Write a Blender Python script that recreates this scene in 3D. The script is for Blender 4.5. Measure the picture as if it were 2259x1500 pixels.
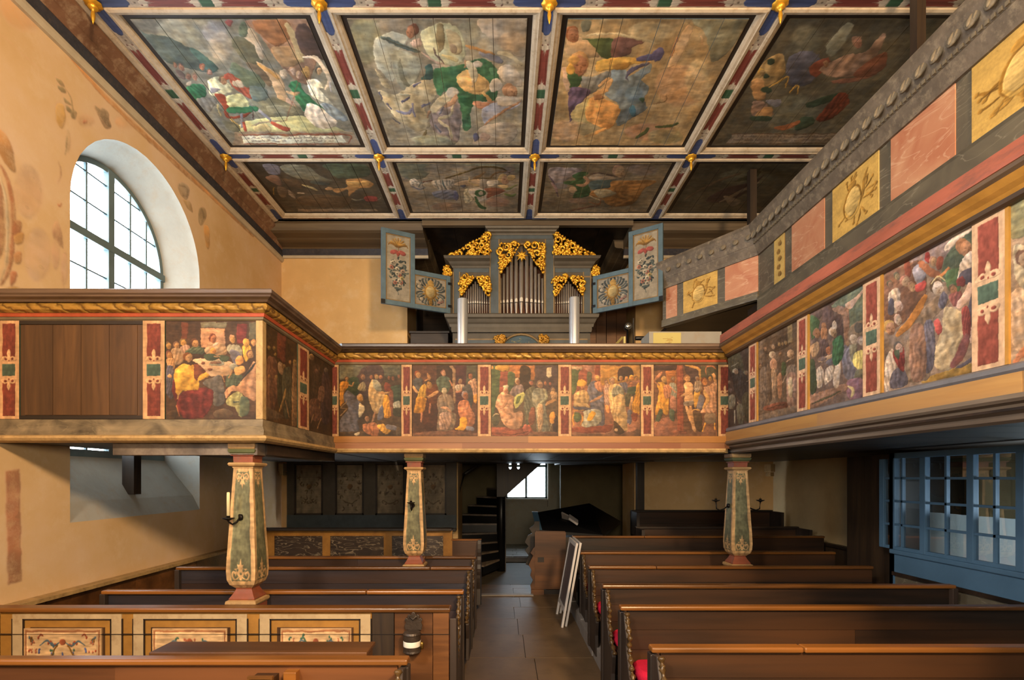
import bpy, math, random
import numpy as np
from mathutils import Vector
random.seed(7)
rng = np.random.default_rng(7)
for _o in list(bpy.data.objects): bpy.data.objects.remove(_o)
SC = bpy.context.scene
COL = SC.collection
EYE = 2.0          # camera height above the nave floor
FOC = 1120.0       # focal length in pixels of the 2259 x 1500 frame
CX, CY = 1112.0, 1055.0
# ---------------------------------------------------------------- camera
cam = bpy.data.cameras.new('camera'); camo = bpy.data.objects.new('camera', cam); COL.objects.link(camo)
camo.location = (0, 0, EYE); camo.rotation_euler = (math.pi/2, 0, 0)
cam.sensor_width = 36.0; cam.lens = FOC/2259*36.0
cam.shift_x = (1129.5-CX)/2259; cam.shift_y = (CY-750)/2259
cam.clip_start = 0.05; cam.clip_end = 200
SC.camera = camo
# ---------------------------------------------------------------- sky, lamp, added fill lights, exposure
w = bpy.data.worlds.new('sky'); SC.world = w; w.use_nodes = True
nt = w.node_tree; bg = nt.nodes['Background']
bg.inputs[0].default_value = (0.80, 0.90, 1.0, 1); bg.inputs[1].default_value = 13.0
def area(name, loc, target, size, power, col, shape='DISK', sy=None):
    l = bpy.data.lights.new(name, 'AREA'); l.energy = power; l.color = col; l.shape = shape; l.size = size
    if sy: l.size_y = sy
    o = bpy.data.objects.new(name, l); COL.objects.link(o); o.location = loc
    o.rotation_euler = (Vector(target)-Vector(loc)).to_track_quat('-Z', 'Y').to_euler()
    return o
WARM = (1.0, 0.68, 0.37)
LIGHTS = [area('chancel_lamp_right', (2.3, -2.3, 5.4), (-1.0, 7, 2.5), 0.8, 540, WARM),
         area('right_gallery_fill', (-2.6, -1.6, 5.2), (2.0, 5, 3.0), 0.8, 250, (1.0, 0.85, 0.68)),  # fill light added to brighten the right gallery, not a seen lamp
         area('ceiling_fill', (0.3, -0.5, 2.6), (0.0, 4.5, 7.0), 1.2, 170, (1.0, 0.84, 0.62))]  # unseen fill light added to brighten the ceiling
def portal(loc, rot, sx, sy):
    l = bpy.data.lights.new('window_portal', 'AREA'); l.shape = 'RECTANGLE'; l.size = sx; l.size_y = sy
    l.cycles.is_portal = True
    o = bpy.data.objects.new('window_portal', l); COL.objects.link(o); o.location = loc; o.rotation_euler = rot
    return o
SC.view_settings.view_transform = 'Standard'; SC.view_settings.look = 'None'
SC.view_settings.gamma = 1.0; SC.view_settings.use_curve_mapping = False
SC.view_settings.exposure = 0.45
SC.cycles.use_denoising = True
SC.cycles.max_bounces = 10; SC.cycles.diffuse_bounces = 6; SC.cycles.transparent_max_bounces = 12
SC.cycles.sample_clamp_indirect = 6.0
SC.cycles.caustics_reflective = False; SC.cycles.caustics_refractive = False

def P(px, py, Y):
    return Vector(((px-CX)*Y/FOC, Y, EYE+(CY-py)*Y/FOC))
def X_(px, Y): return (px-CX)*Y/FOC
def Z_(py, Y): return EYE+(CY-py)*Y/FOC

# ---------------------------------------------------------------- mesh builder
class MB:
    def __init__(s): s.v = []; s.f = []; s.uv = []; s.sm = []
    def vert(s, p): s.v.append(tuple(p)); return len(s.v)-1
    def face(s, ids, uv=None, smooth=False):
        s.f.append(tuple(ids)); s.uv.append(uv); s.sm.append(smooth)
    def poly(s, pts, uv=None, smooth=False):
        i = [s.vert(p) for p in pts]; s.face(i, uv, smooth); return s
    def box(s, x0, x1, y0, y1, z0, z1):
        if x0 > x1: x0, x1 = x1, x0
        if y0 > y1: y0, y1 = y1, y0
        if z0 > z1: z0, z1 = z1, z0
        b = len(s.v)
        for z in (z0, z1):
            for x, y in ((x0, y0), (x1, y0), (x1, y1), (x0, y1)): s.v.append((x, y, z))
        for f in ((0,3,2,1), (4,5,6,7), (0,1,5,4), (1,2,6,5), (2,3,7,6), (3,0,4,7)): s.face([b+i for i in f])
        return s
    def obox(s, o, ax, ay, az):
        """box from corner o spanned by three vectors"""
        o = Vector(o); ax = Vector(ax); ay = Vector(ay); az = Vector(az); b = len(s.v)
        flip = ax.cross(ay).dot(az) < 0
        for k in (0, 1):
            for i, j in ((0,0), (1,0), (1,1), (0,1)): s.v.append(tuple(o+ax*i+ay*j+az*k))
        for f in ((0,3,2,1), (4,5,6,7), (0,1,5,4), (1,2,6,5), (2,3,7,6), (3,0,4,7)):
            s.face([b+i for i in (f[::-1] if flip else f)])
        return s
    def prism(s, pts, d, smooth=False):
        """closed outline (3d points) extruded along vector d"""
        d = Vector(d); n = len(pts); b = len(s.v)
        pts = [Vector(p) for p in pts]
        nrm = Vector((0,0,0))
        for i in range(n): nrm += pts[i].cross(pts[(i+1) % n])
        if nrm.dot(d) > 0: pts = pts[::-1]
        for p in pts: s.v.append(tuple(p))
        for p in pts: s.v.append(tuple(p+d))
        s.face([b+i for i in range(n)]); s.face([b+n+i for i in range(n-1, -1, -1)])
        for i in range(n):
            j = (i+1) % n; s.face([b+j, b+i, b+n+i, b+n+j], smooth=smooth)
        return s
    def loft(s, rings, smooth=True, cap=True, closed=True):
        n = len(rings[0]); b = len(s.v)
        for r in rings:
            for p in r: s.v.append(tuple(p))
        for k in range(len(rings)-1):
            for i in range(n if closed else n-1):
                j = (i+1) % n
                s.face([b+k*n+i, b+k*n+j, b+(k+1)*n+j, b+(k+1)*n+i], smooth=smooth)
        if cap:
            s.face([b+i for i in range(n-1, -1, -1)]); s.face([b+(len(rings)-1)*n+i for i in range(n)])
        return s
    def lathe(s, c, prof, n=20, axis='Z', smooth=True):
        rings = []
        for r, h in prof:
            ring = []
            for i in range(n):
                a = 2*math.pi*i/n; u, v = r*math.cos(a), r*math.sin(a)
                ring.append((c[0]+u, c[1]+v, c[2]+h) if axis == 'Z' else ((c[0]+u, c[1]-h, c[2]+v) if axis == 'Y' else (c[0]+h, c[1]+u, c[2]+v)))
            rings.append(ring)
        return s.loft(rings, smooth)
    def tube(s, pts, r, n=8, flat=1.0, nrm=None, smooth=True):
        """tube along points; r float or list; flat squashes along nrm"""
        pts = [Vector(p) for p in pts]; m = len(pts)
        rs = r if isinstance(r, (list, tuple)) else [r]*m
        rings = []; up = Vector(nrm) if nrm is not None else None
        for k, p in enumerate(pts):
            t = (pts[min(k+1, m-1)]-pts[max(k-1, 0)])
            if t.length < 1e-9: t = Vector((0, 0, 1))
            t.normalize()
            u = up if up is not None else (Vector((0, 0, 1)) if abs(t.z) < .9 else Vector((1, 0, 0)))
            a = t.cross(u)
            if a.length < 1e-6: a = t.cross(Vector((0.3, 0.9, 0.1)))
            a.normalize(); b_ = a.cross(t).normalized()
            rings.append([p+a*rs[k]*math.cos(2*math.pi*i/n)+b_*rs[k]*flat*math.sin(2*math.pi*i/n) for i in range(n)])
        return s.loft(rings, smooth)
    def sphere(s, c, rx, ry, rz, n=12, m=8):
        rings = []
        for k in range(m+1):
            a = math.pi*k/m; q = max(math.sin(a), 1e-3)
            rings.append([(c[0]+rx*q*math.cos(2*math.pi*i/n), c[1]+ry*q*math.sin(2*math.pi*i/n), c[2]-rz*math.cos(a)) for i in range(n)])
        return s.loft(rings, True)
    def build(s, name, mat, parent=None, label=None, bevel=0.0, segs=2, kind=None):
        o0 = wloc(parent)
        me = bpy.data.meshes.new(name)
        vv = [(x-o0[0], y-o0[1], z-o0[2]) for x, y, z in s.v]
        me.from_pydata(vv, [], s.f)
        if any(u is not None for u in s.uv):
            uvl = me.uv_layers.new(name='UVMap'); k = 0
            for f, u in zip(s.f, s.uv):
                for i in range(len(f)):
                    uvl.data[k].uv = u[i] if u is not None else (0.5, 0.5); k += 1
        me.polygons.foreach_set('use_smooth', s.sm)
        me.materials.append(mat); me.update()
        o = bpy.data.objects.new(name, me); COL.objects.link(o)
        if parent is not None: o.parent = parent
        if label: o['label'] = label
        if kind: o['kind'] = kind
        if bevel:
            b = o.modifiers.new('bevel', 'BEVEL'); b.width = bevel; b.segments = segs; b.limit_method = 'ANGLE'; b.angle_limit = math.radians(35)
        return o
def wloc(o):
    x = Vector((0, 0, 0))
    while o is not None: x = x+o.location; o = o.parent
    return x
def thing(name, label, cat, loc, group=None):
    o = bpy.data.objects.new(name, None); COL.objects.link(o); o.location = loc
    o.empty_display_size = .1; o['label'] = label; o['category'] = cat
    if group: o['group'] = group
    return o
def tag(o, label, cat, group=None):
    o['label'] = label; o['category'] = cat
    if group: o['group'] = group
    return o
def sweep(mb, prof, path, i0=0, i1=None, dz=0.0, cap=True):
    """profile (offset outward to the right of travel, z) swept along a mitred plan path, segments i0..i1"""
    n = len(path); i1 = n-1 if i1 is None else i1; rings = []
    for i in range(i0, i1+1):
        p = Vector((path[i][0], path[i][1]))
        ds = []
        if i > 0: ds.append((p-Vector(path[i-1][:2])).normalized())
        if i < n-1: ds.append((Vector(path[i+1][:2])-p).normalized())
        ns = [Vector((d.y, -d.x)) for d in ds]
        if len(ns) == 2:
            m = (ns[0]+ns[1]); m = m/m.length_squared*2 if m.length > .3 else ns[0]
        else: m = ns[0]
        rings.append([(p.x+m.x*o, p.y+m.y*o, z+dz) for o, z in prof])
    mb.loft(rings, smooth=False, cap=cap, closed=True)
    return mb
# ---------------------------------------------------------------- materials
def lin(h):
    if isinstance(h, str):
        if len(h) == 3: h = ''.join(c*2 for c in h)
        c = [int(h[i:i+2], 16)/255 for i in (0, 2, 4)]
    else: c = h
    return [x/12.92 if x <= .04045 else ((x+.055)/1.055)**2.4 for x in c]
def base_mat(name, rough=.6, metal=0.0, spec=.5):
    m = bpy.data.materials.new(name); m.use_nodes = True
    b = m.node_tree.nodes['Principled BSDF']
    b.inputs['Roughness'].default_value = rough; b.inputs['Metallic'].default_value = metal
    b.inputs['Specular IOR Level'].default_value = spec
    return m, m.node_tree, b
def N(nt, t, **kw):
    n = nt.nodes.new(t)
    for k, v in kw.items():
        if k in n.inputs: n.inputs[k].default_value = v
        else: setattr(n, k, v)
    return n
def coords(nt, scale=(1, 1, 1), out='Object', rot=(0, 0, 0)):
    tc = N(nt, 'ShaderNodeTexCoord'); mp = N(nt, 'ShaderNodeMapping'); mp.inputs['Scale'].default_value = scale; mp.inputs['Rotation'].default_value = rot
    nt.links.new(tc.outputs[out], mp.inputs[0]); return mp.outputs[0]
def ramp(nt, fac, stops):
    r = N(nt, 'ShaderNodeValToRGB'); e = r.color_ramp.elements
    while len(e) < len(stops): e.new(.5)
    for el, (p, c) in zip(e, stops): el.position = p; el.color = (*c, 1)
    nt.links.new(fac, r.inputs[0]); return r.outputs[0]
def mixc(nt, fac, a, b, mode='MIX'):
    m = N(nt, 'ShaderNodeMix', data_type='RGBA', blend_type=mode); L = nt.links
    for inp, x in ((m.inputs[0], fac), (m.inputs[6], a), (m.inputs[7], b)):
        if isinstance(x, (int, float)): inp.default_value = x
        elif isinstance(x, (tuple, list)): inp.default_value = (*x[:3], 1)
        else: L.new(x, inp)
    return m.outputs[2]
def bump(nt, b, h, s=.3, d=.01):
    n = N(nt, 'ShaderNodeBump'); n.inputs['Strength'].default_value = s; n.inputs['Distance'].default_value = d
    nt.links.new(h, n.inputs['Height']); nt.links.new(n.outputs[0], b.inputs['Normal'])
def sc(c, k): return tuple(min(1, x*k) for x in c)
def paint(name, hx, rough=.6, var=.25, scale=6, bmp=.15, metal=0.0, gain=1.0, spec=.4, stretch=(1, 1, 1), wear=None, wearamt=.5):
    """plain paint / stone / metal with blotches, fine grain and optional wear colour"""
    m, nt, b = base_mat(name, rough, metal, spec); c = sc(lin(hx), gain)
    co = coords(nt, tuple(s*scale for s in stretch))
    n1 = N(nt, 'ShaderNodeTexNoise', Scale=1.0, Detail=6.0, Roughness=.62); nt.links.new(co, n1.inputs[0])
    col = ramp(nt, n1.outputs[0], [(.28, sc(c, 1-var)), (.72, sc(c, 1+var))])
    if wear:
        n2 = N(nt, 'ShaderNodeTexNoise', Scale=2.3, Detail=8.0, Roughness=.7); nt.links.new(co, n2.inputs[0])
        f = ramp(nt, n2.outputs[0], [(.5, (0, 0, 0)), (.68, (wearamt,)*3)])
        col = mixc(nt, f, col, tuple(lin(wear)))
    nt.links.new(col, b.inputs['Base Color'])
    if bmp:
        n3 = N(nt, 'ShaderNodeTexNoise', Scale=5.0, Detail=5.0); nt.links.new(co, n3.inputs[0]); bump(nt, b, n3.outputs[0], bmp)
    return m
def wood(name, h1, h2, axis='X', rough=.45, scale=1.0, gain=1.0, bmp=.2, knots=True, spec=.5, h3=None):
    m, nt, b = base_mat(name, rough, 0, spec); c1, c2 = sc(lin(h1), gain), sc(lin(h2), gain)
    s = {'X': (1.1, 14, 14), 'Y': (14, 1.1, 14), 'Z': (14, 14, 1.1)}[axis]
    co = coords(nt, tuple(k*scale for k in s))
    oi = N(nt, 'ShaderNodeObjectInfo'); ad = N(nt, 'ShaderNodeVectorMath', operation='ADD'); nt.links.new(co, ad.inputs[0])
    ml = N(nt, 'ShaderNodeVectorMath', operation='SCALE'); ml.inputs[0].default_value = (13, 17, 11); nt.links.new(oi.outputs['Random'], ml.inputs['Scale']); nt.links.new(ml.outputs[0], ad.inputs[1])
    co = ad.outputs[0]
    n1 = N(nt, 'ShaderNodeTexNoise', Scale=1.0, Detail=7.0, Roughness=.6, Distortion=.6); nt.links.new(co, n1.inputs[0])
    col = ramp(nt, n1.outputs[0], [(.3, c1), (.7, c2)])
    n2 = N(nt, 'ShaderNodeTexNoise', Scale=.25, Detail=4.0); nt.links.new(co, n2.inputs[0])
    f = ramp(nt, n2.outputs[0], [(.42, (0, 0, 0)), (.66, (1, 1, 1))])
    col = mixc(nt, f, col, sc(lin(h3), gain) if h3 else sc(c1, .55))
    v = N(nt, 'ShaderNodeHueSaturation'); nt.links.new(col, v.inputs['Color'])
    mr = N(nt, 'ShaderNodeMapRange'); mr.inputs[3].default_value = .8; mr.inputs[4].default_value = 1.2
    nt.links.new(oi.outputs['Random'], mr.inputs[0]); nt.links.new(mr.outputs[0], v.inputs['Value'])
    nt.links.new(v.outputs[0], b.inputs['Base Color'])
    bump(nt, b, n1.outputs[0], bmp, .006)
    return m
def marble(name, h1, h2, hv, scale=3.0, rough=.5, gain=1.0, rot=(0, .6, .3), vein=.8, width=.03):
    m, nt, b = base_mat(name, rough); co = coords(nt, (scale, scale, scale), rot=rot)
    n1 = N(nt, 'ShaderNodeTexNoise', Scale=1.0, Detail=6.0, Distortion=1.2); nt.links.new(co, n1.inputs[0])
    col = ramp(nt, n1.outputs[0], [(.3, sc(lin(h1), gain)), (.7, sc(lin(h2), gain))])
    co2 = coords(nt, (scale*.5, scale*.5, scale*2.2), rot=(.2, .7, .5))
    n2 = N(nt, 'ShaderNodeTexNoise', Scale=1.1, Detail=3.0, Distortion=1.5); nt.links.new(co2, n2.inputs[0])
    f = ramp(nt, n2.outputs[0], [(.5-width, (0, 0, 0)), (.5, (vein,)*3), (.5+width, (0, 0, 0))])
    col = mixc(nt, f, col, sc(lin(hv), gain)); nt.links.new(col, b.inputs['Base Color'])
    return m
def pic(name, img, gain=(1, 1, 1), rough=.55, bmp=.12, spec=.3, grain=(3, 40, 40)):
    """painted picture (image made by the painter below) with fine procedural grain"""
    m, nt, b = base_mat(name, rough, 0, spec)
    t = N(nt, 'ShaderNodeTexImage'); t.image = img; t.extension = 'EXTEND'
    uv = N(nt, 'ShaderNodeUVMap'); nt.links.new(uv.outputs[0], t.inputs[0])
    co = coords(nt, grain); n = N(nt, 'ShaderNodeTexNoise', Scale=1.0, Detail=5.0); nt.links.new(co, n.inputs[0])
    g = ramp(nt, n.outputs[0], [(.3, (.82,)*3), (.7, (1.12 if False else 1.0,)*3)])
    mu = N(nt, 'ShaderNodeVectorMath', operation='MULTIPLY'); nt.links.new(t.outputs[0], mu.inputs[0]); mu.inputs[1].default_value = gain
    m2 = N(nt, 'ShaderNodeVectorMath', operation='MULTIPLY'); nt.links.new(mu.outputs[0], m2.inputs[0]); nt.links.new(g, m2.inputs[1])
    nt.links.new(m2.outputs[0], b.inputs['Base Color']); bump(nt, b, n.outputs[0], bmp, .004)
    return m
def glass(name, tint=(.92, .96, .97), refl=.08, rough=.02):
    m = bpy.data.materials.new(name); m.use_nodes = True; nt = m.node_tree; nt.nodes.remove(nt.nodes['Principled BSDF'])
    tr = N(nt, 'ShaderNodeBsdfTransparent'); tr.inputs[0].default_value = (*tint, 1)
    gl = N(nt, 'ShaderNodeBsdfGlossy'); gl.inputs['Roughness'].default_value = rough
    fr = N(nt, 'ShaderNodeLayerWeight'); fr.inputs[0].default_value = .25
    mr = N(nt, 'ShaderNodeMapRange'); mr.inputs[3].default_value = refl; mr.inputs[4].default_value = .7; nt.links.new(fr.outputs['Fresnel'], mr.inputs[0])
    mx = N(nt, 'ShaderNodeMixShader'); nt.links.new(mr.outputs[0], mx.inputs[0]); nt.links.new(tr.outputs[0], mx.inputs[1]); nt.links.new(gl.outputs[0], mx.inputs[2])
    nt.links.new(mx.outputs[0], nt.nodes['Material Output'].inputs[0]); return m
# ---------------------------------------------------------------- painter: flat pictures, drawn stroke by stroke in code
def hexc(h): return np.array([int(c*2, 16)/255 for c in h]) if len(h) == 3 else np.array([int(h[i:i+2], 16)/255 for i in (0, 2, 4)])
def vnoise(h, w, cells, octaves=4, aspect=1.0):
    out = np.zeros((h, w)); amp = 1.0; tot = 0
    for o in range(octaves):
        gy = max(2, int(cells*2**o)); gx = max(2, int(cells*aspect*2**o))
        g = rng.random((gy+1, gx+1))
        y = np.linspace(0, gy-1e-6, h); x = np.linspace(0, gx-1e-6, w)
        yi = y.astype(int); xi = x.astype(int); fy = (y-yi)[:, None]; fx = (x-xi)[None, :]
        fy = fy*fy*(3-2*fy); fx = fx*fx*(3-2*fx)
        a = g[yi][:, xi]*(1-fx)+g[yi][:, xi+1]*fx; b = g[yi+1][:, xi]*(1-fx)+g[yi+1][:, xi+1]*fx
        out += amp*(a*(1-fy)+b*fy); tot += amp; amp *= .5
    return out/tot
def homography(src):
    """matrix taking 4 source points (TL,TR,BR,BL) to the unit square, v down"""
    dst = [(0, 0), (1, 0), (1, 1), (0, 1)]; A = []; B = []
    for (x, y), (u, v) in zip(src, dst):
        A.append([x, y, 1, 0, 0, 0, -u*x, -u*y]); B.append(u)
        A.append([0, 0, 0, x, y, 1, -v*x, -v*y]); B.append(v)
    h = np.linalg.solve(np.array(A, float), np.array(B, float)); return np.append(h, 1).reshape(3, 3)
def smooth_pts(p, k=5):
    n = len(p)
    if n < 3: return p
    out = []
    for i in range(n):
        a, b, c, d = p[i-1], p[i], p[(i+1) % n], p[(i+2) % n]
        for t in np.arange(k)/k:
            out.append(.5*((2*b)+(c-a)*t+(2*a-5*b+4*c-d)*t*t+(3*b-a-3*c+d)*t**3))
    return np.array(out)
def smooth_line(p, k=6):
    if len(p) < 3: return p
    q = np.vstack([2*p[0]-p[1], p, 2*p[-1]-p[-2]]); out = []
    for i in range(1, len(q)-2):
        a, b, c, d = q[i-1:i+3]
        for t in np.arange(k)/k:
            out.append(.5*((2*b)+(c-a)*t+(2*a-5*b+4*c-d)*t*t+(3*b-a-3*c+d)*t**3))
    out.append(p[-1]); return np.array(out)
class Canvas:
    def __init__(s, W, H, bg, quad=None, age=.16, streak=(3, .35)):
        s.W, s.H = W, H
        s.a = np.ones((H, W, 3))*hexc(bg); s.M = homography(quad) if quad is not None else None
        n = vnoise(H, W, 5, 5); s.a *= (1+(n-.5)*.55)[..., None]
        s.cov = np.zeros((H, W)); s.age = age
        s.wx = (vnoise(H, W, 10, 2)-.5); s.wy = (vnoise(H, W, 10, 2)-.5)
        s.fold = vnoise(H, W, 7, 3); s.br = vnoise(H, W, 30, 2, .35)
    def T(s, pts):
        p = np.array(pts, float).reshape(-1, 2)
        if s.M is not None:
            q = np.c_[p, np.ones(len(p))] @ s.M.T; p = q[:, :2]/q[:, 2:]
            p = p*[s.W, s.H]
        return p
    def ops(s, txt):
        for line in txt.replace(';', '\n').split('\n'):
            t = line.split()
            if not t: continue
            c, col = t[0], t[1]
            if c == 'h': s.head(col, *[float(x) for x in t[2:5]], t[5], *(float(x) for x in t[6:])); continue
            if c == 'g': s.figure(col, float(t[2]), float(t[3]), float(t[4]), t[5]); continue
            v = [float(x) for x in t[2:]]
            if c == 'p': s.poly(v, col)
            elif c == 'q': s.poly(v, col, smooth=False, shade=.12)
            elif c == 'd': s.poly(v, col, folds=1.0)
            elif c == 'e': s.ell(v, col)
            elif c == 's': s.stroke(v[1:], v[0], col)
            elif c == 'b': s.ell(v, col, soft=.9, alpha=.6)
        return s
    def ell(s, v, col, **kw):
        cx, cy, rx, ry = v[:4]; a = math.radians(v[4]) if len(v) > 4 else 0; t = np.linspace(0, 2*math.pi, 17)[:-1]
        x = rx*np.cos(t); y = ry*np.sin(t)
        pts = np.c_[cx+x*math.cos(a)-y*math.sin(a), cy+x*math.sin(a)+y*math.cos(a)].ravel()
        s.poly(pts, col, **kw)
    def mask(s, q, soft):
        pad = 3+int(soft*2); x0 = max(0, int(q[:, 0].min())-pad); x1 = min(s.W, int(q[:, 0].max())+pad+1)
        y0 = max(0, int(q[:, 1].min())-pad); y1 = min(s.H, int(q[:, 1].max())+pad+1)
        if x1 <= x0 or y1 <= y0: return None
        X, Y = np.meshgrid(np.arange(x0, x1)+.5, np.arange(y0, y1)+.5)
        X = X+s.wx[y0:y1, x0:x1]*5; Y = Y+s.wy[y0:y1, x0:x1]*5
        ins = np.zeros(X.shape, bool); n = len(q)
        for i in range(n):
            xa, ya = q[i]; xb, yb = q[(i+1) % n]
            if ya == yb: continue
            c = ((ya > Y) != (yb > Y)) & (X < (xb-xa)*(Y-ya)/(yb-ya)+xa); ins ^= c
        m = ins.astype(float)
        for _ in range(max(1, int(soft))): m = blur(m)
        return m, x0, x1, y0, y1
    def poly(s, v, col, smooth=True, folds=0.0, shade=.30, soft=1, alpha=1.0):
        p = np.array(v, float).reshape(-1, 2)
        q = s.T(smooth_pts(p) if smooth else p)
        if soft == .9:
            ext = q.max(0)-q.min(0); soft = max(2, int(min(ext)*.16))
        r = s.mask(q, soft)
        if r is None: return
        m, x0, x1, y0, y1 = r; c = hexc(col)
        h, w = m.shape; gx = np.linspace(1, -1, w)[None, :]; gy = np.linspace(1, -1, h)[:, None]
        L = 1+shade*(.45*gx+.4*gy)+(s.br[y0:y1, x0:x1]-.5)*.36
        if folds:
            ext = q.max(0)-q.min(0); X, Y = np.meshgrid(np.arange(w), np.arange(h)); per = max(7, min(ext)*.30)
            d = X*.94+Y*.22*math.copysign(1, sum(map(ord, col)) % 2-.5) if ext[1] > ext[0]*.7 else X*.45+Y*.8
            wv = np.sin(2*math.pi*d/per+s.fold[y0:y1, x0:x1]*14)
            L = L*(1+.15*folds*wv*np.where(wv > 0, .7, 1))
        # darker lower-right contour, lighter upper-left
        e = m-np.roll(np.roll(m, 2, 0), 2, 1); L = L*(1+np.clip(e, -1, 1)*.12)
        e2 = m-np.roll(np.roll(m, -2, 0), -2, 1); L = L*(1-np.clip(e2, 0, 1)*.26)
        k = (m*alpha)[..., None]
        s.a[y0:y1, x0:x1] = s.a[y0:y1, x0:x1]*(1-k)+np.clip(c*L[..., None], 0, 1)*k
        s.cov[y0:y1, x0:x1] = np.maximum(s.cov[y0:y1, x0:x1], m*alpha)
    def stroke(s, v, wd, col):
        p = smooth_line(np.array(v, float).reshape(-1, 2)); n = len(p)
        t = np.gradient(p, axis=0); t /= (np.linalg.norm(t, axis=1)[:, None]+1e-9); nn = np.c_[-t[:, 1], t[:, 0]]
        ww = wd*.5*(1-.55*np.abs(np.linspace(-1, 1, n))**3)[:, None]
        s.poly(np.vstack([p+nn*ww, (p-nn*ww)[::-1]]).ravel(), col, smooth=False, shade=.2)
    def head(s, col, x, y, r, hair, dx=0.25, dy=0.1):
        c = hexc(col)*.88; col = ''.join('%02x' % int(k*255) for k in c); dk = ''.join('%02x' % int(max(0, min(255, k*255))) for k in c*np.array([.55, .45, .4])); lt = ''.join('%02x' % int(min(255, k*255)) for k in c*1.22)
        s.ell([x-dx*r*.55, y-r*.20, r*.86, r*.95], hair); s.ell([x+dx*r*.3, y+r*.10, r*.70, r*.92], col)
        s.ell([x+dx*r*.2-r*.15, y-r*.25, r*.4, r*.3], lt, alpha=.4)
        if r*s.W/ (abs(s.T([x+1, y])[0][0]-s.T([x, y])[0][0])*0+s.W) > 0:
            ex = x+dx*r*.7
            for k in (-1, 1): s.ell([ex+k*r*.3, y+r*.02, r*.16, r*.10], dk, alpha=.5)
            s.ell([ex+r*.05, y+r*.32, r*.09, r*.22], dk, alpha=.5); s.ell([ex, y+r*.62, r*.24, r*.09], dk, alpha=.45)
    def figure(s, robe, x, y, h, hair):
        r = h*.075; s.poly([x-h*.10, y+r*2.1, x+h*.10, y+r*2.0, x+h*.16, y+h*.5, x+h*.14, y+h, x-h*.15, y+h, x-h*.16, y+h*.45], robe, folds=.8)
        s.head('b85', x, y+r, r, hair)
    def image(s, name, alpha=False):
        H, W = s.H, s.W; a = s.a
        if s.M is not None:
            b = np.stack([blur(a[..., k]) for k in range(3)], -1); a = .6*a+.4*b; mu = a.mean((0, 1)); a = a*.72+.28*(.5*mu+.5*a.mean(-1, keepdims=True)*np.array([1.06, 1.0, .88]))
        if s.M is not None or alpha:
            k = min(H, W)/350 if not alpha else .5; w1, w2, w3, w4 = vnoise(H, W, 55, 2)-.5, vnoise(H, W, 55, 2)-.5, vnoise(H, W, 14, 2)-.5, vnoise(H, W, 14, 2)-.5
            yy, xx = np.mgrid[0:H, 0:W]
            xi = np.clip(xx+(w1*4.5+w3*5)*k, 0, W-1).astype(int); yi = np.clip(yy+(w2*4.5+w4*5)*k, 0, H-1).astype(int); a = a[yi, xi]; s.cov = s.cov[yi, xi]
            g = vnoise(H, W, 26, 3); g2 = vnoise(H, W, 60, 2, .4); a = a*(1+(g-.5)[..., None]*.34)*(1+(g2-.5)[..., None]*.26)
            a = a*(1+(vnoise(H, W, 20, 2)-.5)[..., None]*np.array([.10, 0, -.16]))
        n = vnoise(H, W, 6, 5); st = vnoise(H, W, 40, 2, .06)
        a = a*(1+(n-.5)[..., None]*s.age*2.2)*(1+(st-.5)[..., None]*s.age)
        cr = (vnoise(H, W, 90, 1) > .93)*.12*(s.age > 0); a = a*(1-cr[..., None])
        a = np.clip(a, 0, 1); im = bpy.data.images.new(name, W, H, alpha=True)
        o = np.ones((H, W, 4), np.float32); o[..., :3] = a
        if alpha: o[..., 3] = np.clip(blur(blur(s.cov)), 0, 1)*.85
        im.pixels.foreach_set(np.ascontiguousarray(o[::-1]).ravel()); im.pack() if False else None
        im.update(); return im
def blur(m):
    m = (m+np.roll(m, 1, 0)+np.roll(m, -1, 0))/3; return (m+np.roll(m, 1, 1)+np.roll(m, -1, 1))/3
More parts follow.
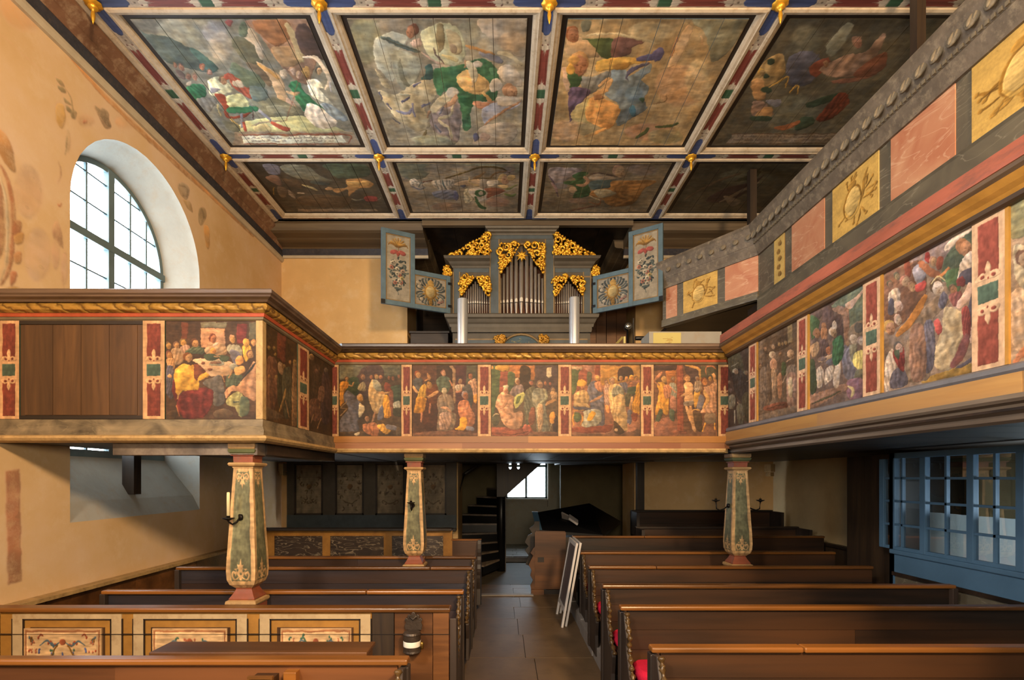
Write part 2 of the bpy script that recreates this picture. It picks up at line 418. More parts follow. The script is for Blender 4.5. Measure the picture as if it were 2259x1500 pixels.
# ---------------------------------------------------------------- the painted pictures (coordinates read on the flat boards, corner to corner)
PIC = {}
def painting(key, W, H, bg, quad, txt, age=.16, texts=()):
    cv = Canvas(W, H, bg, quad, age); cv.ops(txt)
    for x0, y0, x1, y1, h, c in texts: lettering(cv, x0, y0, x1, y1, h, c)
    PIC[key] = cv.image(key)
def lettering(cv, x0, y0, x1, y1, h, col):
    r = random.Random(int(x0+y1)); x = x0
    while x < x1:
        y = y0+(y1-y0)*(x-x0)/(x1-x0); k = r.random()
        if k < .12: x += h*.7; continue
        up = h*(.5 if k < .75 else .95)
        cv.stroke([x, y, x+h*.08, y-up], h*.28, col)
        if k > .45: cv.stroke([x, y-up*.95, x+h*.34, y-up*.5], h*.2, col)
        x += h*.42
painting('capture', 320, 370, '443322', [(187,272),(990,272),(990,1205),(190,1205)], '''
q 665 187 272 600 272 600 330 430 420 187 470
p 554 700 272 990 272 990 420 760 420;p 433 430 400 520 290 720 280 760 450 560 700 300 690
p 343 300 470 430 440 440 640 300 690
d b72 200 500 290 490 300 560 250 640 250 740 200 810 187 640
h b85 280 455 28 532;s b85 22 300 530 350 545 372 495
d 556 300 610 400 690 480 780 490 900 430 1010 430 1130 220 1190 193 1000 300 850 240 700
s a86 26 290 745 205 830;s a86 24 290 850 205 940;s a86 16 205 830 290 850
h b84 460 705 46 a86;p ba8 450 770 520 860 440 960
h a75 490 430 38 643;d 986 430 540 500 490 530 560 520 610 430 600
h a64 600 425 30 543;h b75 722 430 28 754;h a64 830 440 24 543;h a64 882 445 26 643;h a64 960 420 26 543
d b96 560 640 600 470 640 480 700 600 780 640 750 800 680 910 610 850
p 887 620 470 690 480 740 560 720 620 640 580;h b96 672 428 34 853
p 732 780 500 850 530 860 610 780 610;d c82 765 690 830 690 860 940 755 945;p 743 830 640 890 640 890 900 860 930
s b85 26 690 630 780 640 850 630
p 343 850 560 990 540 990 720 900 760 890 620;d 998 900 760 980 740 980 830 900 850;p 332 890 850 990 840 990 940 890 930
p 556 700 860 750 810 755 960 680 990
p 432 190 1150 990 1130 990 1205 190 1205
d a64 490 1050 560 1040 640 1020 700 1100 690 1190 600 1195 510 1130;h a75 545 975 42 321;s a75 26 610 1020 640 940 650 880
d b83 680 1060 760 1040 800 1100 860 1130 800 1180 700 1110;p 667 800 1060 920 1070 930 1130 800 1110
p cb9 380 1170 450 1150 440 1190 390 1195;p 543 940 1080 990 1110 990 1190 930 1180''')
painting('mocking', 350, 380, '4a2e20', [(207,185),(1240,185),(1240,1300),(210,1295)], '''
q 532 370 185 560 185 555 560 370 560;q 321 590 190 830 190 830 560 590 520
q 422 890 190 1060 190 1060 800 900 800;q 443 1060 190 1235 190 1235 520 1060 500;s 975 50 800 195 860 260 868 500 880 780
d 444 215 420 290 380 370 420 350 620 300 620 215 480;h b85 295 335 52 842;s b85 44 215 510 260 580 300 620
p 421 380 700 600 640 610 1180 400 1180
d c93 400 480 330 540 280 690 300 700 420 690 450 640 430 500;d c82 280 690 420 700 420 770 380 925 235 925 250 800
p 631 440 540 590 500 600 760 520 800 440 700;s b85 50 440 690 540 640 620 590;s a74 44 400 440 470 400 440 310;h b84 470 490 62 432
s b75 64 355 925 350 1080;s a64 60 490 780 480 940
h b86 700 310 52 854;d 454 580 440 650 360 760 370 820 470 760 620 640 600;s b75 46 790 420 840 520
d 765 640 660 740 640 850 700 870 860 840 920 900 960 880 1150 800 1220 640 1210 600 1190 610 980 600 760
d a87 660 930 800 920 830 1000 790 1180 650 1180 630 1050;h ba8 715 600 50 ba8;s b86 46 650 850 760 860 830 930
d b86 1090 450 1220 400 1235 640 1160 660 1110 540;h a64 1125 355 48 322
h a75 960 435 44 333;d 987 900 500 1020 480 1040 540 960 600 900 580;s b75 36 900 605 980 590 1010 540
p 444 1000 560 1110 490 1160 620 1150 850 1090 860;p c83 1170 660 1235 660 1235 780 1180 760
d a64 950 760 1080 740 1150 880 1200 1000 1180 1130 1080 1150 960 1010 930 860;h a64 1050 665 64 877;s b75 44 990 830 1050 870 1090 830
p d92 960 1020 1050 1000 1080 1090 1040 1200 960 1210 890 1190 960 1130;p 667 1070 1140 1180 1160 1180 1210 1070 1200
p 643 215 1250 700 1210 1240 1250 1240 1300 215 1300;e 421 480 1120 90 70''')
painting('high_priest', 350, 380, '554433', [(237,195),(1285,195),(1290,1310),(235,1300)], '''
q a63 500 195 920 195 920 430 850 430 500 360;p 321 690 290 700 220 770 200 840 230 855 320 850 600 700 600
q 433 925 195 1285 195 1285 600 925 600
p 453 237 260 380 280 370 600 330 750 270 960 237 960;q 843 375 290 500 280 495 580 360 620;p 453 500 310 610 340 570 560 500 580
p b83 300 250 330 197 510 197 500 290 460 275 430 290 350 275;p a73 237 200 280 250 237 260
e 443 300 1040 60 100;s ba8 14 260 1000 300 950 360 960
d 766 520 620 600 520 720 500 750 600 720 780 640 860 590 700;p bb6 600 690 740 620 740 740 640 860 600 840;p 563 640 690 700 670 680 760 620 790
h a75 660 450 50 b97
p 843 225 1160 700 1180 820 1120 880 1200 860 1290 225 1290;e a54 800 1190 70 75;s 632 16 240 1255 600 1270 820 1230
d b86 330 700 420 600 500 640 590 690 580 800 600 930 720 920 730 1110 640 1200 480 1160 400 1060 350 900 300 830
h b75 465 590 46 b97;e ba8 465 528 48 26;s a75 50 330 830 420 840 490 740
d 554 770 620 860 540 940 560 920 780 830 1100 780 1080 750 800;h a65 868 470 42 444
p 743 840 900 900 850 930 1000 900 1120 830 1100
d 776 900 580 1010 550 1110 590 1130 720 1090 800 1160 1230 1040 1250 960 1240 940 900 880 760;d a86 970 830 1050 820 1060 1000 1030 1250 980 1240
h b86 1000 495 56 765;s 997 46 1100 620 1100 720 1000 800;p ca8 945 1280 1020 1245 1015 1275
h a64 1085 470 32 433;h 954 1165 480 30 333;h 975 1210 585 44 544;d 975 1170 620 1270 620 1285 720 1200 740;s b85 46 1100 830 1150 780 1270 740
p 322 1230 1000 1285 1000 1285 1230 1210 1200;p c83 1170 950 1240 940 1230 1100 1170 1090;s 887 34 1200 1100 1160 1230
q ba8 1110 230 1190 230 1190 370 1150 395 1105 360;p 643 880 1240 1285 1250 1285 1310 860 1300''')
painting('judgement', 360, 380, '885540', [(250,195),(1335,195),(1335,1325),(250,1315)], '''
q a73 700 200 1335 200 1335 420 700 520;p 322 980 440 985 280 1050 225 1150 225 1215 290 1210 380 1100 420
p 453 250 250 380 250 360 480 300 620 260 640;p 843 380 280 500 300 480 480 400 560 320 600 350 470;p 443 500 310 570 330 540 480 490 520
p 965 420 200 560 220 600 300 500 300;q b97 250 220 410 220 410 280 370 260 330 280 300 255 250 270;q 732 620 195 690 195 690 480 620 480
d 556 520 500 620 440 740 600 760 780 770 1120 700 1180 580 1100 540 800 500 640;h b84 655 400 46 964;d b75 600 480 700 450 740 560 720 620 640 570
p 732 260 1180 800 1150 900 1130 800 1260 270 1250;p 643 820 1270 920 1140 1130 1260 1335 1200 1335 1320 260 1315 400 1270
p 445 290 840 500 850 560 900 480 940 290 880;d 998 440 930 560 890 700 910 720 1060 640 1150 420 1160 440 1000
p d92 560 920 630 950 600 1020 540 1075 490 1050;s c83 28 275 910 450 915;s c83 24 300 920 270 1040 290 1150;s c83 24 380 960 430 1040 380 1150
p 453 300 940 390 960 400 1050 330 1100 290 1050
d b96 300 650 380 600 480 610 520 690 510 820 360 850 290 830;s b96 56 310 820 430 820 530 860;s a75 44 540 780 640 730 740 660
h b75 425 545 52 532;p d93 335 490 360 440 440 430 480 480 460 530 360 540
h a75 800 470 40 754;d 976 770 520 840 520 840 820 780 820;p d84 780 830 840 850 850 960 800 930
h b74 1030 410 38 986;h b74 1120 410 32 c83;h b73 1200 400 42 d93;h a74 1270 410 38 543;d 556 1000 490 1120 480 1140 640 1080 620
p 343 1140 560 1290 540 1270 660 1150 660;h a64 1190 500 44 643;d 443 1100 640 1230 680 1200 830 1100 830
d b96 840 520 900 490 1000 500 1070 600 1090 760 1130 1050 1120 1240 1040 1200 920 1080 870 900 830 680;d 776 960 520 1050 560 1080 660 980 660 900 700 870 600
h b86 895 445 52 754;s ba7 12 850 410 920 385 975 440
d c82 1280 500 1330 520 1330 950 1230 940 1200 850 1250 700;s b85 50 1210 690 1190 800 1170 900;p 556 1140 910 1200 930 1190 1120 1130 1110;p 732 1200 970 1290 960 1270 1090 1200 1050
s b75 34 1150 1120 1135 1250;p 321 930 1080 1080 1250 960 1290 910 1200;e a86 950 1220 26 26''')
painting('scourging', 350, 380, '664433', [(222,288),(1065,290),(1050,1215),(222,1235)], '''
q 322 222 290 530 290 530 360 222 360;q a63 380 360 530 360 530 600 400 600;q 433 620 290 850 290 850 900 740 900;s b84 36 640 292 800 330 840 400 845 640
q 443 850 300 1060 300 1060 480 850 480
p 854 222 1060 500 980 535 1230 222 1235
h a75 490 475 30 554;d 887 430 540 520 540 530 700 460 780 440 640;p 965 450 700 520 740 520 900 440 860
d d93 260 540 340 520 380 580 420 650 420 760 410 940 350 940 310 860 270 950 240 940 270 760 290 640;d b75 350 580 420 560 460 620 440 710 370 730
h c95 362 490 44 c95;s b75 40 225 505 290 430 338 382;s b75 44 228 512 300 555;s b75 40 440 580 525 665
p 454 310 870 340 930 290 1040 240 1030;p 454 430 880 500 900 490 1030 440 1010;s a64 36 260 1040 240 1120
q 843 535 290 615 290 620 1180 535 1180;s a54 14 565 300 568 1160;p 743 490 1160 640 1150 640 1195 490 1195
p b83 770 620 840 620 820 760 770 860 750 740;p 667 830 680 890 720 860 860 790 870;h a75 800 470 30 876;d 876 770 510 850 510 850 620 770 640
p 432 740 920 850 940 850 1160 770 1100
p c96 630 530 700 515 750 560 740 660 750 770 640 780 640 640;h c96 668 470 48 964;s c96 40 740 580 690 650 585 700
s c96 50 655 830 680 920 740 1080 770 1170;s b85 44 712 820 720 940 742 1060;p 876 630 780 745 755 745 815 680 835 628 825
p 765 900 930 1020 920 1030 1040 900 1040
d b86 880 590 960 560 1040 500 1060 560 1040 700 1030 900 900 920 840 910 900 800 940 720;h b74 895 510 48 632;h b84 970 470 34 322
s c95 46 880 620 930 740 870 860;s b85 38 1045 530 1020 430 998 400;s a64 18 915 420 920 320 1000 305 1045 340;s b84 20 840 890 780 880 730 890
s d93 40 900 1040 860 1160;s d93 34 1020 1040 1020 1130''')
painting('last_supper', 440, 470, '443022', [(305,105),(1425,105),(1435,1310),(305,1305)], '''
q 632 490 120 580 120 560 330 500 330;q 622 1180 140 1310 140 1290 380 1180 380;q 554 1330 120 1425 120 1425 330 1330 330
q b86 735 190 1035 190 1035 430 735 430;q 665 725 120 1060 120 1040 185 740 185;s a75 8 770 240 780 330;s a75 8 840 230 990 240;s a75 8 990 280 1000 380;s a75 8 800 360 830 400
h b84 340 405 44 543;h b85 440 400 42 754;h b84 520 370 44 653
d a86 380 450 480 430 540 480 520 600 430 640 400 560;d 976 480 420 560 390 600 420 540 500
d 454 540 480 620 420 720 410 790 470 760 510 620 500;h b85 665 370 52 532
d a86 790 440 860 380 980 370 1050 420 1060 500 960 530 860 540 800 500;h a64 890 315 56 632;p cba 890 390 950 370 950 400 900 420
d 887 1060 400 1160 390 1230 420 1250 520 1180 560 1090 500;p 556 1100 460 1200 470 1260 620 1140 620;h c95 1130 330 46 b86
d c93 1250 400 1350 400 1370 500 1300 600 1260 500;h c94 1300 370 48 c94;h b85 1390 370 38 a74
p b97 640 590 740 560 1060 590 1140 650 1080 770 850 770 740 660;e 887 930 620 100 32;e 754 920 615 70 18;e 743 765 620 24 16;e 743 855 690 28 18
h c84 895 485 42 c83;p 343 780 520 880 510 960 550 900 590 800 580;p 343 970 520 1090 540 1060 600 980 590;s b85 26 900 545 980 540
p 887 1090 640 1180 620 1190 680 1100 700
h a74 350 520 48 743;d b85 320 560 400 560 420 660 380 690 320 640;d 445 310 680 400 680 400 1000 320 1020;e b85 350 780 30 26
d 555 760 860 960 770 1020 900 1040 1100 900 1140 880 960;s b85 26 990 760 1030 860
p 622 400 820 440 1000 430 1090 385 1000
d 622 500 980 620 940 760 920 880 950 890 1060 840 1200 760 1290 520 1290 430 1120
d c93 510 630 600 640 680 650 760 700 830 740 820 790 720 830 700 940 520 960 440 1010 420 880 400 780 430 680
p 632 650 640 740 660 810 720 730 760 690 830 660 800;h b85 585 550 60 742 .5;s b85 44 470 980 440 1060;s c93 60 700 820 780 780 825 745
d 454 1060 770 1180 740 1260 780 1200 890 1050 910;s b85 44 1080 800 1130 710;e c84 1215 580 54 58;p c95 1150 680 1260 650 1280 730 1180 760
d b86 1420 600 1430 1050 1340 1060 1260 1000 1130 960 1060 1050 1040 960 1120 890 1200 900 1280 760;p 333 1230 850 1300 730 1420 600 1400 650 1290 790;h b85 1350 508 52 643
d 885 1070 1050 1180 970 1280 1030 1300 1120 1240 1290 1160 1160 1070 1130;p 454 1240 1040 1330 1060 1340 1230 1230 1270;s 344 26 1140 1100 1220 1090
e 543 1020 1240 130 60;s 953 34 430 1130 470 1280;p 432 305 1240 430 1200 420 1305 305 1305''')
painting('dim_crowd', 260, 330, '443018', [(65,310),(365,500),(385,1220),(70,1165)], '''
q 632 185 400 265 440 262 660 185 610;d 643 75 640 180 640 190 1000 80 1100;d 332 190 740 240 720 250 1000 200 1020;d 443 240 740 320 720 320 1100 250 1100
d 864 330 690 375 690 380 1200 335 1180;p a86 195 650 240 660 240 750 200 730;s 974 22 215 1080 255 950 270 880;s 864 20 270 980 310 1130
h a84 105 520 20 643;h a84 150 520 18 643;h a84 165 580 18 532;h a85 250 680 20 643;h b85 305 645 18 532;h a84 345 645 18 643;h a74 110 770 20 532;h 974 175 770 20 532
p 543 80 1050 200 1090 260 1140 80 1150''')
painting('dim_scene', 260, 330, '3a2a16', [(475,570),(670,680),(680,1300),(490,1250)], '''
d 432 520 700 580 720 570 1000 510 980;d 433 590 760 650 780 660 1150 590 1150;h 864 505 620 24 a85;h 754 545 740 20 643;h 765 620 720 20 655
d 643 500 1000 570 990 580 1150 510 1150;p 754 570 870 610 880 600 1000 560 980;s 864 18 510 1190 530 1110;s 864 20 560 1230 590 1140;s 764 14 575 1060 570 1040''')
painting('crowning', 260, 350, '443a35', [(110,410),(280,320),(250,1140),(40,1180)], '''
p 554 110 420 200 380 220 560 130 560;d 333 130 560 200 520 260 650 240 900 150 800;h 987 160 540 26 aa9;s aa9 14 130 490 185 460
d 887 80 800 130 780 130 900 80 940;s aa9 26 120 960 110 1130;s 876 24 150 860 180 940;h 765 245 560 24 554;d 443 200 800 260 780 250 1100 180 1050
s 865 18 200 1040 180 1100;h 766 105 730 22 655;h 876 100 640 18 655;s a97 14 240 650 270 630;d 665 140 920 190 900 190 1120 140 1120''')
painting('showing', 340, 430, '665442', [(370,290),(785,80),(750,1030),(330,1120)], '''
p 543 440 300 690 180 690 330 440 420;q 875 675 130 725 105 720 300 670 320;p 765 380 320 420 300 410 500 380 520
h a86 440 370 22 754;h a85 580 320 20 543;h a85 612 315 20 543;h a85 650 305 20 654;h a86 520 350 24 765;h a86 380 545 26 643;h 975 590 420 20 643
d 765 370 600 440 580 430 900 355 1000;d 654 440 560 480 560 480 880 440 880;h b97 515 440 42 ba8;e b86 515 530 40 60
d a86 490 600 535 600 530 860 490 860;d a75 550 640 595 640 585 860 550 860;s b97 20 600 720 640 640;p 453 600 520 640 510 640 620 600 640
d 876 650 560 740 540 740 660 650 670;d 976 650 660 745 640 740 1000 645 1000;p ba8 660 690 700 680 700 850 660 855;h a86 700 430 44 a86;s b97 30 650 500 700 470
p 743 410 960 620 920 620 990 410 1010;s 432 14 420 990 620 945;p 765 340 1060 750 960 750 1030 335 1115''')
painting('washing', 380, 470, '6a5852', [(90,450),(650,175),(590,1250),(45,1350)], '''
p 676 300 380 640 190 640 560 480 600 460 400;p 544 210 420 300 380 330 480 400 460 410 760 330 700 230 560;p 655 90 460 210 410 200 480 110 520
p 865 430 430 480 400 470 740 420 760;p 976 310 410 380 380 450 420 470 480 410 470 350 440;p 765 480 590 630 520 620 700 480 760
p ca9 440 370 520 320 642 215 640 245 560 340 500 410;p 464 90 480 160 490 180 560 100 700;e 444 570 590 44 50
h a75 150 640 44 865;h a75 220 565 38 655;d a86 80 760 160 720 150 830 90 860;d a75 190 600 250 590 250 680 200 700;d 544 170 720 250 700 250 830 180 860
d 667 400 780 480 760 520 1060 430 1080 390 1000;h a86 450 740 26 865;h ba9 520 700 46 ba9;h ba9 590 720 42 877;d 776 470 760 540 750 520 900 470 900
d cb6 520 820 610 820 600 990 540 990 490 910;p 554 520 1000 600 990 590 1100 500 1090
p 756 430 1090 590 1080 590 1240 430 1260;p 865 45 1230 200 1180 400 1120 420 1180 240 1260 60 1340;s 443 18 60 1300 220 1240 360 1190;s ba7 30 430 1140 480 1180 460 1250
d ba9 130 980 180 950 200 1050 170 1140 120 1130;d ba9 220 980 290 950 300 1040 240 1110 200 1120;p 667 240 880 300 870 290 940 230 930;e a64 255 800 26 40
s b97 40 150 900 220 880 310 840;e 766 190 880 44 22;s cba 64 355 900 330 1020 310 1165;d 364 310 700 390 660 410 780 390 880 310 950 290 880 300 780
e cba 330 565 26 44;h b97 315 630 46 cba;p 343 60 920 110 900 120 1150 60 1200''')
painting('carrying', 460, 560, '887668', [(125,500),(815,165),(750,1225),(75,1385)], '''
p 877 320 400 800 180 800 300 560 420;p 454 640 330 812 185 800 340 700 480 560 570 570 440;s cba 48 590 345 700 235 805 180
p 754 130 520 300 440 400 420 440 640 300 820 200 900 115 880;p 843 280 430 320 420 330 520 290 530
d ba9 150 660 220 600 240 680 200 800 160 760;h b97 285 560 40 965;h b97 335 605 36 976;h 986 225 520 28 554;h 976 170 580 26 554;h ca9 225 745 40 ba9;h b86 145 905 52 b95;h ba9 215 845 38 ca9;p 556 150 700 190 690 180 800 140 800
p 99a 340 480 420 430 440 520 380 590;p 933 450 350 480 360 470 430 440 400;h a86 505 420 34 865;p 843 530 400 580 390 560 460 530 480
p 973 400 1270 760 1150 750 1225 400 1310;s a64 64 395 415 470 490 545 520;s b74 48 540 530 618 462
p b44 360 590 430 565 430 620 370 640;p 464 590 500 700 480 680 640 600 620
d 765 330 860 430 740 560 660 600 720 480 840 460 1050 440 1220 390 1290 260 1290 260 1060 300 940;s b73 54 195 965 330 830 435 660
d 556 400 900 470 860 480 1100 440 1220 390 1200;d 865 300 930 400 900 400 1240 290 1280
d a97 560 760 640 760 700 820 690 1000 620 1180 480 1200 480 1060 540 900;p a44 480 860 520 840 540 920 500 950
h cba 522 610 58 543;s cb8 12 475 585 530 528 585 560;d 556 560 640 600 680 560 760 520 740;h a75 640 620 34 654;d 744 610 660 690 640 700 720 630 740
h a75 740 325 62 964 .5;d cba 720 400 800 350 805 470 720 500 668 560;p 445 690 510 800 470 790 560 700 590;p 733 670 550 720 530 720 600 670 600
p 445 740 740 790 640 780 860 750 880;s ca9 60 772 570 740 660 665 755;d 733 690 780 740 760 750 900 720 1010 690 1000;s 744 64 722 950 670 1080 595 1188;p 445 620 1195 760 1105 750 1130 680 1185
s ca9 40 762 900 740 1020
d cba 100 1150 160 1060 180 1200 120 1360 80 1360;d 556 150 1230 230 1200 260 1320 130 1350;d 833 160 1080 240 1050 240 1220 190 1190;h ca9 205 1050 40 555;p 454 165 1080 205 1070 200 1140''')
painting('lamenting', 420, 460, 'a08468', [(1035,10),(2300,-660),(2300,919),(965,1180)], '''
p 775 1035 10 2300 -660 2300 -300 1035 250;d ba8 1030 320 1120 290 1250 420 1150 600 1040 560;h b97 1110 400 70 754;d b97 1000 640 1080 600 1200 700 1180 1000 1000 1080 980 760
d 766 1230 300 1400 200 1500 600 1300 900 1200 640;h b97 1340 160 80 643;d 843 1550 100 1800 0 1900 500 1600 700;h b86 1680 -60 90 543;d 556 1900 200 2200 100 2200 700 1950 760;s a64 60 980 1170 1200 960 1600 600''')
# ceiling
painting('ceiling_soldiers', 560, 500, '787870', [(75,85),(1690,85),(2160,1225),(975,1225)], '''
b aa9 500 200 180 120;b 99a 850 200 120 100;b a98 900 330 110 130;b 887 650 250 80 90
p 455 120 100 190 200 400 240 600 340 760 430 860 540 760 560 560 520 400 470 250 330;p 355 600 340 700 380 870 520 800 570 700 470;b 566 420 380 120 70
p 554 1010 260 1080 240 1200 320 1280 430 1230 500 1140 480 1020 340;p 654 1130 480 1230 500 1330 600 1390 660 1330 690 1240 600
p 865 1150 90 1690 90 1800 330 1700 640 1580 640 1440 500 1330 330 1230 200;p 853 1200 90 1500 90 1540 250 1400 320 1240 200;p 975 1360 340 1560 340 1620 480 1460 500
s 986 70 1500 120 1600 330 1640 480;p 433 1590 160 1680 130 1700 150 1840 430 1740 410 1650 400 1590 280;p ba9 1100 230 1190 170 1300 400 1250 430 1200 310;e 565 1110 180 44 70;p 944 940 100 1010 100 1000 150 960 140
p 565 1000 470 1100 520 1230 580 1290 680 1230 720 1100 690 980 590;p 665 1150 800 1420 800 1580 860 1640 960 1330 980 1230 900;p 776 1320 860 1560 880 1560 930 1340 930
p bb8 1100 1010 1640 960 1980 1080 1960 1115 1100 1115;p cb8 1180 1050 1300 1030 1330 1100 1180 1100;s 987 14 1150 1050 1300 1010 1480 1000
h a76 540 520 30 655;h a76 590 595 30 765;h a76 650 595 32 876;h b75 725 515 30 843;h a76 480 500 26 654;h a76 790 565 28 643;p 655 470 540 540 560 560 620 500 600
d 264 570 690 700 660 755 740 720 800 640 820 580 740;d 777 660 810 760 790 850 820 780 920 720 880;p cba 555 650 620 640 610 680 560 670
d cca 770 640 880 610 990 690 980 740 900 770 800 770 770 700;p 778 790 705 890 720 800 748;h b86 915 640 40 654;e a43 965 600 50 28
d 943 960 590 1060 620 1110 690 1150 700 1170 800 1080 760 1000 690;p ba9 1000 640 1080 640 1100 690 1020 690
p 832 820 760 940 790 960 960 1150 920 1100 970 940 975 900 880;d bb8 930 780 1090 770 1140 880 960 880;p 264 950 880 1160 870 1220 880 1180 920 960 930
p 566 1150 690 1280 700 1310 780 1230 830 1170 800;s 778 60 1060 930 1070 1060;s a43 54 1080 1010 1100 1110;s 778 54 1220 900 1335 1000;s a43 38 1330 1010 1430 1060 1505 1080;s 433 26 1175 910 1180 990
s ba7 40 850 850 880 960;s b95 34 970 980 1050 1070;p 665 890 1010 1000 1020 1050 1090 950 1090
p b97 1210 460 1300 500 1430 600 1500 780 1570 870 1500 840 1400 790 1360 660 1290 560;s c95 34 1220 480 1330 550 1420 620;p a87 1500 790 1570 860 1480 830
h cba 1465 575 44 cba;h ca9 1550 550 36 b86;h ca9 1605 585 34 b97;h c95 1680 560 44 c95
s cba 40 1650 430 1760 430 1840 520 1880 640 1840 720;h b97 1795 550 38 333;s 99a 30 1880 640 1900 740
d 264 1500 660 1590 640 1640 720 1740 820 1845 915 1700 860 1650 915 1580 820 1540 740;d dcb 1660 860 1730 840 1840 920 1945 1010 1900 1060 1760 1060 1660 960
d ddc 1680 620 1780 630 1830 700 1800 720 1925 870 1820 830 1730 780 1690 720;d 789 1790 840 1910 860 2035 970 2010 1000 1900 970 1820 900;s b97 26 1480 730 1560 750 1610 735;s 843 10 1620 560 1480 1000
q 876 1000 1100 2090 1100 2160 1225 975 1225;q ccb 1060 1140 1985 1138 2030 1200 1075 1206;s 843 13 1040 1130 1990 1127 2045 1212;s 843 13 1080 1212 2045 1212''',
 texts=[(1110,1168,1940,1164,24,'433'), (1150,1194,1480,1192,22,'433'), (1560,1192,1910,1190,22,'433')])
painting('ceiling_lute', 560, 520, '948a78', [(115,100),(1955,98),(1890,1395),(535,1398)], '''
b 886 300 300 160 250;b a98 600 150 200 60;b 887 1350 250 120 130;p a98 1480 100 1955 100 1945 480 1700 380 1520 250;b b97 1800 330 140 100
p bba 380 350 430 280 560 220 680 240 740 290 640 420 560 560 600 700 560 740 470 640 400 540;p 998 560 450 700 430 870 520 830 700 760 800 660 800 600 700;p 776 650 500 700 700 760 780 680 760 620 620
p ba8 390 600 500 720 560 800 480 780
p bb9 870 240 950 170 1080 130 1220 170 1300 280 1330 440 1260 560 1120 560 980 500 900 380;p 875 1020 170 1100 160 1090 400 1040 420;p a97 1120 200 1250 250 1290 420 1180 440;p 876 1160 330 1230 380 1220 440 1170 430
s 566 50 440 275 600 330 720 390 850 425;s 443 10 460 285 640 350 860 425;s b98 20 870 430 1000 520 1110 560
h b75 780 220 66 743 -.4;d b98 760 330 850 290 870 370 790 380;s 655 8 690 380 740 330
p a98 980 560 1130 560 1160 600 1080 630 1000 610;s 544 14 1000 390 1030 470 1100 550;s ba7 40 1080 470 1180 500 1250 520
s 778 70 1470 440 1600 490 1700 545;s a74 34 1330 360 1450 410 1620 460;s ba8 50 1640 430 1780 470 1900 560
d ba8 430 830 600 860 780 760 960 700 1010 760 1010 900 900 1000 960 1180 820 1250 660 1160 560 1060 460 930
s 557 38 430 850 460 930;s 557 40 510 960 560 1030;s 446 50 660 955 750 895;s 557 40 780 780 860 740;s 779 30 610 1040 720 1060 780 1000;s 556 32 560 1110 640 1170;s 779 44 770 960 790 1100;s 668 38 860 990 950 955;s 998 40 640 860 760 880
p 355 910 580 970 570 1000 700 860 710 900 660
d 877 960 1000 1100 950 1240 940 1270 1080 1250 1290 1200 1370 1120 1300 980 1230;s ba8 30 1200 960 1160 1080 1040 1130 1150 1220 1170 1330;s 667 44 1100 980 1050 1080;s 667 36 1000 1180 1060 1260
d 364 1000 620 1130 580 1290 560 1400 520 1480 500 1570 540 1650 640 1660 740 1640 900 1560 940 1400 950 1370 1080 1380 1200 1300 1240 1270 1050 1230 880 1100 830 1050 880 1010 800
p 253 1250 880 1400 930 1380 1000 1290 960;p 475 1560 600 1620 600 1620 660 1570 650
s cb9 100 1190 840 1080 930 960 1050;e cba 1180 845 72 52;s b86 60 1230 860 1200 930 1100 1000;s b86 50 950 1030 920 1110;s 876 14 960 1080 920 1220;s 764 34 920 1230 870 1320 790 1330
p ba9 1650 620 1760 560 1880 650 1890 780 1760 760 1680 700
s b75 70 1395 955 1500 985 1580 970;e da6 1400 750 175 112 25;e c95 1395 750 130 80 25;e da6 1400 745 150 90 25;s c95 64 1500 850 1590 940;s b75 44 1550 930 1650 965
s cb9 84 1330 530 1390 620 1412 745;s b86 40 1320 515 1312 600;e cba 1440 560 52 36;s b97 30 1400 700 1390 790
p cba 1565 730 1640 700 1705 780 1620 845 1565 820;h b86 1785 830 74 a75 .6 .2
p 99a 1500 1020 1720 920 1890 900 1850 1000 1650 1080 1520 1180;p ba9 1640 900 1890 890 1860 960 1700 1000;s a75 24 1480 1220 1600 1110 1885 940
p a98 1500 1190 1800 1160 1850 1300 1700 1390 1400 1380;e a87 1520 1310 56 40;e 557 1420 1310 34 44;p 887 820 1350 1000 1310 1200 1360 1150 1395 800 1395;b bb9 950 1330 200 40''')
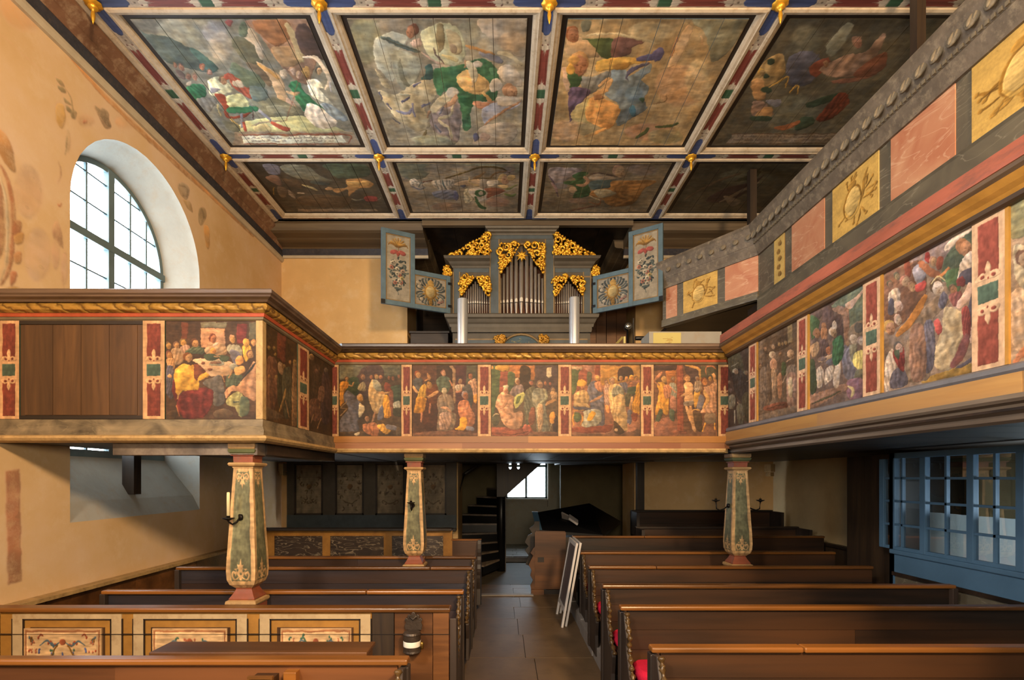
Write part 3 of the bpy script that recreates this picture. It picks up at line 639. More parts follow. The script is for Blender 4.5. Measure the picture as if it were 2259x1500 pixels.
painting('ceiling_violin', 560, 520, 'a48a66', [(300,90),(2030,65),(1415,1275),(150,1290)], '''
p 776 1500 70 2030 70 1900 300 1700 480 1640 330 1600 180;b ba8 1100 200 220 100;s b97 90 1480 130 1380 330 1250 650;s a75 44 1350 250 1290 420;b b86 1400 700 250 200;b ba8 1550 650 120 200;s a86 40 1570 230 1590 320
s 864 9 1120 720 1300 690;s 864 9 1090 880 1240 850 1260 780;s 864 9 1190 560 1330 500;s 864 9 1180 880 1210 780;b a76 1100 1150 250 80;b a87 300 1150 150 100
p b97 300 280 420 260 560 330 600 440 480 440 300 420;h b75 350 235 74 953;p 776 430 110 510 100 500 190 440 200
p 453 440 270 620 270 740 280 720 440 620 440 560 350 500 290;p 644 740 280 860 260 1030 290 920 350 890 420 720 440;s ba8 24 480 240 700 220 1000 270 1180 310
p ca9 250 560 300 560 330 740 280 740
d 678 720 570 860 570 900 620 1100 500 1090 580 1000 650 1090 720 1050 830 1070 920 940 1010 800 1100 780 1000 810 910 700 840 660 780 720 680
p 446 870 580 1020 510 1090 500 900 600 880 680;e 368 930 950 36 54;b 579 950 800 90 90;p 354 990 830 1050 830 1040 870
d 777 430 640 560 620 700 580 700 660 560 780 480 770;p 353 300 570 450 620 400 740 330 730;d 546 330 740 520 760 440 870 380 960 335 1060
h b75 420 515 108 b85 .1;b c94 360 470 60 40;e c94 330 560 40 60
p c94 570 490 700 450 900 440 1080 480 900 530 860 560 740 560 580 575;s c95 40 940 470 1095 490;p a73 740 520 900 500 860 560 760 560;s 532 9 705 460 710 600
s 447 66 960 465 1100 440 1200 360;e 447 1170 410 52 74 30
p ba7 400 900 520 850 500 1000 560 1080 420 1060 340 1010;d d95 520 830 680 860 820 930 780 1040 700 1130 520 1060 480 960;s c96 66 600 730 710 640;s c96 50 735 650 650 770 545 800;e 964 600 830 50 30
s d95 30 480 1200 600 1160 690 1125;b 776 500 1140 90 60;s 453 34 960 1210 1060 1150 1090 1110;s 453 26 1150 1105 1280 1090 1375 1058;b 886 1250 1190 170 70''')
painting('ceiling_angels', 520, 480, '5a5446', [(750,105),(2290,90),(1200,1170),(115,1175)], '''
b 776 900 280 130 130;p 887 1060 320 1240 130 1290 190 1120 420;p 556 760 420 1000 400 950 640 750 660;b 554 1900 300 150 200;b 665 800 900 200 150
d a85 450 600 560 450 700 400 720 560 650 640 540 700 470 720;p b85 430 640 530 620 560 770 480 790;e 343 600 470 32 26;e 343 560 590 28 24;e 343 570 710 46 28;h a85 520 560 34 c94
s c94 16 590 690 735 600 720 690;s c94 14 750 740 825 665 820 745;d 976 450 820 520 800 600 860 620 920 460 930;p b85 540 860 620 860 600 940 480 940;p 343 450 930 600 930 590 968 445 962;p 889 560 800 680 790 660 860
p 843 920 520 1040 430 1100 470 980 600;d 976 1000 540 1200 420 1400 380 1540 220 1570 260 1450 480 1250 600;h a76 1330 300 50 865;h a75 1060 480 34 843;s 854 44 1120 630 1300 620 1500 560;p 743 1300 560 1560 380 1560 520 1400 600
p 343 910 810 1060 760 1180 730 1120 800 940 850;d 732 1180 730 1260 760 1240 850 1090 960 980 960 1060 860;p 343 810 1030 860 940 960 930 960 990 860 1040;s 953 40 640 1030 740 1020 860 970
q 876 290 1085 1180 1080 1160 1150 240 1155;s 643 10 280 1080 1180 1076;s 643 10 235 1160 1150 1156''', texts=[(330,1110,1130,1108,20,'433'), (300,1138,1100,1136,20,'433')])
painting('ceiling_fire', 480, 330, '484238', [(90,115),(1770,115),(2150,830),(750,830)], '''
p 778 300 130 520 140 560 280 420 270;p 776 560 150 900 140 1100 280 1300 380 1000 370 700 290;p 454 1150 130 1700 130 1800 300 1500 340 1350 330 1250 230;b 343 1600 200 120 60;p 543 600 330 850 380 900 480 700 430
p a74 1500 360 1680 345 1870 410 1830 480 1700 480 1600 560 1560 600 1520 500 1400 550 1320 490 1500 470;p c95 1510 380 1660 380 1690 460 1540 450;p c95 1700 380 1830 400 1800 450 1720 440;e c96 1280 490 56 26
p 865 380 320 540 300 620 440 520 420;s ba7 26 900 430 1040 480 1130 520;d 876 700 500 820 580 830 640 740 580;s a98 34 840 550 950 560;s 876 34 1030 590 1150 610;p 654 560 460 700 500 700 620 620 600
p 543 900 600 1300 580 1600 640 1500 760 900 720;p 455 1000 380 1250 400 1250 440 1050 420;p 833 1780 605 1930 605 1960 670 1830 680;s 998 12 1940 665 2010 620;s 887 14 1600 640 1680 660 1780 640
q 876 900 785 1950 785 1985 822 900 826;s c93 24 510 470 530 575''')
painting('ceiling_harp', 480, 330, '8a7a66', [(95,110),(1915,95),(1895,885),(435,885)], '''
p 665 100 115 540 110 580 280 440 370 240 340;p 776 960 110 1900 100 1880 260 1500 150 1200 140;b 876 700 200 200 80;b 754 900 800 220 60;b 965 1600 730 170 80;b 766 1750 200 100 80
s 542 30 830 352 1000 300 1250 180 1450 155 1650 180 1770 255;s 655 46 1690 240 1830 215
p 753 1220 350 1380 250 1410 230 1330 340;s 542 20 1215 372 1400 352 1560 345;s 753 30 1480 340 1560 260 1710 225
p b97 970 440 1130 380 1330 370 1340 480 1200 470 1050 480;s b96 26 1170 320 1190 420 1330 480;p 556 1050 470 1130 460 1100 500
d ba9 640 400 800 370 960 380 940 510 860 545 720 525;s 455 18 700 390 745 520;s 455 18 800 380 820 470 870 545;s 455 14 900 390 915 510;s 455 10 860 390 870 480;s 455 10 940 400 930 470
d ba9 320 390 400 360 480 430 550 500 450 515 360 475;s 455 14 345 425 420 395;s 455 14 370 460 440 415;s 455 14 465 505 480 440 530 420;s 667 20 345 470 480 535 560 500;s 557 20 230 390 290 345;s 632 34 505 415 650 385
d 778 680 560 980 540 1040 620 1030 690 860 690 700 640;p 557 990 560 1055 640 1030 710 975 650
d ba8 1120 540 1200 520 1260 640 1230 730 1140 740;p ba9 1180 540 1380 500 1455 640 1390 710 1290 690
p 743 1400 510 1580 505 1710 570 1460 680 1450 580;s aa9 12 1420 695 1600 620 1840 505
p 876 1340 380 1440 370 1440 490 1340 500;p cba 1440 400 1590 380 1590 445 1480 475;h b86 1690 360 84 a85 .5;e a85 1790 330 70 50
s 353 46 1280 640 1320 740 1370 800 1450 835;e 353 1350 590 76 54;e 987 1362 590 32 32;s 774 40 1620 470 1750 520 1885 440;s 563 36 1690 600 1800 635 1865 600;p b96 1600 460 1760 460 1700 525''')
painting('ceiling_flute', 480, 330, '7a6a54', [(310,95),(2030,75),(1580,825),(215,850)], '''
b 766 1600 180 200 90;b 665 700 140 150 50;d 988 330 180 560 160 800 190 640 300 540 380 420 460 340 340;s 545 24 330 290 400 460 450 620;b 778 480 450 90 50;p 977 340 400 420 460 440 560 380 480
p 987 880 290 1010 250 1180 290 1310 310 1100 355 900 345;s 433 14 880 260 1050 240 1290 312
d 353 640 290 740 240 860 240 800 320 830 360 870 470 880 540 830 610 640 635 700 500 640 440 530 430 530 390 700 360
s b86 50 800 300 855 360 800 440 690 440;e b97 640 510 58 48;p 455 890 370 1165 350 1155 450 1060 485 890 495
d 963 1180 370 1500 350 1770 360 1700 420 1580 500 1480 650 1360 730 1120 745 1000 620 860 620 900 530 1060 480 1150 460;p a97 930 520 1080 490 1230 555 1100 610 990 620;s 853 20 840 690 980 720 1010 620;s ba8 30 860 600 1000 660
h a86 1300 215 100 976;s 643 24 600 825 760 780 970 740;b 654 340 690 90 40;b 865 700 680 120 50''')
painting('ceiling_dragon', 400, 260, '443e30', [(1546,359),(1823,359),(1714,466),(1479,466)], '''
b 554 1650 390 60 20;p 322 1560 440 1600 415 1660 400 1690 385 1665 410 1640 430 1600 445;s 654 6 1590 445 1640 420 1680 400;p 332 1620 400 1680 375 1670 390;p 654 1600 430 1640 440 1620 455;s 543 5 1510 440 1580 400 1640 380''')
# ---------------------------------------------------------------- painted ornament shared by repeated boards
def flat(key, W, H, bg, fn, age=.12, alpha=False):
    cv = Canvas(W, H, bg, None, age); fn(cv); PIC[key] = cv.image(key, alpha)
def _pilaster(cv, cream, red, green):
    cv.a[:] = hexc(cream)*(1+(vnoise(cv.H, cv.W, 8, 4)[..., None]-.5)*.25)
    W, H = cv.W, cv.H; x0, x1 = W*.19, W*.81
    cv.poly([x0, H*.03, x1, H*.03, x1, H*.40, x0, H*.40], red, smooth=False, shade=.1)
    cv.poly([x0, H*.60, x1, H*.60, x1, H*.97, x0, H*.97], red, smooth=False, shade=.1)
    cv.poly([x0, H*.44, x1, H*.44, x1, H*.56, x0, H*.56], green, smooth=False, shade=.1)
    for s, y in ((1, H*.40), (-1, H*.60)):
        q = lambda L: [k for a, b in L for k in (W*.5+a*W*.31, y-s*b*H*.10)]
        cv.poly(q([(-1.05, -.1), (1.05, -.1), (1.05, .25), (.6, .42), (.25, .35), (.3, .7), (0, 1.12), (-.3, .7), (-.25, .35), (-.6, .42), (-1.05, .25)]), cream, shade=.1)
        for k in (-1, 1): cv.ell([W*.5+k*W*.17, y-s*H*.012, W*.065, H*.012], red, shade=.1)
        cv.ell([W*.5, y+s*H*.005, W*.03, H*.009], red, shade=.1)
flat('pilaster', 96, 460, 'b89878', lambda cv: _pilaster(cv, 'be9a74', '70372d', '43564a'))
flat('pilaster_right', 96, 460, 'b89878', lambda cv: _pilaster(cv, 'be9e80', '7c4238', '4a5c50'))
def _band(cv):
    W, H = cv.W, cv.H; cream = 'bfae98'
    cv.a[:] = hexc(cream)*(1+(vnoise(H, W, 6, 4, 6)[..., None]-.5)*.25)
    for s in (0, 1):
        f = (lambda x: W*x) if s == 0 else (lambda x: W*(1-x))
        cv.poly([f(0), H*.08, f(.115), H*.08, f(.135), H*.3, f(.14), H*.5, f(.135), H*.7, f(.115), H*.92, f(0), H*.92], '48557e', smooth=False, shade=.1)
        cv.poly([f(.215), H*.1, f(.44), H*.1, f(.44), H*.9, f(.215), H*.9], '84443a', smooth=False, shade=.12)
        for x, d in ((.205, 1), (.45, -1)):
            q = lambda L: [k for a, b in L for k in (f(x+d*a*.052), H*(.5+b*.42))]
            cv.poly(q([(-.3, -.9), (.25, -.75), (.35, -.3), (.7, -.35), (.45, -.12), (1.05, 0), (.45, .12), (.7, .35), (.35, .3), (.25, .75), (-.3, .9)]), 'cdbda6', shade=.1)
        cv.ell([f(.165), H*.5, W*.006, H*.1], '8a7a68'); cv.ell([f(.19), H*.25, W*.005, H*.08], '7a5a50'); cv.ell([f(.19), H*.75, W*.005, H*.08], '7a5a50')
    cv.poly([W*.47, H*.08, W*.53, H*.08, W*.53, H*.92, W*.47, H*.92], '3f5f45', smooth=False, shade=.1)
flat('rib_band', 640, 56, 'bfae98', _band)
def _shaft(cv):
    W, H = cv.W, cv.H; cream, ol = 'bd986a', '68664c'
    cv.a[:] = hexc(cream)*(1+(vnoise(H, W, 10, 4)[..., None]-.5)*.3)
    cv.poly([W*.17, H*.06, W*.3, H*.035, W*.7, H*.035, W*.83, H*.06, W*.84, H*.5, W*.85, H*.90, W*.75, H*.935, W*.25, H*.935, W*.15, H*.90, W*.16, H*.5], ol, shade=.12)
    for y, s, h in ((.045, 1, .13), (.93, -1, .18)):
        q = lambda L: [k for a, b in L for k in (W*.5+a*W*.30, H*(y+s*b*h))]
        cv.poly(q([(-.12, 0), (.12, 0), (.35, .25), (.8, .3), (.5, .42), (.75, .52), (.3, .55), (.38, .72), (.14, .72), (0, 1), (-.14, .72), (-.38, .72), (-.3, .55), (-.75, .52), (-.5, .42), (-.8, .3), (-.35, .25)]), cream, shade=.1)
        for k in (-1, 1): cv.stroke(q([(.15*k, .12), (.7*k, .02), (.98*k, .2), (.8*k, .38), (.55*k, .28), (.66*k, .17)]), W*.075, cream)
        for k in (-1, 1): cv.ell([W*.5+k*W*.1, H*(y+s*.45*h), W*.04, H*.012], ol)
        cv.ell([W*.5, H*(y+s*.3*h), W*.035, H*.012], ol)
flat('column_face', 120, 560, 'bd986a', _shaft, age=.2)
def _grotesque(cv, seed):
    W, H = cv.W, cv.H; r = random.Random(seed); bgc = 'b58f66'
    cv.a[:] = hexc(bgc)*(1+(vnoise(H, W, 8, 4)[..., None]-.5)*.2)
    for e, c in ((.02, '8a5a3a'), (.045, 'c4a078')):
        cv.poly([W*e*.8, H*e*1.2, W*(1-e*.8), H*e*1.2, W*(1-e*.8), H*(1-e*1.2), W*e*.8, H*(1-e*1.2)], c, smooth=False, shade=.03)
    cv.poly([W*.05, H*.08, W*.95, H*.08, W*.95, H*.92, W*.05, H*.92], 'b99770', smooth=False, shade=.05)
    cols = ['4a5a66', '8a3f28', '3f5a48', '6a4418', '47507a', '9a5a40']
    for _ in range(26):
        x = r.uniform(.06, .47); y = r.uniform(.12, .9); a = r.uniform(-1.2, 1.2); L = r.uniform(.03, .07); c = r.choice(cols); wd = r.uniform(.012, .028)
        for k in (1, -1):
            fx = lambda t: W*(.5+k*(t-.5)); 
            x1, y1 = x+L*math.cos(a), y+L*1.8*math.sin(a); xm, ym = (x+x1)/2+L*.3*math.sin(a), (y+y1)/2-L*.5*math.cos(a)
            if r.random() < .5 or k == 1: cv.stroke([fx(x), H*y, fx(xm), H*ym, fx(x1), H*y1], W*wd, c)
            cv.ell([fx(x), H*y, W*.012, H*.022], c)
    for k in (1, -1):
        for yy in (.42, .78):
            cv.stroke([W*(.5+k*.32), H*yy, W*(.5+k*.16), H*yy, W*(.5+k*.10), H*(yy-.12), W*(.5+k*.06), H*(yy-.18)], W*.018, '6a4a20')
        cv.stroke([W*(.5+k*.30), H*.25, W*(.5+k*.2), H*.18, W*(.5+k*.12), H*.26, W*(.5+k*.03), H*.2], W*.016, '4a5a66')
    cv.ell([W*.5, H*.42, W*.012, H*.07], '47507a'); cv.ell([W*.5, H*.75, W*.014, H*.09], '4a5a66'); cv.ell([W*.5, H*.2, W*.04, H*.05], '8a4a30')
for i in range(3): flat('grotesque_%d' % i, 300, 190, 'b58f66', lambda cv, i=i: _grotesque(cv, 11+i))
def _screen(cv, seed):
    W, H = cv.W, cv.H; r = random.Random(seed)
    for _ in range(12):
        x = r.uniform(.12, .46); y = r.uniform(.15, .9); a = r.uniform(0, 6); L = r.uniform(.05, .12)
        for k in (1, -1):
            fx = lambda t: W*(.5+k*(t-.5)); cv.stroke([fx(x), H*y, fx(x+L*math.cos(a)), H*(y+L*.7*math.sin(a)), fx(x+L*math.cos(a+1)), H*(y+L*math.sin(a+1))], W*.035, r.choice(['5a4a34', '6a5a40', '544434']))
    cv.stroke([W*.2, H*.72, W*.5, H*.8, W*.8, H*.72], W*.03, '5a4a34'); cv.ell([W*.5, H*.45, W*.1, H*.05], '6a5034')
for i in range(4): flat('screen_%d' % i, 90, 160, '8a7a62', lambda cv, i=i: _screen(cv, 31+i))
def _bouquet(cv):
    W, H = cv.W, cv.H; r = random.Random(5)
    cv.a[:] = hexc('a39884')*(1+(vnoise(H, W, 6, 4)[..., None]-.5)*.2)
    for k in range(9):
        a = math.pi*(1.02+k*.12); 
        cv.stroke([W*.5, H*.155, W*(.5+.33*math.cos(a)), H*(.15+.11*math.sin(a))], W*.12, 'b08848' if k % 2 else '9a7236')
    cv.stroke([W*.1, H*.17, W*.2, H*.13, W*.5, H*.175, W*.8, H*.13, W*.9, H*.17], W*.06, '8a6430')
    cv.stroke([W*.5, H*.17, W*.5, H*.3], W*.06, '8a5a3a')
    for k in (-1, 1): cv.ell([W*(.5+k*.16), H*.26, W*.16, H*.035, k*15], 'a0524a')
    cv.ell([W*.5, H*.28, W*.07, H*.03], '8a4038'); cv.stroke([W*.5, H*.28, W*.48, H*.35], W*.06, 'a0524a')
    for _ in range(80):
        t = r.random(); y = .36+.46*t; wd = .36*(1-abs(t-.35)*.9); x = .5+r.uniform(-wd, wd); a = r.uniform(0, 6.3)
        cv.stroke([W*x, H*y, W*(x+.06*math.cos(a)), H*(y+.02*math.sin(a)), W*(x+.12*math.cos(a+.5)), H*(y+.045*math.sin(a+.5))], W*.06, r.choice(['3f4a48', '4c5652', '2f3838', '5a625c']))
    for _ in range(13):
        t = r.random(); y = .38+.38*t; x = .5+r.uniform(-.32, .32)*(1-t*.5); c = r.choice(['b0a48e', 'a88a76', 'b09a60', 'a86a58'])
        cv.ell([W*x, H*y, W*.085, H*.03], c); cv.ell([W*x, H*y, W*.035, H*.013], '5a5448')
    cv.stroke([W*.45, H*.78, W*.52, H*.9], W*.05, '4c5652')
flat('bouquet', 130, 330, 'a39884', _bouquet, age=.1)
def _cartouche(cv, bgc, leaf, gold, mid, flo=True):
    W, H = cv.W, cv.H; r = random.Random(9)
    cv.a[:] = hexc(bgc)*(1+(vnoise(H, W, 6, 4)[..., None]-.5)*.18)
    for k in (-1, 1):
        for s in (-1, 1):
            for j in range(6):
                a = s*(.15+j*.24); R0, R1 = .24, .47
                x0, y0 = .5+k*R0*math.cos(a), .5+R0*math.sin(a); x1, y1 = .5+k*R1*math.cos(a+.1*s), .5+(R1-.02)*math.sin(a+.12*s)
                cv.stroke([W*x0, H*y0, W*((x0+x1)/2), H*((y0+y1)/2-.03*s), W*x1, H*y1, W*(x1-k*.05), H*(y1+.03*s)], W*.06, leaf[j % len(leaf)])
    if flo:
        for _ in range(7): cv.ell([W*r.choice([r.uniform(.08, .25), r.uniform(.75, .92)]), H*r.uniform(.15, .85), W*.06, H*.055], r.choice(['a89c88', '9a7468']))
    for k in range(14):
        a = 2*math.pi*k/14; cv.stroke([W*(.5+.16*math.cos(a)), H*(.52+.2*math.sin(a)), W*(.5+.27*math.cos(a+.15)), H*(.52+.32*math.sin(a+.15))], W*.12, gold if k % 2 else mid)
    cv.ell([W*.5, H*.2, W*.1, H*.1], gold); cv.ell([W*.5, H*.87, W*.06, H*.1], mid)
    cv.ell([W*.5, H*.52, W*.19, H*.25], mid); cv.ell([W*.5, H*.51, W*.16, H*.21], gold); cv.ell([W*.49, H*.5, W*.135, H*.18], bgc if not flo else 'b09a68')
flat('cartouche_organ', 200, 200, '9a9080', lambda cv: _cartouche(cv, '9a9080', ['454c4c', '5a605c', '3a4242'], 'b08c4c', '8a6830'), age=.1)
def _cart2(cv, seed):
    W, H = cv.W, cv.H; r = random.Random(seed); b, m, l = '8a6428', 'a57c38', 'c09a50'
    cv.a[:] = hexc('c8a257')*(1+(vnoise(H, W, 6, 4)[..., None]-.5)*.16)
    for _ in range(14):
        a = r.uniform(0, 6.3); R0, R1 = r.uniform(.2, .28), r.uniform(.36, .46); bend = r.uniform(-.5, .5)
        p = [W*(.5+R0*math.cos(a)), H*(.5+R0*math.sin(a)), W*(.5+(R0+R1)/2*math.cos(a+bend*.5)), H*(.5+(R0+R1)/2*math.sin(a+bend*.5)), W*(.5+R1*math.cos(a+bend)), H*(.5+R1*math.sin(a+bend))]
        cv.stroke(p, W*.035, b if r.random() < .6 else m); cv.ell([p[4], p[5], W*.03, H*.03], m)
    cv.stroke([W*.3, H*.75, W*.5, H*.72, W*.68, H*.5, W*.72, H*.25, W*.8, H*.12], W*.06, m)
    cv.ell([W*.46, H*.5, W*.2, H*.27, 10], b); cv.ell([W*.465, H*.5, W*.165, H*.23, 10], 'c8a866'); cv.stroke([W*.3, H*.6, W*.4, H*.75, W*.56, H*.72, W*.64, H*.5], W*.05, l)
    cv.ell([W*.46, H*.2, W*.09, H*.07], m)
for i in range(3): flat('cartouche_gallery_%d' % i, 190, 190, 'c8a257', lambda cv, i=i: _cart2(cv, 3+i), age=.08)
def _drops(cv):
    W, H = cv.W, cv.H; cv.a[:] = hexc('c8a760')*(1+(vnoise(H, W, 6, 4)[..., None]-.5)*.12)
    for k in range(5): cv.ell([W*(.5+.06*(-1)**k), H*(.14+.17*k), W*.22, H*.05, 60], '8a6a38')
flat('drops', 60, 200, 'c8a760', _drops, age=.06)
def _lunette(cv):
    W, H = cv.W, cv.H; r = random.Random(2); cv.a[:] = hexc('40545e')*(1+(vnoise(H, W, 6, 4)[..., None]-.5)*.25)
    for _ in range(40):
        x = r.uniform(.12, .88); y = r.uniform(.3, .95); a = r.uniform(0, 6.3)
        cv.stroke([W*x, H*y, W*(x+.08*math.cos(a)), H*(y+.12*math.sin(a))], W*.03, r.choice(['6a6648', '8a8058', '4a5238', '9a8a60']))
flat('lunette', 180, 80, '40545e', _lunette)
# wall painting on the plaster of the left wall, drawn over the wall's own plane (transparent where bare)
LWX = -4.3
def wall_px(Y, z): return (CX+LWX*FOC/Y, CY-(z-EYE)*FOC/Y)
FY0, FY1, FZ0, FZ1 = 3.35, 9.81, 0.75, 6.2
cv = Canvas(1150, 1000, 'c98', [wall_px(FY0, FZ1), wall_px(FY1, FZ1), wall_px(FY1, FZ0), wall_px(FY0, FZ0)], age=.1)
cv.cov[:] = 0
cv.ops('''
p c9863a -30 270 10 290 28 330 33 375 20 370 0 340
s b5603a 12 0 360 18 400 26 440 28 480 26 540 16 600 0 630;s d8c8a4 9 0 385 12 440 14 500 12 570 0 620;p b06a48 -40 400 0 400 8 480 4 560 -40 600
p a8502c 28 488 46 490 40 520 28 525;p c8883c 28 520 48 510 50 535 34 540;p b4703c 28 560 44 555 44 580 30 580;p c09040 20 630 60 640 62 650 10 650;p c0603a 20 600 34 600 34 620 22 630
p 7a7450 122 168 135 175 143 190 128 182;p 6a6848 126 188 140 190 146 204 132 200;p 7a7450 140 212 152 222 160 232 144 226;p 6a6848 145 230 158 240 166 252 150 246;p 75704e 158 240 170 246 168 262 158 258
s 807850 4 142 190 156 214 162 250 160 262
p d8a850 124 228 142 232 145 262 135 282 122 260;p 9a8060 205 230 226 240 240 262 246 280 232 282 220 262;p 5a5440 208 230 220 240 232 250 240 270 246 280 236 276 226 262 214 244;p 6a6048 222 236 238 246 240 264 228 256;b b08050 190 265 18 14;b c89048 275 270 22 14;e b85a3a 188 268 5 6
b 9a9060 150 310 6 26;s 8a8458 4 148 296 146 320 144 340
p 9a8668 392 405 406 402 418 416 414 440 404 436 396 424;s 7a6a50 4 395 408 412 414 412 432 402 430;p b08a50 404 440 420 446 426 470 414 460
p 8a7a58 440 462 452 460 456 480 446 500 438 490;s 6a6048 4 444 460 450 478 444 496;p c08840 450 500 462 506 462 545 454 540
p b08468 116 488 126 486 134 510 138 545 128 538 114 520;b c09078 120 560 10 36;s a8705a 5 124 520 130 545;b c8a090 140 590 8 40;s b07a60 4 134 600 140 640
s c87a50 3 130 355 134 380 126 405;s c06a40 5 124 446 130 452 134 444;b d8b088 60 420 30 60;b e0c0a0 80 560 30 60
q a55c40 10 1036 44 1034 46 1282 14 1290
s b8783a 10 70 20 240 220 420 390 560 520;b c8863c 60 5 60 60''')
PIC['fresco'] = cv.image('wall_painting', alpha=True)
# ================================================================ MATERIAL SET
G_FRONT = (1.0, 1.0, 1.0)
M = {}
M['plaster'] = paint('plaster', 'd0aa74', .85, .12, 1.2, .25, wear='dcc096', wearamt=.55, spec=.2)
M['plaster_dim'] = paint('plaster_dim', 'b8a27a', .85, .14, 1.5, .2, spec=.2)
M['white_plaster'] = paint('white_plaster', 'a29c90', .85, .08, 2.5, .35, wear='a08c74', wearamt=.5, spec=.2)
M['floor'] = paint('floor_stone', '66523c', .55, .2, 2.2, .12, wear='54442e', wearamt=.6)
M['grey_stone'] = paint('grey_stone', '8a8480', .6, .2, 4, .2)
M['dark_stone'] = paint('dark_stone', '4a4236', .65, .2, 3, .15)
M['ceil_dark'] = paint('ceiling_border', '2a2018', .6, .2, 4)
M['cream'] = paint('cream_moulding', 'bfae96', .55, .16, 5, .15, wear='9a8468', wearamt=.7)
M['border_cream'] = paint('border_cream', 'ac9470', .55, .16, 5, .1, wear='8a6c4a', wearamt=.6)
M['blue_paint'] = paint('blue_rib_paint', '38456e', .55, .3, 8)
M['plank_back'] = wood('ceiling_board', '3a2c1c', '54432c', 'Y', .7)
M['corn_pale'] = paint('cornice_pale', 'b8aa92', .6, .15, 5)
M['corn_dark'] = paint('cornice_dark', '34343c', .5, .35, 9, wear='5a5048', wearamt=.5)
M['corn_brown'] = paint('cornice_brown', '745440', .6, .3, 3.5, .3, wear='a48a70', wearamt=.8)
M['corn_grey'] = wood('cornice_grey', '5c4c38', '7c6a50', 'X', .6, .7)
M['gold'] = paint('gilding', 'dca434', .34, .15, 9, .15, metal=.6)
M['gold_dull'] = paint('gilding_dull', 'b8842c', .42, .3, 10, .35, metal=.35, wear='7a5a24', wearamt=.7)
def _rope():
    m, nt, b = base_mat('gilded_rope', .42, .35); co = coords(nt, (1, 1, 1)); L = nt.links
    mp = N(nt, 'ShaderNodeMapping'); mp.inputs['Rotation'].default_value = (0, .9, .6); L.new(co, mp.inputs[0])
    wv = N(nt, 'ShaderNodeTexWave', Scale=4.2, Distortion=6.0, Detail=2.0); wv.inputs['Detail Scale'].default_value = 2.5; L.new(mp.outputs[0], wv.inputs[0])
    n = N(nt, 'ShaderNodeTexNoise', Scale=9.0, Detail=6.0); L.new(co, n.inputs[0])
    c = ramp(nt, wv.outputs['Fac'], [(.0, lin('6a4a20')), (.16, lin('94702e')), (.6, lin('ac823a'))])
    c = mixc(nt, ramp(nt, n.outputs[0], [(.5, (0, 0, 0)), (.7, (.6,)*3)]), c, tuple(lin('7a5626'))); L.new(c, b.inputs['Base Color']); bump(nt, b, wv.outputs['Fac'], .5, .01); return m
M['gold_rope'] = _rope()
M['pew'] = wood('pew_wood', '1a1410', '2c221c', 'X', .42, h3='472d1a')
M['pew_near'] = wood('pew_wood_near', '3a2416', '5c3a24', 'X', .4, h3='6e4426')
M['pew_blue_sheen'] = wood('pew_wood_blue_sheen', '25242a', '3a373e', 'X', .34, h3='3a2a22')  # bluish window reflection painted into the wood colour
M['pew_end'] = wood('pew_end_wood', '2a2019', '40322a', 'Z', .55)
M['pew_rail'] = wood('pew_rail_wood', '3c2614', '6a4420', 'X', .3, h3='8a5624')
M['pew_edge'] = paint('pew_edge_polish', '4e3a20', .22, .4, 14, .3)
M['dark_wood'] = wood('dark_wood', '1c140e', '3a2a1e', 'X', .5)
M['dark_wood_z'] = wood('dark_wood_upright', '241a14', '40301f', 'Z', .5)
M['brown_board'] = wood('brown_board', '55341a', '7a4e28', 'X', .45)
M['rail_cap'] = wood('rail_cap_wood', '4a382c', '6e5846', 'X', .35)
M['rail_cap_y'] = wood('rail_cap_wood_y', '4a382c', '6e5846', 'Y', .35)
M['red_fillet'] = paint('red_fillet', '9c4426', .5, .25, 6)
M['grey_fillet'] = paint('grey_fillet', '6a5a42', .55, .25, 6)
M['yellow_plank'] = wood('yellow_plank', '8e5c28', 'a87030', 'X', .5, bmp=.1, h3='7c5030')
M['yellow_plank_y'] = wood('yellow_plank_y', '9a7040', 'b48a50', 'Y', .5, bmp=.1, h3='8a6a4a')
M['pink_plank'] = wood('pink_plank', '80502e', '92623c', 'X', .5, bmp=.1, h3='844424')
M['cream_mould'] = paint('cream_mould', 'ac8c5c', .55, .25, 7, wear='6a5030', wearamt=.6)
M['grey_mould'] = wood('grey_mould', '6a5c50', '8e8070', 'Y', .5)
M['bluegrey'] = paint('bluegrey_fillet', '6a6a70', .5, .2, 6)
M['roll_brown'] = wood('roll_brown', '4a3828', '6a5540', 'Y', .45)
M['gold_cove'] = paint('gold_cove', 'b8853c', .45, .25, 6, .15)
M['red_fascia'] = paint('red_fascia', 'a05a46', .5, .3, 5, .15, stretch=(1, .25, 1), wear='6e4a40', wearamt=.9)
M['grey_marbled'] = marble('grey_marbled', '40382c', '86755a', '9a8a6a', 4, vein=.3)
M['marble_grey'] = marble('marble_grey', '4c463c', '68604f', '928a76', 2.6, vein=.5, width=.014)
M['corn_upper'] = paint('cornice_upper_grey', '62574a', .6, .35, 5, .4, wear='968872', wearamt=.6)
M['leaf_grey'] = paint('leaf_grey', '6e6453', .6, .25, 12, .3)
M['marble_pink'] = marble('marble_pink', 'a8684c', 'c08e6c', 'd4b090', 2.4, vein=.5, width=.02)
M['marble_dark'] = marble('marble_dark', '241a14', '3a2c22', 'a09078', 5, vein=.8, width=.02)
M['panel_brown'] = wood('panel_brown', '3c2716', '5c3e22', 'Z', .45)
M['ochre'] = paint('ochre_frame', '94682c', .55, .25, 6)
M['green_cap'] = paint('capital_green', '565a3c', .55, .2, 8)
M['cream_cap'] = paint('capital_cream', 'a8865a', .55, .2, 8, wear='7a6040')
M['red_cap'] = paint('capital_red', '84462f', .5, .2, 8, wear='6a5040', wearamt=.6)
M['iron'] = paint('black_iron', '1c1816', .4, .2, 10, metal=.6)
M['brass'] = paint('brass', '8a6a34', .3, .2, 10, metal=.9)
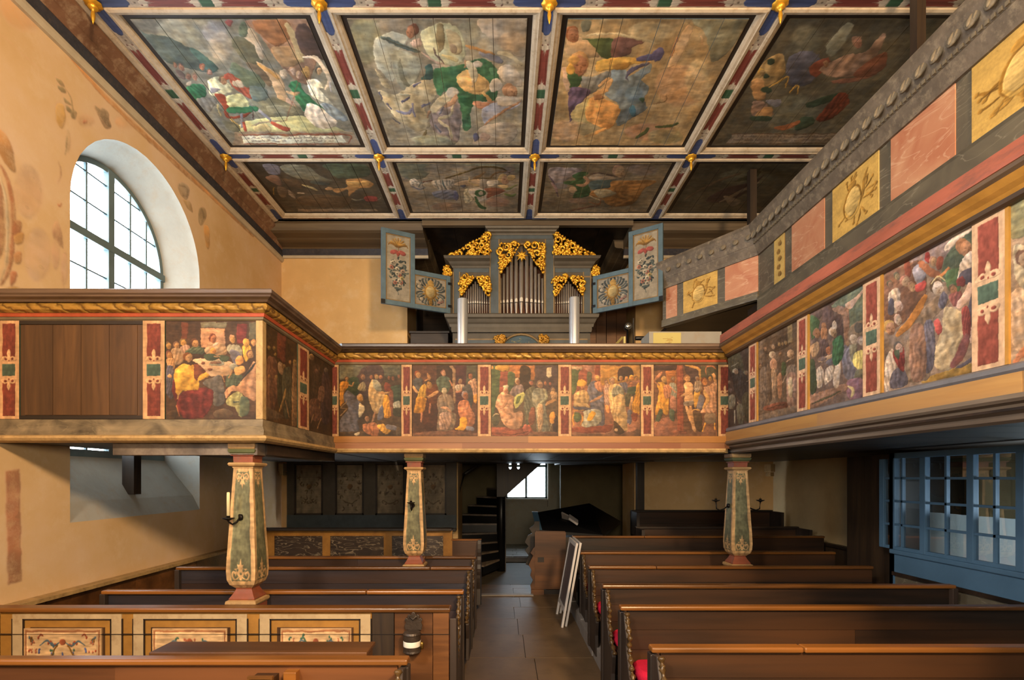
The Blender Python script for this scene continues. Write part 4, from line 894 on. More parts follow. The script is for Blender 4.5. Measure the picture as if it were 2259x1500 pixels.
M['wax'] = paint('candle_wax', 'e0cfa0', .5, .05, 6, 0)
M['steel'] = paint('brushed_steel', 'd4dae2', .33, .03, 3, 0, metal=.8)
M['tin'] = paint('organ_tin', '938a80', .34, .08, 8, .0, metal=.5)
M['tin_lip'] = paint('organ_tin_lip', 'e0d8c8', .25, .05, 8, 0, metal=.4)
M['organ_grey'] = paint('organ_grey', '4a4236', .5, .2, 7, .1)
M['organ_blue'] = paint('organ_blue', '50646e', .5, .2, 7, .1)
M['organ_slate'] = paint('organ_slate', '434c50', .5, .2, 7, .1)
M['organ_edge'] = paint('organ_edge', '7c6440', .5, .25, 8, .1)
M['organ_back'] = paint('organ_windchest', '5c3018', .6, .3, 6)
M['bw'] = paint('board_white', 'c4beba', .5, .06, 5, .05)
M['board_face'] = paint('board_face', '4c4c54', .3, .2, 3, 0)
M['cushion'] = paint('red_cushion', 'b8203c', .9, .15, 20, .3, spec=.1)
M['loge_blue'] = paint('loge_blue', '4a6a86', .45, .12, 4, .05)
def _pane_backing():
    m, nt, b = base_mat('pale_backing', .9, 0, .1); tr = N(nt, 'ShaderNodeBsdfTranslucent'); tr.inputs[0].default_value = (.10, .11, .11, 1); b.inputs['Base Color'].default_value = (.35, .36, .33, 1)
    a = N(nt, 'ShaderNodeAddShader'); nt.links.new(b.outputs[0], a.inputs[0]); nt.links.new(tr.outputs[0], a.inputs[1]); nt.links.new(a.outputs[0], nt.nodes['Material Output'].inputs[0]); return m
M['pane_backing'] = _pane_backing()  # translucent sheet material for the added backing of the loge panes
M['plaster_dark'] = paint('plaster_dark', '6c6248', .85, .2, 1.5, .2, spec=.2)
M['glass'] = glass('window_glass'); M['loge_glass'] = glass('loge_glass', (.75, .8, .8), .22, .015)
M['window_frame'] = paint('window_frame_paint', '66787c', .5, .12, 5, .05)
M['lead'] = paint('lead_bar', '4a5a60', .5, .1, 5, .05)
M['black'] = paint('black_metal', '101012', .35, .1, 8, 0)
M['chrome'] = paint('chrome', 'd0d8e0', .12, .04, 5, 0, metal=1.0)
M['paper'] = paint('yellow_paper', 'c8b870', .7, .06, 3, 0)
M['tape'] = paint('white_label', 'd8d2c4', .5, .04, 4, 0)
M['donation'] = paint('dark_bronze', '3a3028', .42, .3, 12, .3, metal=.3)
# plaster of the left wall with the wall painting laid over it
def _fresco():
    m, nt, b = base_mat('painted_plaster', .85, 0, .2); L = nt.links
    co = coords(nt, (1.1, 1.1, 1.1)); n1 = N(nt, 'ShaderNodeTexNoise', Scale=1.0, Detail=6.0, Roughness=.6); L.new(co, n1.inputs[0])
    col = ramp(nt, n1.outputs[0], [(.25, lin('cca672')), (.5, lin('d8b68a')), (.75, lin('dec0a2'))])
    n2 = N(nt, 'ShaderNodeTexNoise', Scale=3.4, Detail=9.0, Roughness=.72); L.new(co, n2.inputs[0])
    col = mixc(nt, ramp(nt, n2.outputs[0], [(.52, (0, 0, 0)), (.72, (.5,)*3)]), col, tuple(lin('e2c8a6')))
    t = N(nt, 'ShaderNodeTexImage'); t.image = PIC['fresco']; t.extension = 'CLIP'; uv = N(nt, 'ShaderNodeUVMap'); L.new(uv.outputs[0], t.inputs[0])
    n3 = N(nt, 'ShaderNodeTexNoise', Scale=7.0, Detail=8.0, Roughness=.75); L.new(co, n3.inputs[0])
    w_ = ramp(nt, n3.outputs[0], [(.3, (.35,)*3), (.55, (.92,)*3)])
    f = N(nt, 'ShaderNodeMath', operation='MULTIPLY'); L.new(t.outputs['Alpha'], f.inputs[0]); L.new(w_, f.inputs[1])
    L.new(mixc(nt, f.outputs[0], col, t.outputs[0]), b.inputs['Base Color']); bump(nt, b, n2.outputs[0], .25, .01)
    return m
M['fresco'] = _fresco()
def PM(key, gain=(1, 1, 1), **kw):
    k = 'pic_'+key+'%.2f%.2f' % gain[:2]
    if k not in M: M[k] = pic(key+'_picture', PIC[key], gain, **kw)
    return M[k]

# ================================================================ ROOM SHELL (heights below are above the eye; R() makes them absolute)
R = lambda z: EYE+z
XL, XR, YB, YR, HC = -4.3, 5.2, 9.81, -4.5, 4.575
def struct(o, parent=None): o['kind'] = 'structure'; return o
def arch(yc, r, zs, n=20): return [(yc+r*math.cos(a), zs+r*math.sin(a)) for a in [math.pi*k/n for k in range(n+1)]]
def arched_wall(mb, x, y0, y1, z0, z1, wins):
    """upright wall in plane x with arched openings; uv follow the wall painting"""
    uvf = lambda p: ((p[1]-FY0)/(FY1-FY0), (p[2]-FZ0)/(FZ1-FZ0))
    def q(pts): pts = [(x, a, b) for a, b in pts]; mb.poly(pts, [uvf(p) for p in pts])
    ys = y0
    for wy0, wy1, zb, zs, r in wins:
        q([(ys, z0), (wy0, z0), (wy0, z1), (ys, z1)][::-1]); q([(wy0, z0), (wy1, z0), (wy1, zb), (wy0, zb)][::-1])
        A = arch((wy0+wy1)/2, r, zs)
        for (a, b), (c, d) in zip(A[:-1], A[1:]): q([(a, b), (c, d), (c, z1), (a, z1)])
        ys = wy1
    q([(ys, z0), (y1, z0), (y1, z1), (ys, z1)][::-1])
WIN = [(-0.67, 1.47, R(-.44), R(2.79), 1.07), (5.03, 7.17, R(-.44), R(2.79), 1.07)]  # the nearer opening is out of view, added for daylight
mb = MB(); arched_wall(mb, XL, YR, YB, 0, R(4.7), WIN); wl = struct(mb.build('wall_left', M['fresco']))
GLX = -4.68
for k, (a, b, zb, zs, r) in enumerate(WIN):
    yo, yi, ri = (a+b)/2, (a+b)/2-.05, .94; mb = MB()
    O = [(a, zb)]+[(p, q) for p, q in arch(yo, r, zs, 24)][::-1]+[(b, zb)]
    I = [(yi-ri, R(.24))]+[(p, q) for p, q in arch(yi, ri, R(2.74), 24)][::-1]+[(yi+ri, R(.24))]
    rings = [[(XL, p, q) for p, q in O], [(XL-.10, p*.985+yo*.015, q) for p, q in O[:1]]+[(XL-.10, yo+(p-yo)*.985, q-.01) for p, q in O[1:-1]]+[(XL-.10, O[-1][0]*.985+yo*.015, zb)], [(GLX, p, q) for p, q in I], [(GLX-.14, p, q) for p, q in I]]
    rings[1][0] = (XL-.10, O[0][0], zb+.2); rings[1][-1] = (XL-.10, O[-1][0], zb+.2)
    mb.loft(rings, smooth=True, cap=False, closed=False)
    mb.poly([(XL, a, zb), (XL-.10, O[0][0], zb+.2), (XL-.10, O[-1][0], zb+.2), (XL, b, zb)]); mb.poly([(XL-.10, O[0][0], zb+.2), (GLX, yi-ri, R(.24)), (GLX, yi+ri, R(.24)), (XL-.10, O[-1][0], zb+.2)])
    mb.poly([(GLX, yi-ri, R(.24)), (GLX-.14, yi-ri, R(.24)), (GLX-.14, yi+ri, R(.24)), (GLX, yi+ri, R(.24))])
    rv = mb.build('window_reveal', M['white_plaster'], wl)
# outer skin so no light leaks through the wall thickness
mb = MB(); x = XL-.52
def skin(mb):
    ys = YR
    for a, b, zb, zs, r in WIN:
        yi = (a+b)/2-.05; mb.box(x-.02, x, ys, yi-.94, 0, R(4.9)); mb.box(x-.02, x, yi-.94, yi+.94, 0, R(.24))
        A = arch(yi, .94, R(2.74))
        for (p, q), (c, d) in zip(A[:-1], A[1:]): mb.poly([(x, p, q), (x, c, d), (x, c, R(4.9)), (x, p, R(4.9))])
        ys = yi+.94
    mb.box(x-.02, x, ys, YB+.9, 0, R(4.9))
skin(mb); struct(mb.build('wall_outer', M['plaster_dim']))
# window 1: leaded casement in four lights, each pane its own piece
def big_window(yi, name):
    ri = .94; zs = R(2.74); zb = R(.24); X0, X1 = GLX-.06, GLX-.01
    mb = MB(); n = 24
    A0 = [(yi-ri, zb)]+arch(yi, ri, zs, n)[::-1]+[(yi+ri, zb)]; A1 = [(yi-ri+.06, zb+.07)]+arch(yi, ri-.06, zs, n)[::-1]+[(yi+ri-.06, zb+.07)]
    m_ = len(A0)
    for i in range(m_-1):
        (p, q), (c, d), (e, f), (g, h) = A0[i], A0[i+1], A1[i+1], A1[i]
        mb.poly([(X1, p, q), (X1, c, d), (X1, e, f), (X1, g, h)]); mb.poly([(X1, g, h), (X1, e, f), (X0, e, f), (X0, g, h)])
    mb.box(X0, X1+.012, yi-ri, yi+ri, zb, zb+.08); mb.box(X0, X1+.02, yi-ri, yi+ri+.1, zs-.045, zs+.045); mb.box(X0, X1+.015, yi-.045, yi+.045, zb, zs+ri-.03)
    win = struct(mb.build(name, M['window_frame']))
    # glazing bars and panes
    ys = [yi-ri+.06, yi-.62, yi-.335, yi-.045]; ysr = [yi+.045, yi+.335, yi+.62, yi+ri-.06]
    ph = .335; zl = [zs-.045-ph*k for k in range(8) if zs-.045-ph*k > zb+.1]+[zb+.08]; zu = [zs+.045+ph*k for k in range(4)]
    inside = lambda y, z: z <= zs or (y-yi)**2+(z-zs)**2 <= (ri-.06)**2
    topz = lambda y: zs+math.sqrt(max(0, (ri-.06)**2-(y-yi)**2))
    for side in (ys, ysr):
        for y in side[1:-1]:
            win_b = MB().box(X0+.015, X1-.008, y-.012, y+.012, zb+.07, topz(y)).build('glazing_bar', M['window_frame'], win)
    mbz = []
    for z in zl[1:-1]+zu[1:]:
        hw = math.sqrt(max(0, (ri-.06)**2-max(0, z-zs)**2))
        MB().box(X0+.02, X1-.012, yi-hw, yi+hw, z-.008, z+.008).build('lead_bar', M['lead'], win)
    k = 0
    for side in (ys, ysr):
        for i in range(3):
            y0, y1 = side[i], side[i+1]
            for Z in (zl, zu+[zs+ri]):
                for j in range(len(Z)-1):
                    z0, z1 = min(Z[j], Z[j+1]), max(Z[j], Z[j+1])
                    pts = []
                    if z0 >= zs:
                        lo = [(y0, z0), (y1, z0)]
                        if not inside(*lo[0]) and not inside(*lo[1]): continue
                        st = [y0+(y1-y0)*t/6 for t in range(7)]
                        up = [(y, min(z1, topz(y))) for y in st if topz(y) > z0]
                        if len(up) < 2: continue
                        pts = [(up[0][0], z0), (up[-1][0], z0)]+up[::-1]
                    else: pts = [(y0, z0), (y1, z0), (y1, z1), (y0, z1)]
                    MB().poly([(X0+.025, p, q) for p, q in pts]).build('pane', M['glass'], win)
    return win
big_window(6.05, 'window_1'); big_window(.35, 'window_added_daylight')  # second window is unseen, added to let in more daylight
portal((GLX-.1, 6.05, R(1.95)), (0, -math.pi/2, 0), 3.2, 1.88); portal((GLX-.1, .35, R(1.95)), (0, -math.pi/2, 0), 3.2, 1.88)
# floor
mb = MB(); mb.box(XL-.5, XR+.3, YR, 9.6, -.2, -.02); fl = struct(mb.build('floor', M['floor']))
xs = [-.62, .22, 1.02]; y = -1.0; r = random.Random(4)
while y < 9.4:
    d = r.uniform(.62, .85); xm = r.uniform(.05, .38)
    for x0, x1 in ((-.66, xm), (xm, 1.06)):
        MB().box(x0+.004, x1-.004, y+.004, min(9.55, y+d)-.004, -.02, r.uniform(-.003, .0)).build('stone_slab', M['floor'], fl)
    y += d
MB().box(XL-.4, -.66, YR, 9.6, -.02, .07).build('wooden_platform', M['dark_wood'], fl); MB().box(1.06, XR, YR, 9.6, -.02, .07).build('wooden_platform', M['dark_wood'], fl)
MB().box(-.70, -.655, YR, 8.2, -.02, .13).build('kerb', M['grey_stone'], fl)
for k in range(9): MB().box(.99+.01*(k % 2), 1.07, .2+k*.92, .2+k*.92+.915, -.02, .15+.012*(k % 3)).build('kerb', M['grey_stone'], fl)
MB().box(-.66, .5, 8.62, 8.74, -.02, .02).build('threshold', M['grey_stone'], fl)
# other walls
mb = MB(); GZ = R(.42)
mb.box(XL, -1.87, YB, 10.8, GZ, R(4.7)); mb.box(XL, -.89, YB, 10.8, 0, GZ); mb.box(2.54, XR, YB, 10.8, GZ, R(4.7)); mb.box(2.52, XR, YB, 10.8, 0, GZ)
wb = struct(mb.build('wall_back', M['plaster']))
mb = MB(); mb.box(-1.95, -1.85, 10.8, 11.6, GZ, R(4.7)); mb.box(2.5, 2.6, 10.8, 11.6, GZ, R(4.7)); mb.box(-1.95, 2.6, 11.6, 11.7, GZ, R(4.7)); struct(mb.build('wall_niche', M['dark_wood']))
mb = MB(); LWY0, LWY1, LWZ0, LWZ1 = 2.0, 5.0, R(-.8), R(-.1)
mb.box(XR, XR+.3, YR, LWY0, 0, R(4.7)); mb.box(XR, XR+.3, LWY1, 10.8, 0, R(4.7)); mb.box(XR, XR+.3, LWY0, LWY1, 0, LWZ0); mb.box(XR, XR+.3, LWY0, LWY1, LWZ1, R(4.7)); struct(mb.build('wall_right', M['plaster_dim']))
mb = MB(); mb.box(XR+.1, XR+.14, LWY0, LWY0+.06, LWZ0, LWZ1); mb.box(XR+.1, XR+.14, LWY1-.06, LWY1, LWZ0, LWZ1); mb.box(XR+.1, XR+.14, LWY0, LWY1, LWZ0, LWZ0+.05); mb.box(XR+.1, XR+.14, LWY0, LWY1, LWZ1-.05, LWZ1)
w4 = struct(mb.build('window_4', M['window_frame']))
for k in range(5):
    y0 = LWY0+.06+k*.576; MB().poly([(XR+.12, y0+.012, LWZ0+.05), (XR+.12, y0+.564, LWZ0+.05), (XR+.12, y0+.564, LWZ1-.05), (XR+.12, y0+.012, LWZ1-.05)]).build('pane', M['glass'], w4)
    if k: MB().box(XR+.1, XR+.14, y0-.012, y0+.012, LWZ0, LWZ1).build('glazing_bar', M['window_frame'], w4)
portal((XR+.25, (LWY0+LWY1)/2, (LWZ0+LWZ1)/2), (0, math.pi/2, 0), .7, 3.0)
struct(MB().box(XL-.5, XR+.3, YR-.3, YR, 0, R(4.7)).build('wall_front', M['plaster']))
# tower room behind the nave
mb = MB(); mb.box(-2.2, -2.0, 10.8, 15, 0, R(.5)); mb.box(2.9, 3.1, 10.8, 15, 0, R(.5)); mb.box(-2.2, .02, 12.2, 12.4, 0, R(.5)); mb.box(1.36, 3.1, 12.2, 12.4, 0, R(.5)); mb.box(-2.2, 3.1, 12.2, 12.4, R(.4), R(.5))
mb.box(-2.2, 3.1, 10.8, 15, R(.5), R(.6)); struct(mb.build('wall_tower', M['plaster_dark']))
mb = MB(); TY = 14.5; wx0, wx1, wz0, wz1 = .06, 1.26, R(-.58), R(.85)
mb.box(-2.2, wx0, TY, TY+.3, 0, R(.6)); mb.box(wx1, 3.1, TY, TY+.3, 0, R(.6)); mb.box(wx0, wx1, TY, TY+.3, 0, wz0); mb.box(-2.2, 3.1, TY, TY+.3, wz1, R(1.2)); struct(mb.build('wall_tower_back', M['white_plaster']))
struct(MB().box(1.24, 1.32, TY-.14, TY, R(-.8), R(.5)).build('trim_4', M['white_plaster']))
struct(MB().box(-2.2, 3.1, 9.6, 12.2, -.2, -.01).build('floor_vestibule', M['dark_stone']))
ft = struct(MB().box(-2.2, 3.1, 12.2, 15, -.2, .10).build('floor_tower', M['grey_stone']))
r = random.Random(8)
for i in range(5):
    for j in range(7): MB().box(-.2+i*.42+(j % 2)*.1, .21+i*.42+(j % 2)*.1, 12.25+j*.32, 12.56+j*.32, .10, .118+r.uniform(0, .004)).build('floor_tile', M['grey_stone'], ft)
mb = MB(); f = .045
for a, b, c, d in ((wx0, wx0+f, wz0, wz1), (wx1-f*1.8, wx1, wz0, wz1), (wx0, wx1, wz0, wz0+f), (wx0, wx1, wz1-f, wz1), (wx0, wx1, R(.32), R(.385)), (.60, .665, wz0, wz1)): mb.box(a, b, TY+.04, TY+.10, c, d)
w2 = struct(mb.build('window_2', M['window_frame'])); MB().box(wx0-.06, wx1+.02, TY-.10, TY+.06, wz0-.05, wz0).build('window_sill', M['white_plaster'], w2)
for x0, x1 in ((wx0+f, .60), (.665, wx1-f*1.8)):
    for z0, z1 in ((wz0+f, (wz0+R(.32))/2), ((wz0+R(.32))/2, R(.32)), (R(.385), wz1-f)):
        xm = (x0+x1)/2
        for a, b in ((x0, xm), (xm, x1)): MB().poly([(a, TY+.07, z0), (b, TY+.07, z0), (b, TY+.07, z1), (a, TY+.07, z1)]).build('pane', M['glass'], w2)
        MB().box(xm-.004, xm+.004, TY+.066, TY+.076, z0, z1).build('lead_bar', M['lead'], w2)
    MB().box(x0, x1, TY+.066, TY+.076, (wz0+R(.32))/2-.004, (wz0+R(.32))/2+.004).build('lead_bar', M['lead'], w2)
portal(((wx0+wx1)/2, TY+.2, (wz0+wz1)/2), (-math.pi/2, 0, 0), 1.2, 1.4)
# left wainscot with its ledge
wn = struct(MB().box(XL+.005, XL+.14, YR, YB, R(-1.12), R(-1.085)).build('trim_3', M['cream_mould'])); y = YR
while y < YB-.1:
    y2 = min(YB, y+1.15); MB().box(XL+.005, XL+.06, y+.003, y2-.003, .07, R(-1.12)).build('wainscot_board', M['brown_board'], wn); y = y2
wn = struct(MB().box(XR-.10, XR-.004, YR, YB, R(-1.07), R(-1.03)).build('trim_5', M['dark_wood'])); y = YR
while y < YB-.1:
    y2 = min(YB, y+1.15); MB().box(XR-.05, XR-.004, y+.003, y2-.003, .07, R(-1.07)).build('wainscot_board', M['dark_wood_z'], wn); y = y2

# ---------------------------------------------------------------- ceiling: coffers, ribs, cornices
ce = struct(MB().box(XL-.5, XR+.3, YR, YB+.0, R(4.665), R(4.75)).build('ceiling', M['plank_back']))
RX = [-3.967, -1.784, .437, 2.667, 4.88]; RY = [2.62, 4.90, 7.24, 8.94]
def frame(mb, x0, x1, y0, y1, prof):
    rings = [[(x0+i, y0+i, z), (x1-i, y0+i, z), (x1-i, y1-i, z), (x0+i, y1-i, z)] for i, z in prof]
    mb.loft(rings, smooth=False, cap=False); return mb
PK = {(0, 1): 'ceiling_soldiers', (1, 1): 'ceiling_lute', (2, 1): 'ceiling_violin', (3, 1): 'ceiling_angels', (0, 2): 'ceiling_fire', (1, 2): 'ceiling_harp', (2, 2): 'ceiling_flute', (3, 2): 'ceiling_dragon'}
PL = {(0, 1): 'painting of soldiers meeting dancing women', (1, 1): 'painting of a winged lute player in green', (2, 1): 'painting of a blue clad fiddler', (3, 1): 'dark painting of seated angels', (0, 2): 'dark painting with orange flames', (1, 2): 'painting of a harp player', (2, 2): 'painting of a figure in yellow and green', (3, 2): 'almost black painting of a winged beast'}
CG = (1.0, 1.0, 1.0)
for i in range(4):
    for j in range(3):
        x0, x1, y0, y1 = RX[i], RX[i+1], RY[j], RY[j+1]
        a, b, c, d = x0+.2025, x1-.2025, y0+.2025, y1-(.2025 if j < 2 else .14)
        if j == 0: continue
        fr = frame(MB(), x0, x1, y0, y1+(.06 if j == 2 else 0), [(.055, R(4.60)), (.058, R(4.578)), (.085, R(4.570)), (.095, R(4.580)), (.12, R(4.585)), (.142, R(4.600)), (.15, R(4.625))])
        bd = frame(fr and MB(), x0, x1, y0, y1+(.06 if j == 2 else 0), [(.14, R(4.622)), (.215, R(4.622)), (.215, R(4.66))])
        bo = bd.build('coffer', M['ceil_dark'], ce, label=PL[(i, j)])
        fr.build('coffer_frame', M['cream'], bo)
        key = PK[(i, j)]; mt = PM(key, {'ceiling_soldiers': (1.4, 1.32, 1.2), 'ceiling_violin': (1.3, 1.2, 1.0), 'ceiling_lute': (1.1, 1.06, 1.0)}.get(key, (1.12, 1.08, 1.0)), grain=(30, 2.5, 30)); n = 6; r = random.Random(i*7+j); us = [0]
        for k in range(n-1): us.append((k+1)/n+r.uniform(-.03, .03))
        us.append(1)
        for k in range(n):
            u0, u1 = us[k], us[k+1]; xa, xb = a+(b-a)*u0, a+(b-a)*u1; z = R(4.612+r.uniform(0, .006)); g = .0025; t = r.uniform(-.002, .002)
            mb = MB(); mb.box(xa+g, xb-g, c, d, z, R(4.66))
            mb.uv[-6] = None; mb.f = mb.f[1:]; mb.uv = mb.uv[1:]; mb.sm = mb.sm[1:]
            mb.poly([(xa+g, c, z), (xa+g, d, z), (xb-g, d, z), (xb-g, c, z)], [(u0, 1), (u0, 0), (u1, 0), (u1, 1)])
            mb.build('painted_plank', mt, bo)
# near coffers (above the camera) closed by plain boards
for i in range(4):
    for k in range(6):
        xa = RX[i]+.15+(RX[i+1]-RX[i]-.3)*k/6; MB().box(xa+.002, xa+(RX[i+1]-RX[i]-.3)/6-.002, RY[0], RY[1]-.2, R(4.62), R(4.66)).build('plank', M['plank_back'], ce)
    frame(MB(), RX[i], RX[i+1], RY[0], RY[1], [(.055, R(4.60)), (.058, R(4.578)), (.085, R(4.570)), (.12, R(4.585)), (.15, R(4.625)), (.2, R(4.64))]).build('coffer_frame', M['cream'], ce)
def band(x0, x1, y0, y1, along):
    z = R(4.592); mb = MB()
    if along == 'X': mb.poly([(x0, y0, z), (x0, y1, z), (x1, y1, z), (x1, y0, z)], [(0, 1), (0, 0), (1, 0), (1, 1)])
    else: mb.poly([(x0, y0, z), (x0, y1, z), (x1, y1, z), (x1, y0, z)], [(0, 0), (1, 0), (1, 1), (0, 1)])
    p = MB(); p.box(x0, x1, y0, y1, z, R(4.66)); p.f = p.f[1:]; p.uv = p.uv[1:]; p.sm = p.sm[1:]
    b = len(p.v); p.v += mb.v; p.f.append(tuple(b+i for i in range(4))); p.uv.append(mb.uv[0]); p.sm.append(False)
    return p.build('rib_band', PM('rib_band'), ce)
h = .058
for i in range(4):
    for j in (1, 2, 3): band(RX[i]+h, RX[i+1]-h, RY[j]-h, RY[j]+h, 'X')
for i in range(5):
    for j in range(3): band(RX[i]-h, RX[i]+h, RY[j]+h, RY[j+1]-h, 'Y')
    for j in (1, 2, 3): MB().box(RX[i]-h, RX[i]+h, RY[j]-h, RY[j]+h, R(4.590), R(4.66)).build('rib_crossing', M['blue_paint'], ce)
# left cornice
path = [(XL, YR), (XL, YB)]
t1 = struct(sweep(MB(), [(0, R(4.37)), (.06, R(4.37)), (.075, R(4.40)), (.11, R(4.44)), (.105, R(4.46)), (.15, R(4.50)), (.19, R(4.53)), (.195, R(4.60)), (0, R(4.60))], path).build('trim_1', M['corn_brown']))
sweep(MB(), [(0, R(4.25)), (.04, R(4.25)), (.055, R(4.37)), (0, R(4.37))], path).build('painted_band', M['corn_dark'], t1)
sweep(MB(), [(0, R(4.165)), (.03, R(4.17)), (.05, R(4.21)), (.045, R(4.25)), (0, R(4.25))], path).build('fillet', M['corn_pale'], t1)
MB().box(XL, RX[0]-.15, YR, YB, R(4.59), R(4.66)).build('edge_board', M['corn_brown'], t1)
sweep(MB(), [(0, R(4.60)), (0, R(4.578)), (.03, R(4.57)), (.07, R(4.578)), (.10, R(4.60)), (.10, R(4.66)), (0, R(4.66))], [(RX[0]-.158, YR), (RX[0]-.158, 9.05)]).build('cream_moulding', M['cream'], t1)
struct(MB().box(XL-.5, XR+.3, 9.0, 11.8, R(4.665), R(4.75)).build('ceiling_recess', M['plank_back']))
# back cornice in two lengths with the organ recess between, returned into the recess
B0 = [(0, R(4.385)), (.11, R(4.385)), (.14, R(4.40)), (.30, R(4.41)), (.41, R(4.42)), (.44, R(4.435)), (.62, R(4.44)), (.66, R(4.455)), (.68, R(4.46)), (.70, R(4.575)), (.73, R(4.585)), (.73, R(4.60)), (0, R(4.62))]
B1 = [(0, R(4.29)), (.04, R(4.29)), (.11, R(4.385)), (0, R(4.385))]; B2 = [(0, R(4.24)), (.03, R(4.245)), (.045, R(4.275)), (.04, R(4.29)), (0, R(4.29))]
t2 = None
for pth in ([(XL, YB), (-1.46, YB)], [(2.30, YB), (XR, YB)]):
    o = sweep(MB(), B0, pth).build('trim_2' if t2 is None else 'cornice_moulding', M['corn_grey'], t2)
    if t2 is None: t2 = struct(o)
    sweep(MB(), B1, pth).build('painted_band', M['corn_dark'], t2); sweep(MB(), B2, pth).build('fillet', M['corn_pale'], t2)
for pth in ([(-1.86, YB-.02), (-1.86, 11.6)], [(2.53, 11.6), (2.53, YB-.02)]): sweep(MB(), [(o*.58, z) for o, z in B0], pth).build('cornice_return', M['corn_grey'], t2)
for k in range(7): MB().box(-1.46+k*.537+.003, -1.46+(k+1)*.537-.003, 9.12, 11.6, R(4.60), R(4.66)).build('recess_board', M['dark_wood_z'], t2)
MB().box(-1.46, 2.30, 9.03, 9.12, R(4.50), R(4.60)).build('recess_beam', M['corn_grey'], t2)
# ================================================================ GALLERIES
GP = [(XL, 4.3), (-2.053, 4.3), (-2.053, 6.1), (2.69, 6.1), (2.69, -1.5)]
def board(name, p0, p1, z0, z1, o0, o1, mat, parent, label=None, flip=False):
    """board on a parapet: p0 -> p1 left to right as seen from the nave; o0..o1 depth outward; uv on its face"""
    p0 = Vector((p0[0], p0[1], 0)); p1 = Vector((p1[0], p1[1], 0)); d = (p1-p0).normalized(); n = Vector((d.y, -d.x, 0))
    mb = MB(); mb.obox(p0+n*o0+Vector((0, 0, z0)), p1-p0, n*(o1-o0), (0, 0, z1-z0))
    # replace the outward face by one with uv
    A = [p0+n*o1+Vector((0, 0, z0)), p1+n*o1+Vector((0, 0, z0)), p1+n*o1+Vector((0, 0, z1)), p0+n*o1+Vector((0, 0, z1))]
    keep = [i for i, f in enumerate(mb.f) if not all(abs((Vector(mb.v[k])-A[0]).dot(n)) < 1e-6 for k in f)]
    mb.f = [mb.f[i] for i in keep]; mb.uv = [mb.uv[i] for i in keep]; mb.sm = [mb.sm[i] for i in keep]
    mb.poly(A, [(0, 0), (1, 0), (1, 1), (0, 1)])
    return mb.build(name, mat, parent, label)
def R_(p): return [(o, R(z)) for o, z in p]
CAP = R_([(-.14, 1.495), (.085, 1.495), (.10, 1.51), (.135, 1.522), (.14, 1.535), (.155, 1.545), (.155, 1.572), (.14, 1.585), (-.14, 1.585)])
GILD = R_([(0, 1.415), (.045, 1.417), (.075, 1.435), (.085, 1.46), (.075, 1.485), (.06, 1.495), (0, 1.495)])
REDF = R_([(0, 1.388), (.035, 1.388), (.042, 1.415), (0, 1.415)]); GREYF = R_([(0, 1.36), (.012, 1.36), (.025, 1.37), (.028, 1.388), (0, 1.388)])
def mouldings(root, i0, i1, dz, capm):
    sweep(MB(), CAP, GP, i0, i1, dz).build('rail_cap', capm, root); sweep(MB(), GILD, GP, i0, i1, dz).build('gilded_moulding', M['gold_rope'], root)
    sweep(MB(), REDF, GP, i0, i1, dz).build('red_fillet', M['red_fillet'], root); sweep(MB(), GREYF, GP, i0, i1, dz).build('grey_fillet', M['grey_fillet'], root)
PT, PB = R(1.36), R(.505)
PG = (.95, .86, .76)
# left gallery
gl = thing('gallery', 'left gallery with a brown blank panel and a supper painting, by the arched window', 'gallery', (-3, 5, R(.3)))
dz = -.03; mouldings(gl, 0, 2, dz, M['rail_cap'])
sweep(MB(), [(-.06, R(.31)), (-.004, R(.31)), (-.004, R(1.49)), (-.06, R(1.49))], GP, 0, 2).build('parapet_board', M['dark_wood'], gl)
t, b = PT+dz, PB-.005
fx = lambda p: (X_(p, 4.3), 4.3)
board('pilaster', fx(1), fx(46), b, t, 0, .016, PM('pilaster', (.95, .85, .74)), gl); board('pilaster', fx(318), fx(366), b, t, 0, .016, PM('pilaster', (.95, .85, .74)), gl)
wp = board('wooden_panel', fx(47), fx(317), b, t, 0, .006, M['panel_brown'], gl, 'blank dark brown board panel')
for k in range(4): board('panel_plank', fx(58+k*62), fx(58+k*62+61), b+.035, t-.035, .006, .012, M['panel_brown'], wp)
MB().box(fx(47)[0], fx(318)[0], 4.284, 4.294, b, b+.03).build('panel_trim', M['dark_wood'], wp); MB().box(fx(47)[0], fx(318)[0], 4.284, 4.294, t-.03, t).build('panel_trim', M['dark_wood'], wp)
board('painted_panel', fx(367), fx(567), b, t, 0, .006, PM('last_supper', PG), gl, 'painting of a supper table with a man in yellow in front')
board('corner_strip', fx(567), (-2.036, 4.3), b, t, 0, .018, M['cream_mould'], gl); board('corner_strip', (-2.053, 4.3), (-2.053, 4.345), b, t, 0, .017, M['cream_mould'], gl)
sy = lambda y: (-2.053, y)
board('painted_panel', sy(4.345), sy(5.02), b, t, 0, .006, PM('dim_crowd', PG), gl, 'darkened painting of a crowd'); board('pilaster', sy(5.02), sy(5.30), b, t, 0, .016, PM('pilaster', (.95, .85, .74)), gl)
board('painted_panel', sy(5.30), sy(6.05), b, t, 0, .006, PM('dim_scene', PG), gl, 'nearly black painting')
sweep(MB(), R_([(0, .365), (.03, .365), (.035, .40), (.015, .44), (.02, .495), (0, .50)]), GP, 0, 2).build('marbled_frieze', M['grey_marbled'], gl)
sweep(MB(), R_([(0, .30), (.03, .30), (.06, .315), (.075, .335), (.065, .355), (.03, .365), (0, .365)]), GP, 0, 2).build('base_moulding', M['cream_mould'], gl)
MB().box(-3.36, -2.12, 4.36, 4.52, R(.20), R(.31)).build('beam', M['grey_mould'], gl); MB().box(-2.30, -2.10, 4.5, 6.3, R(.21), R(.31)).build('beam', M['dark_wood'], gl)
y = 4.37
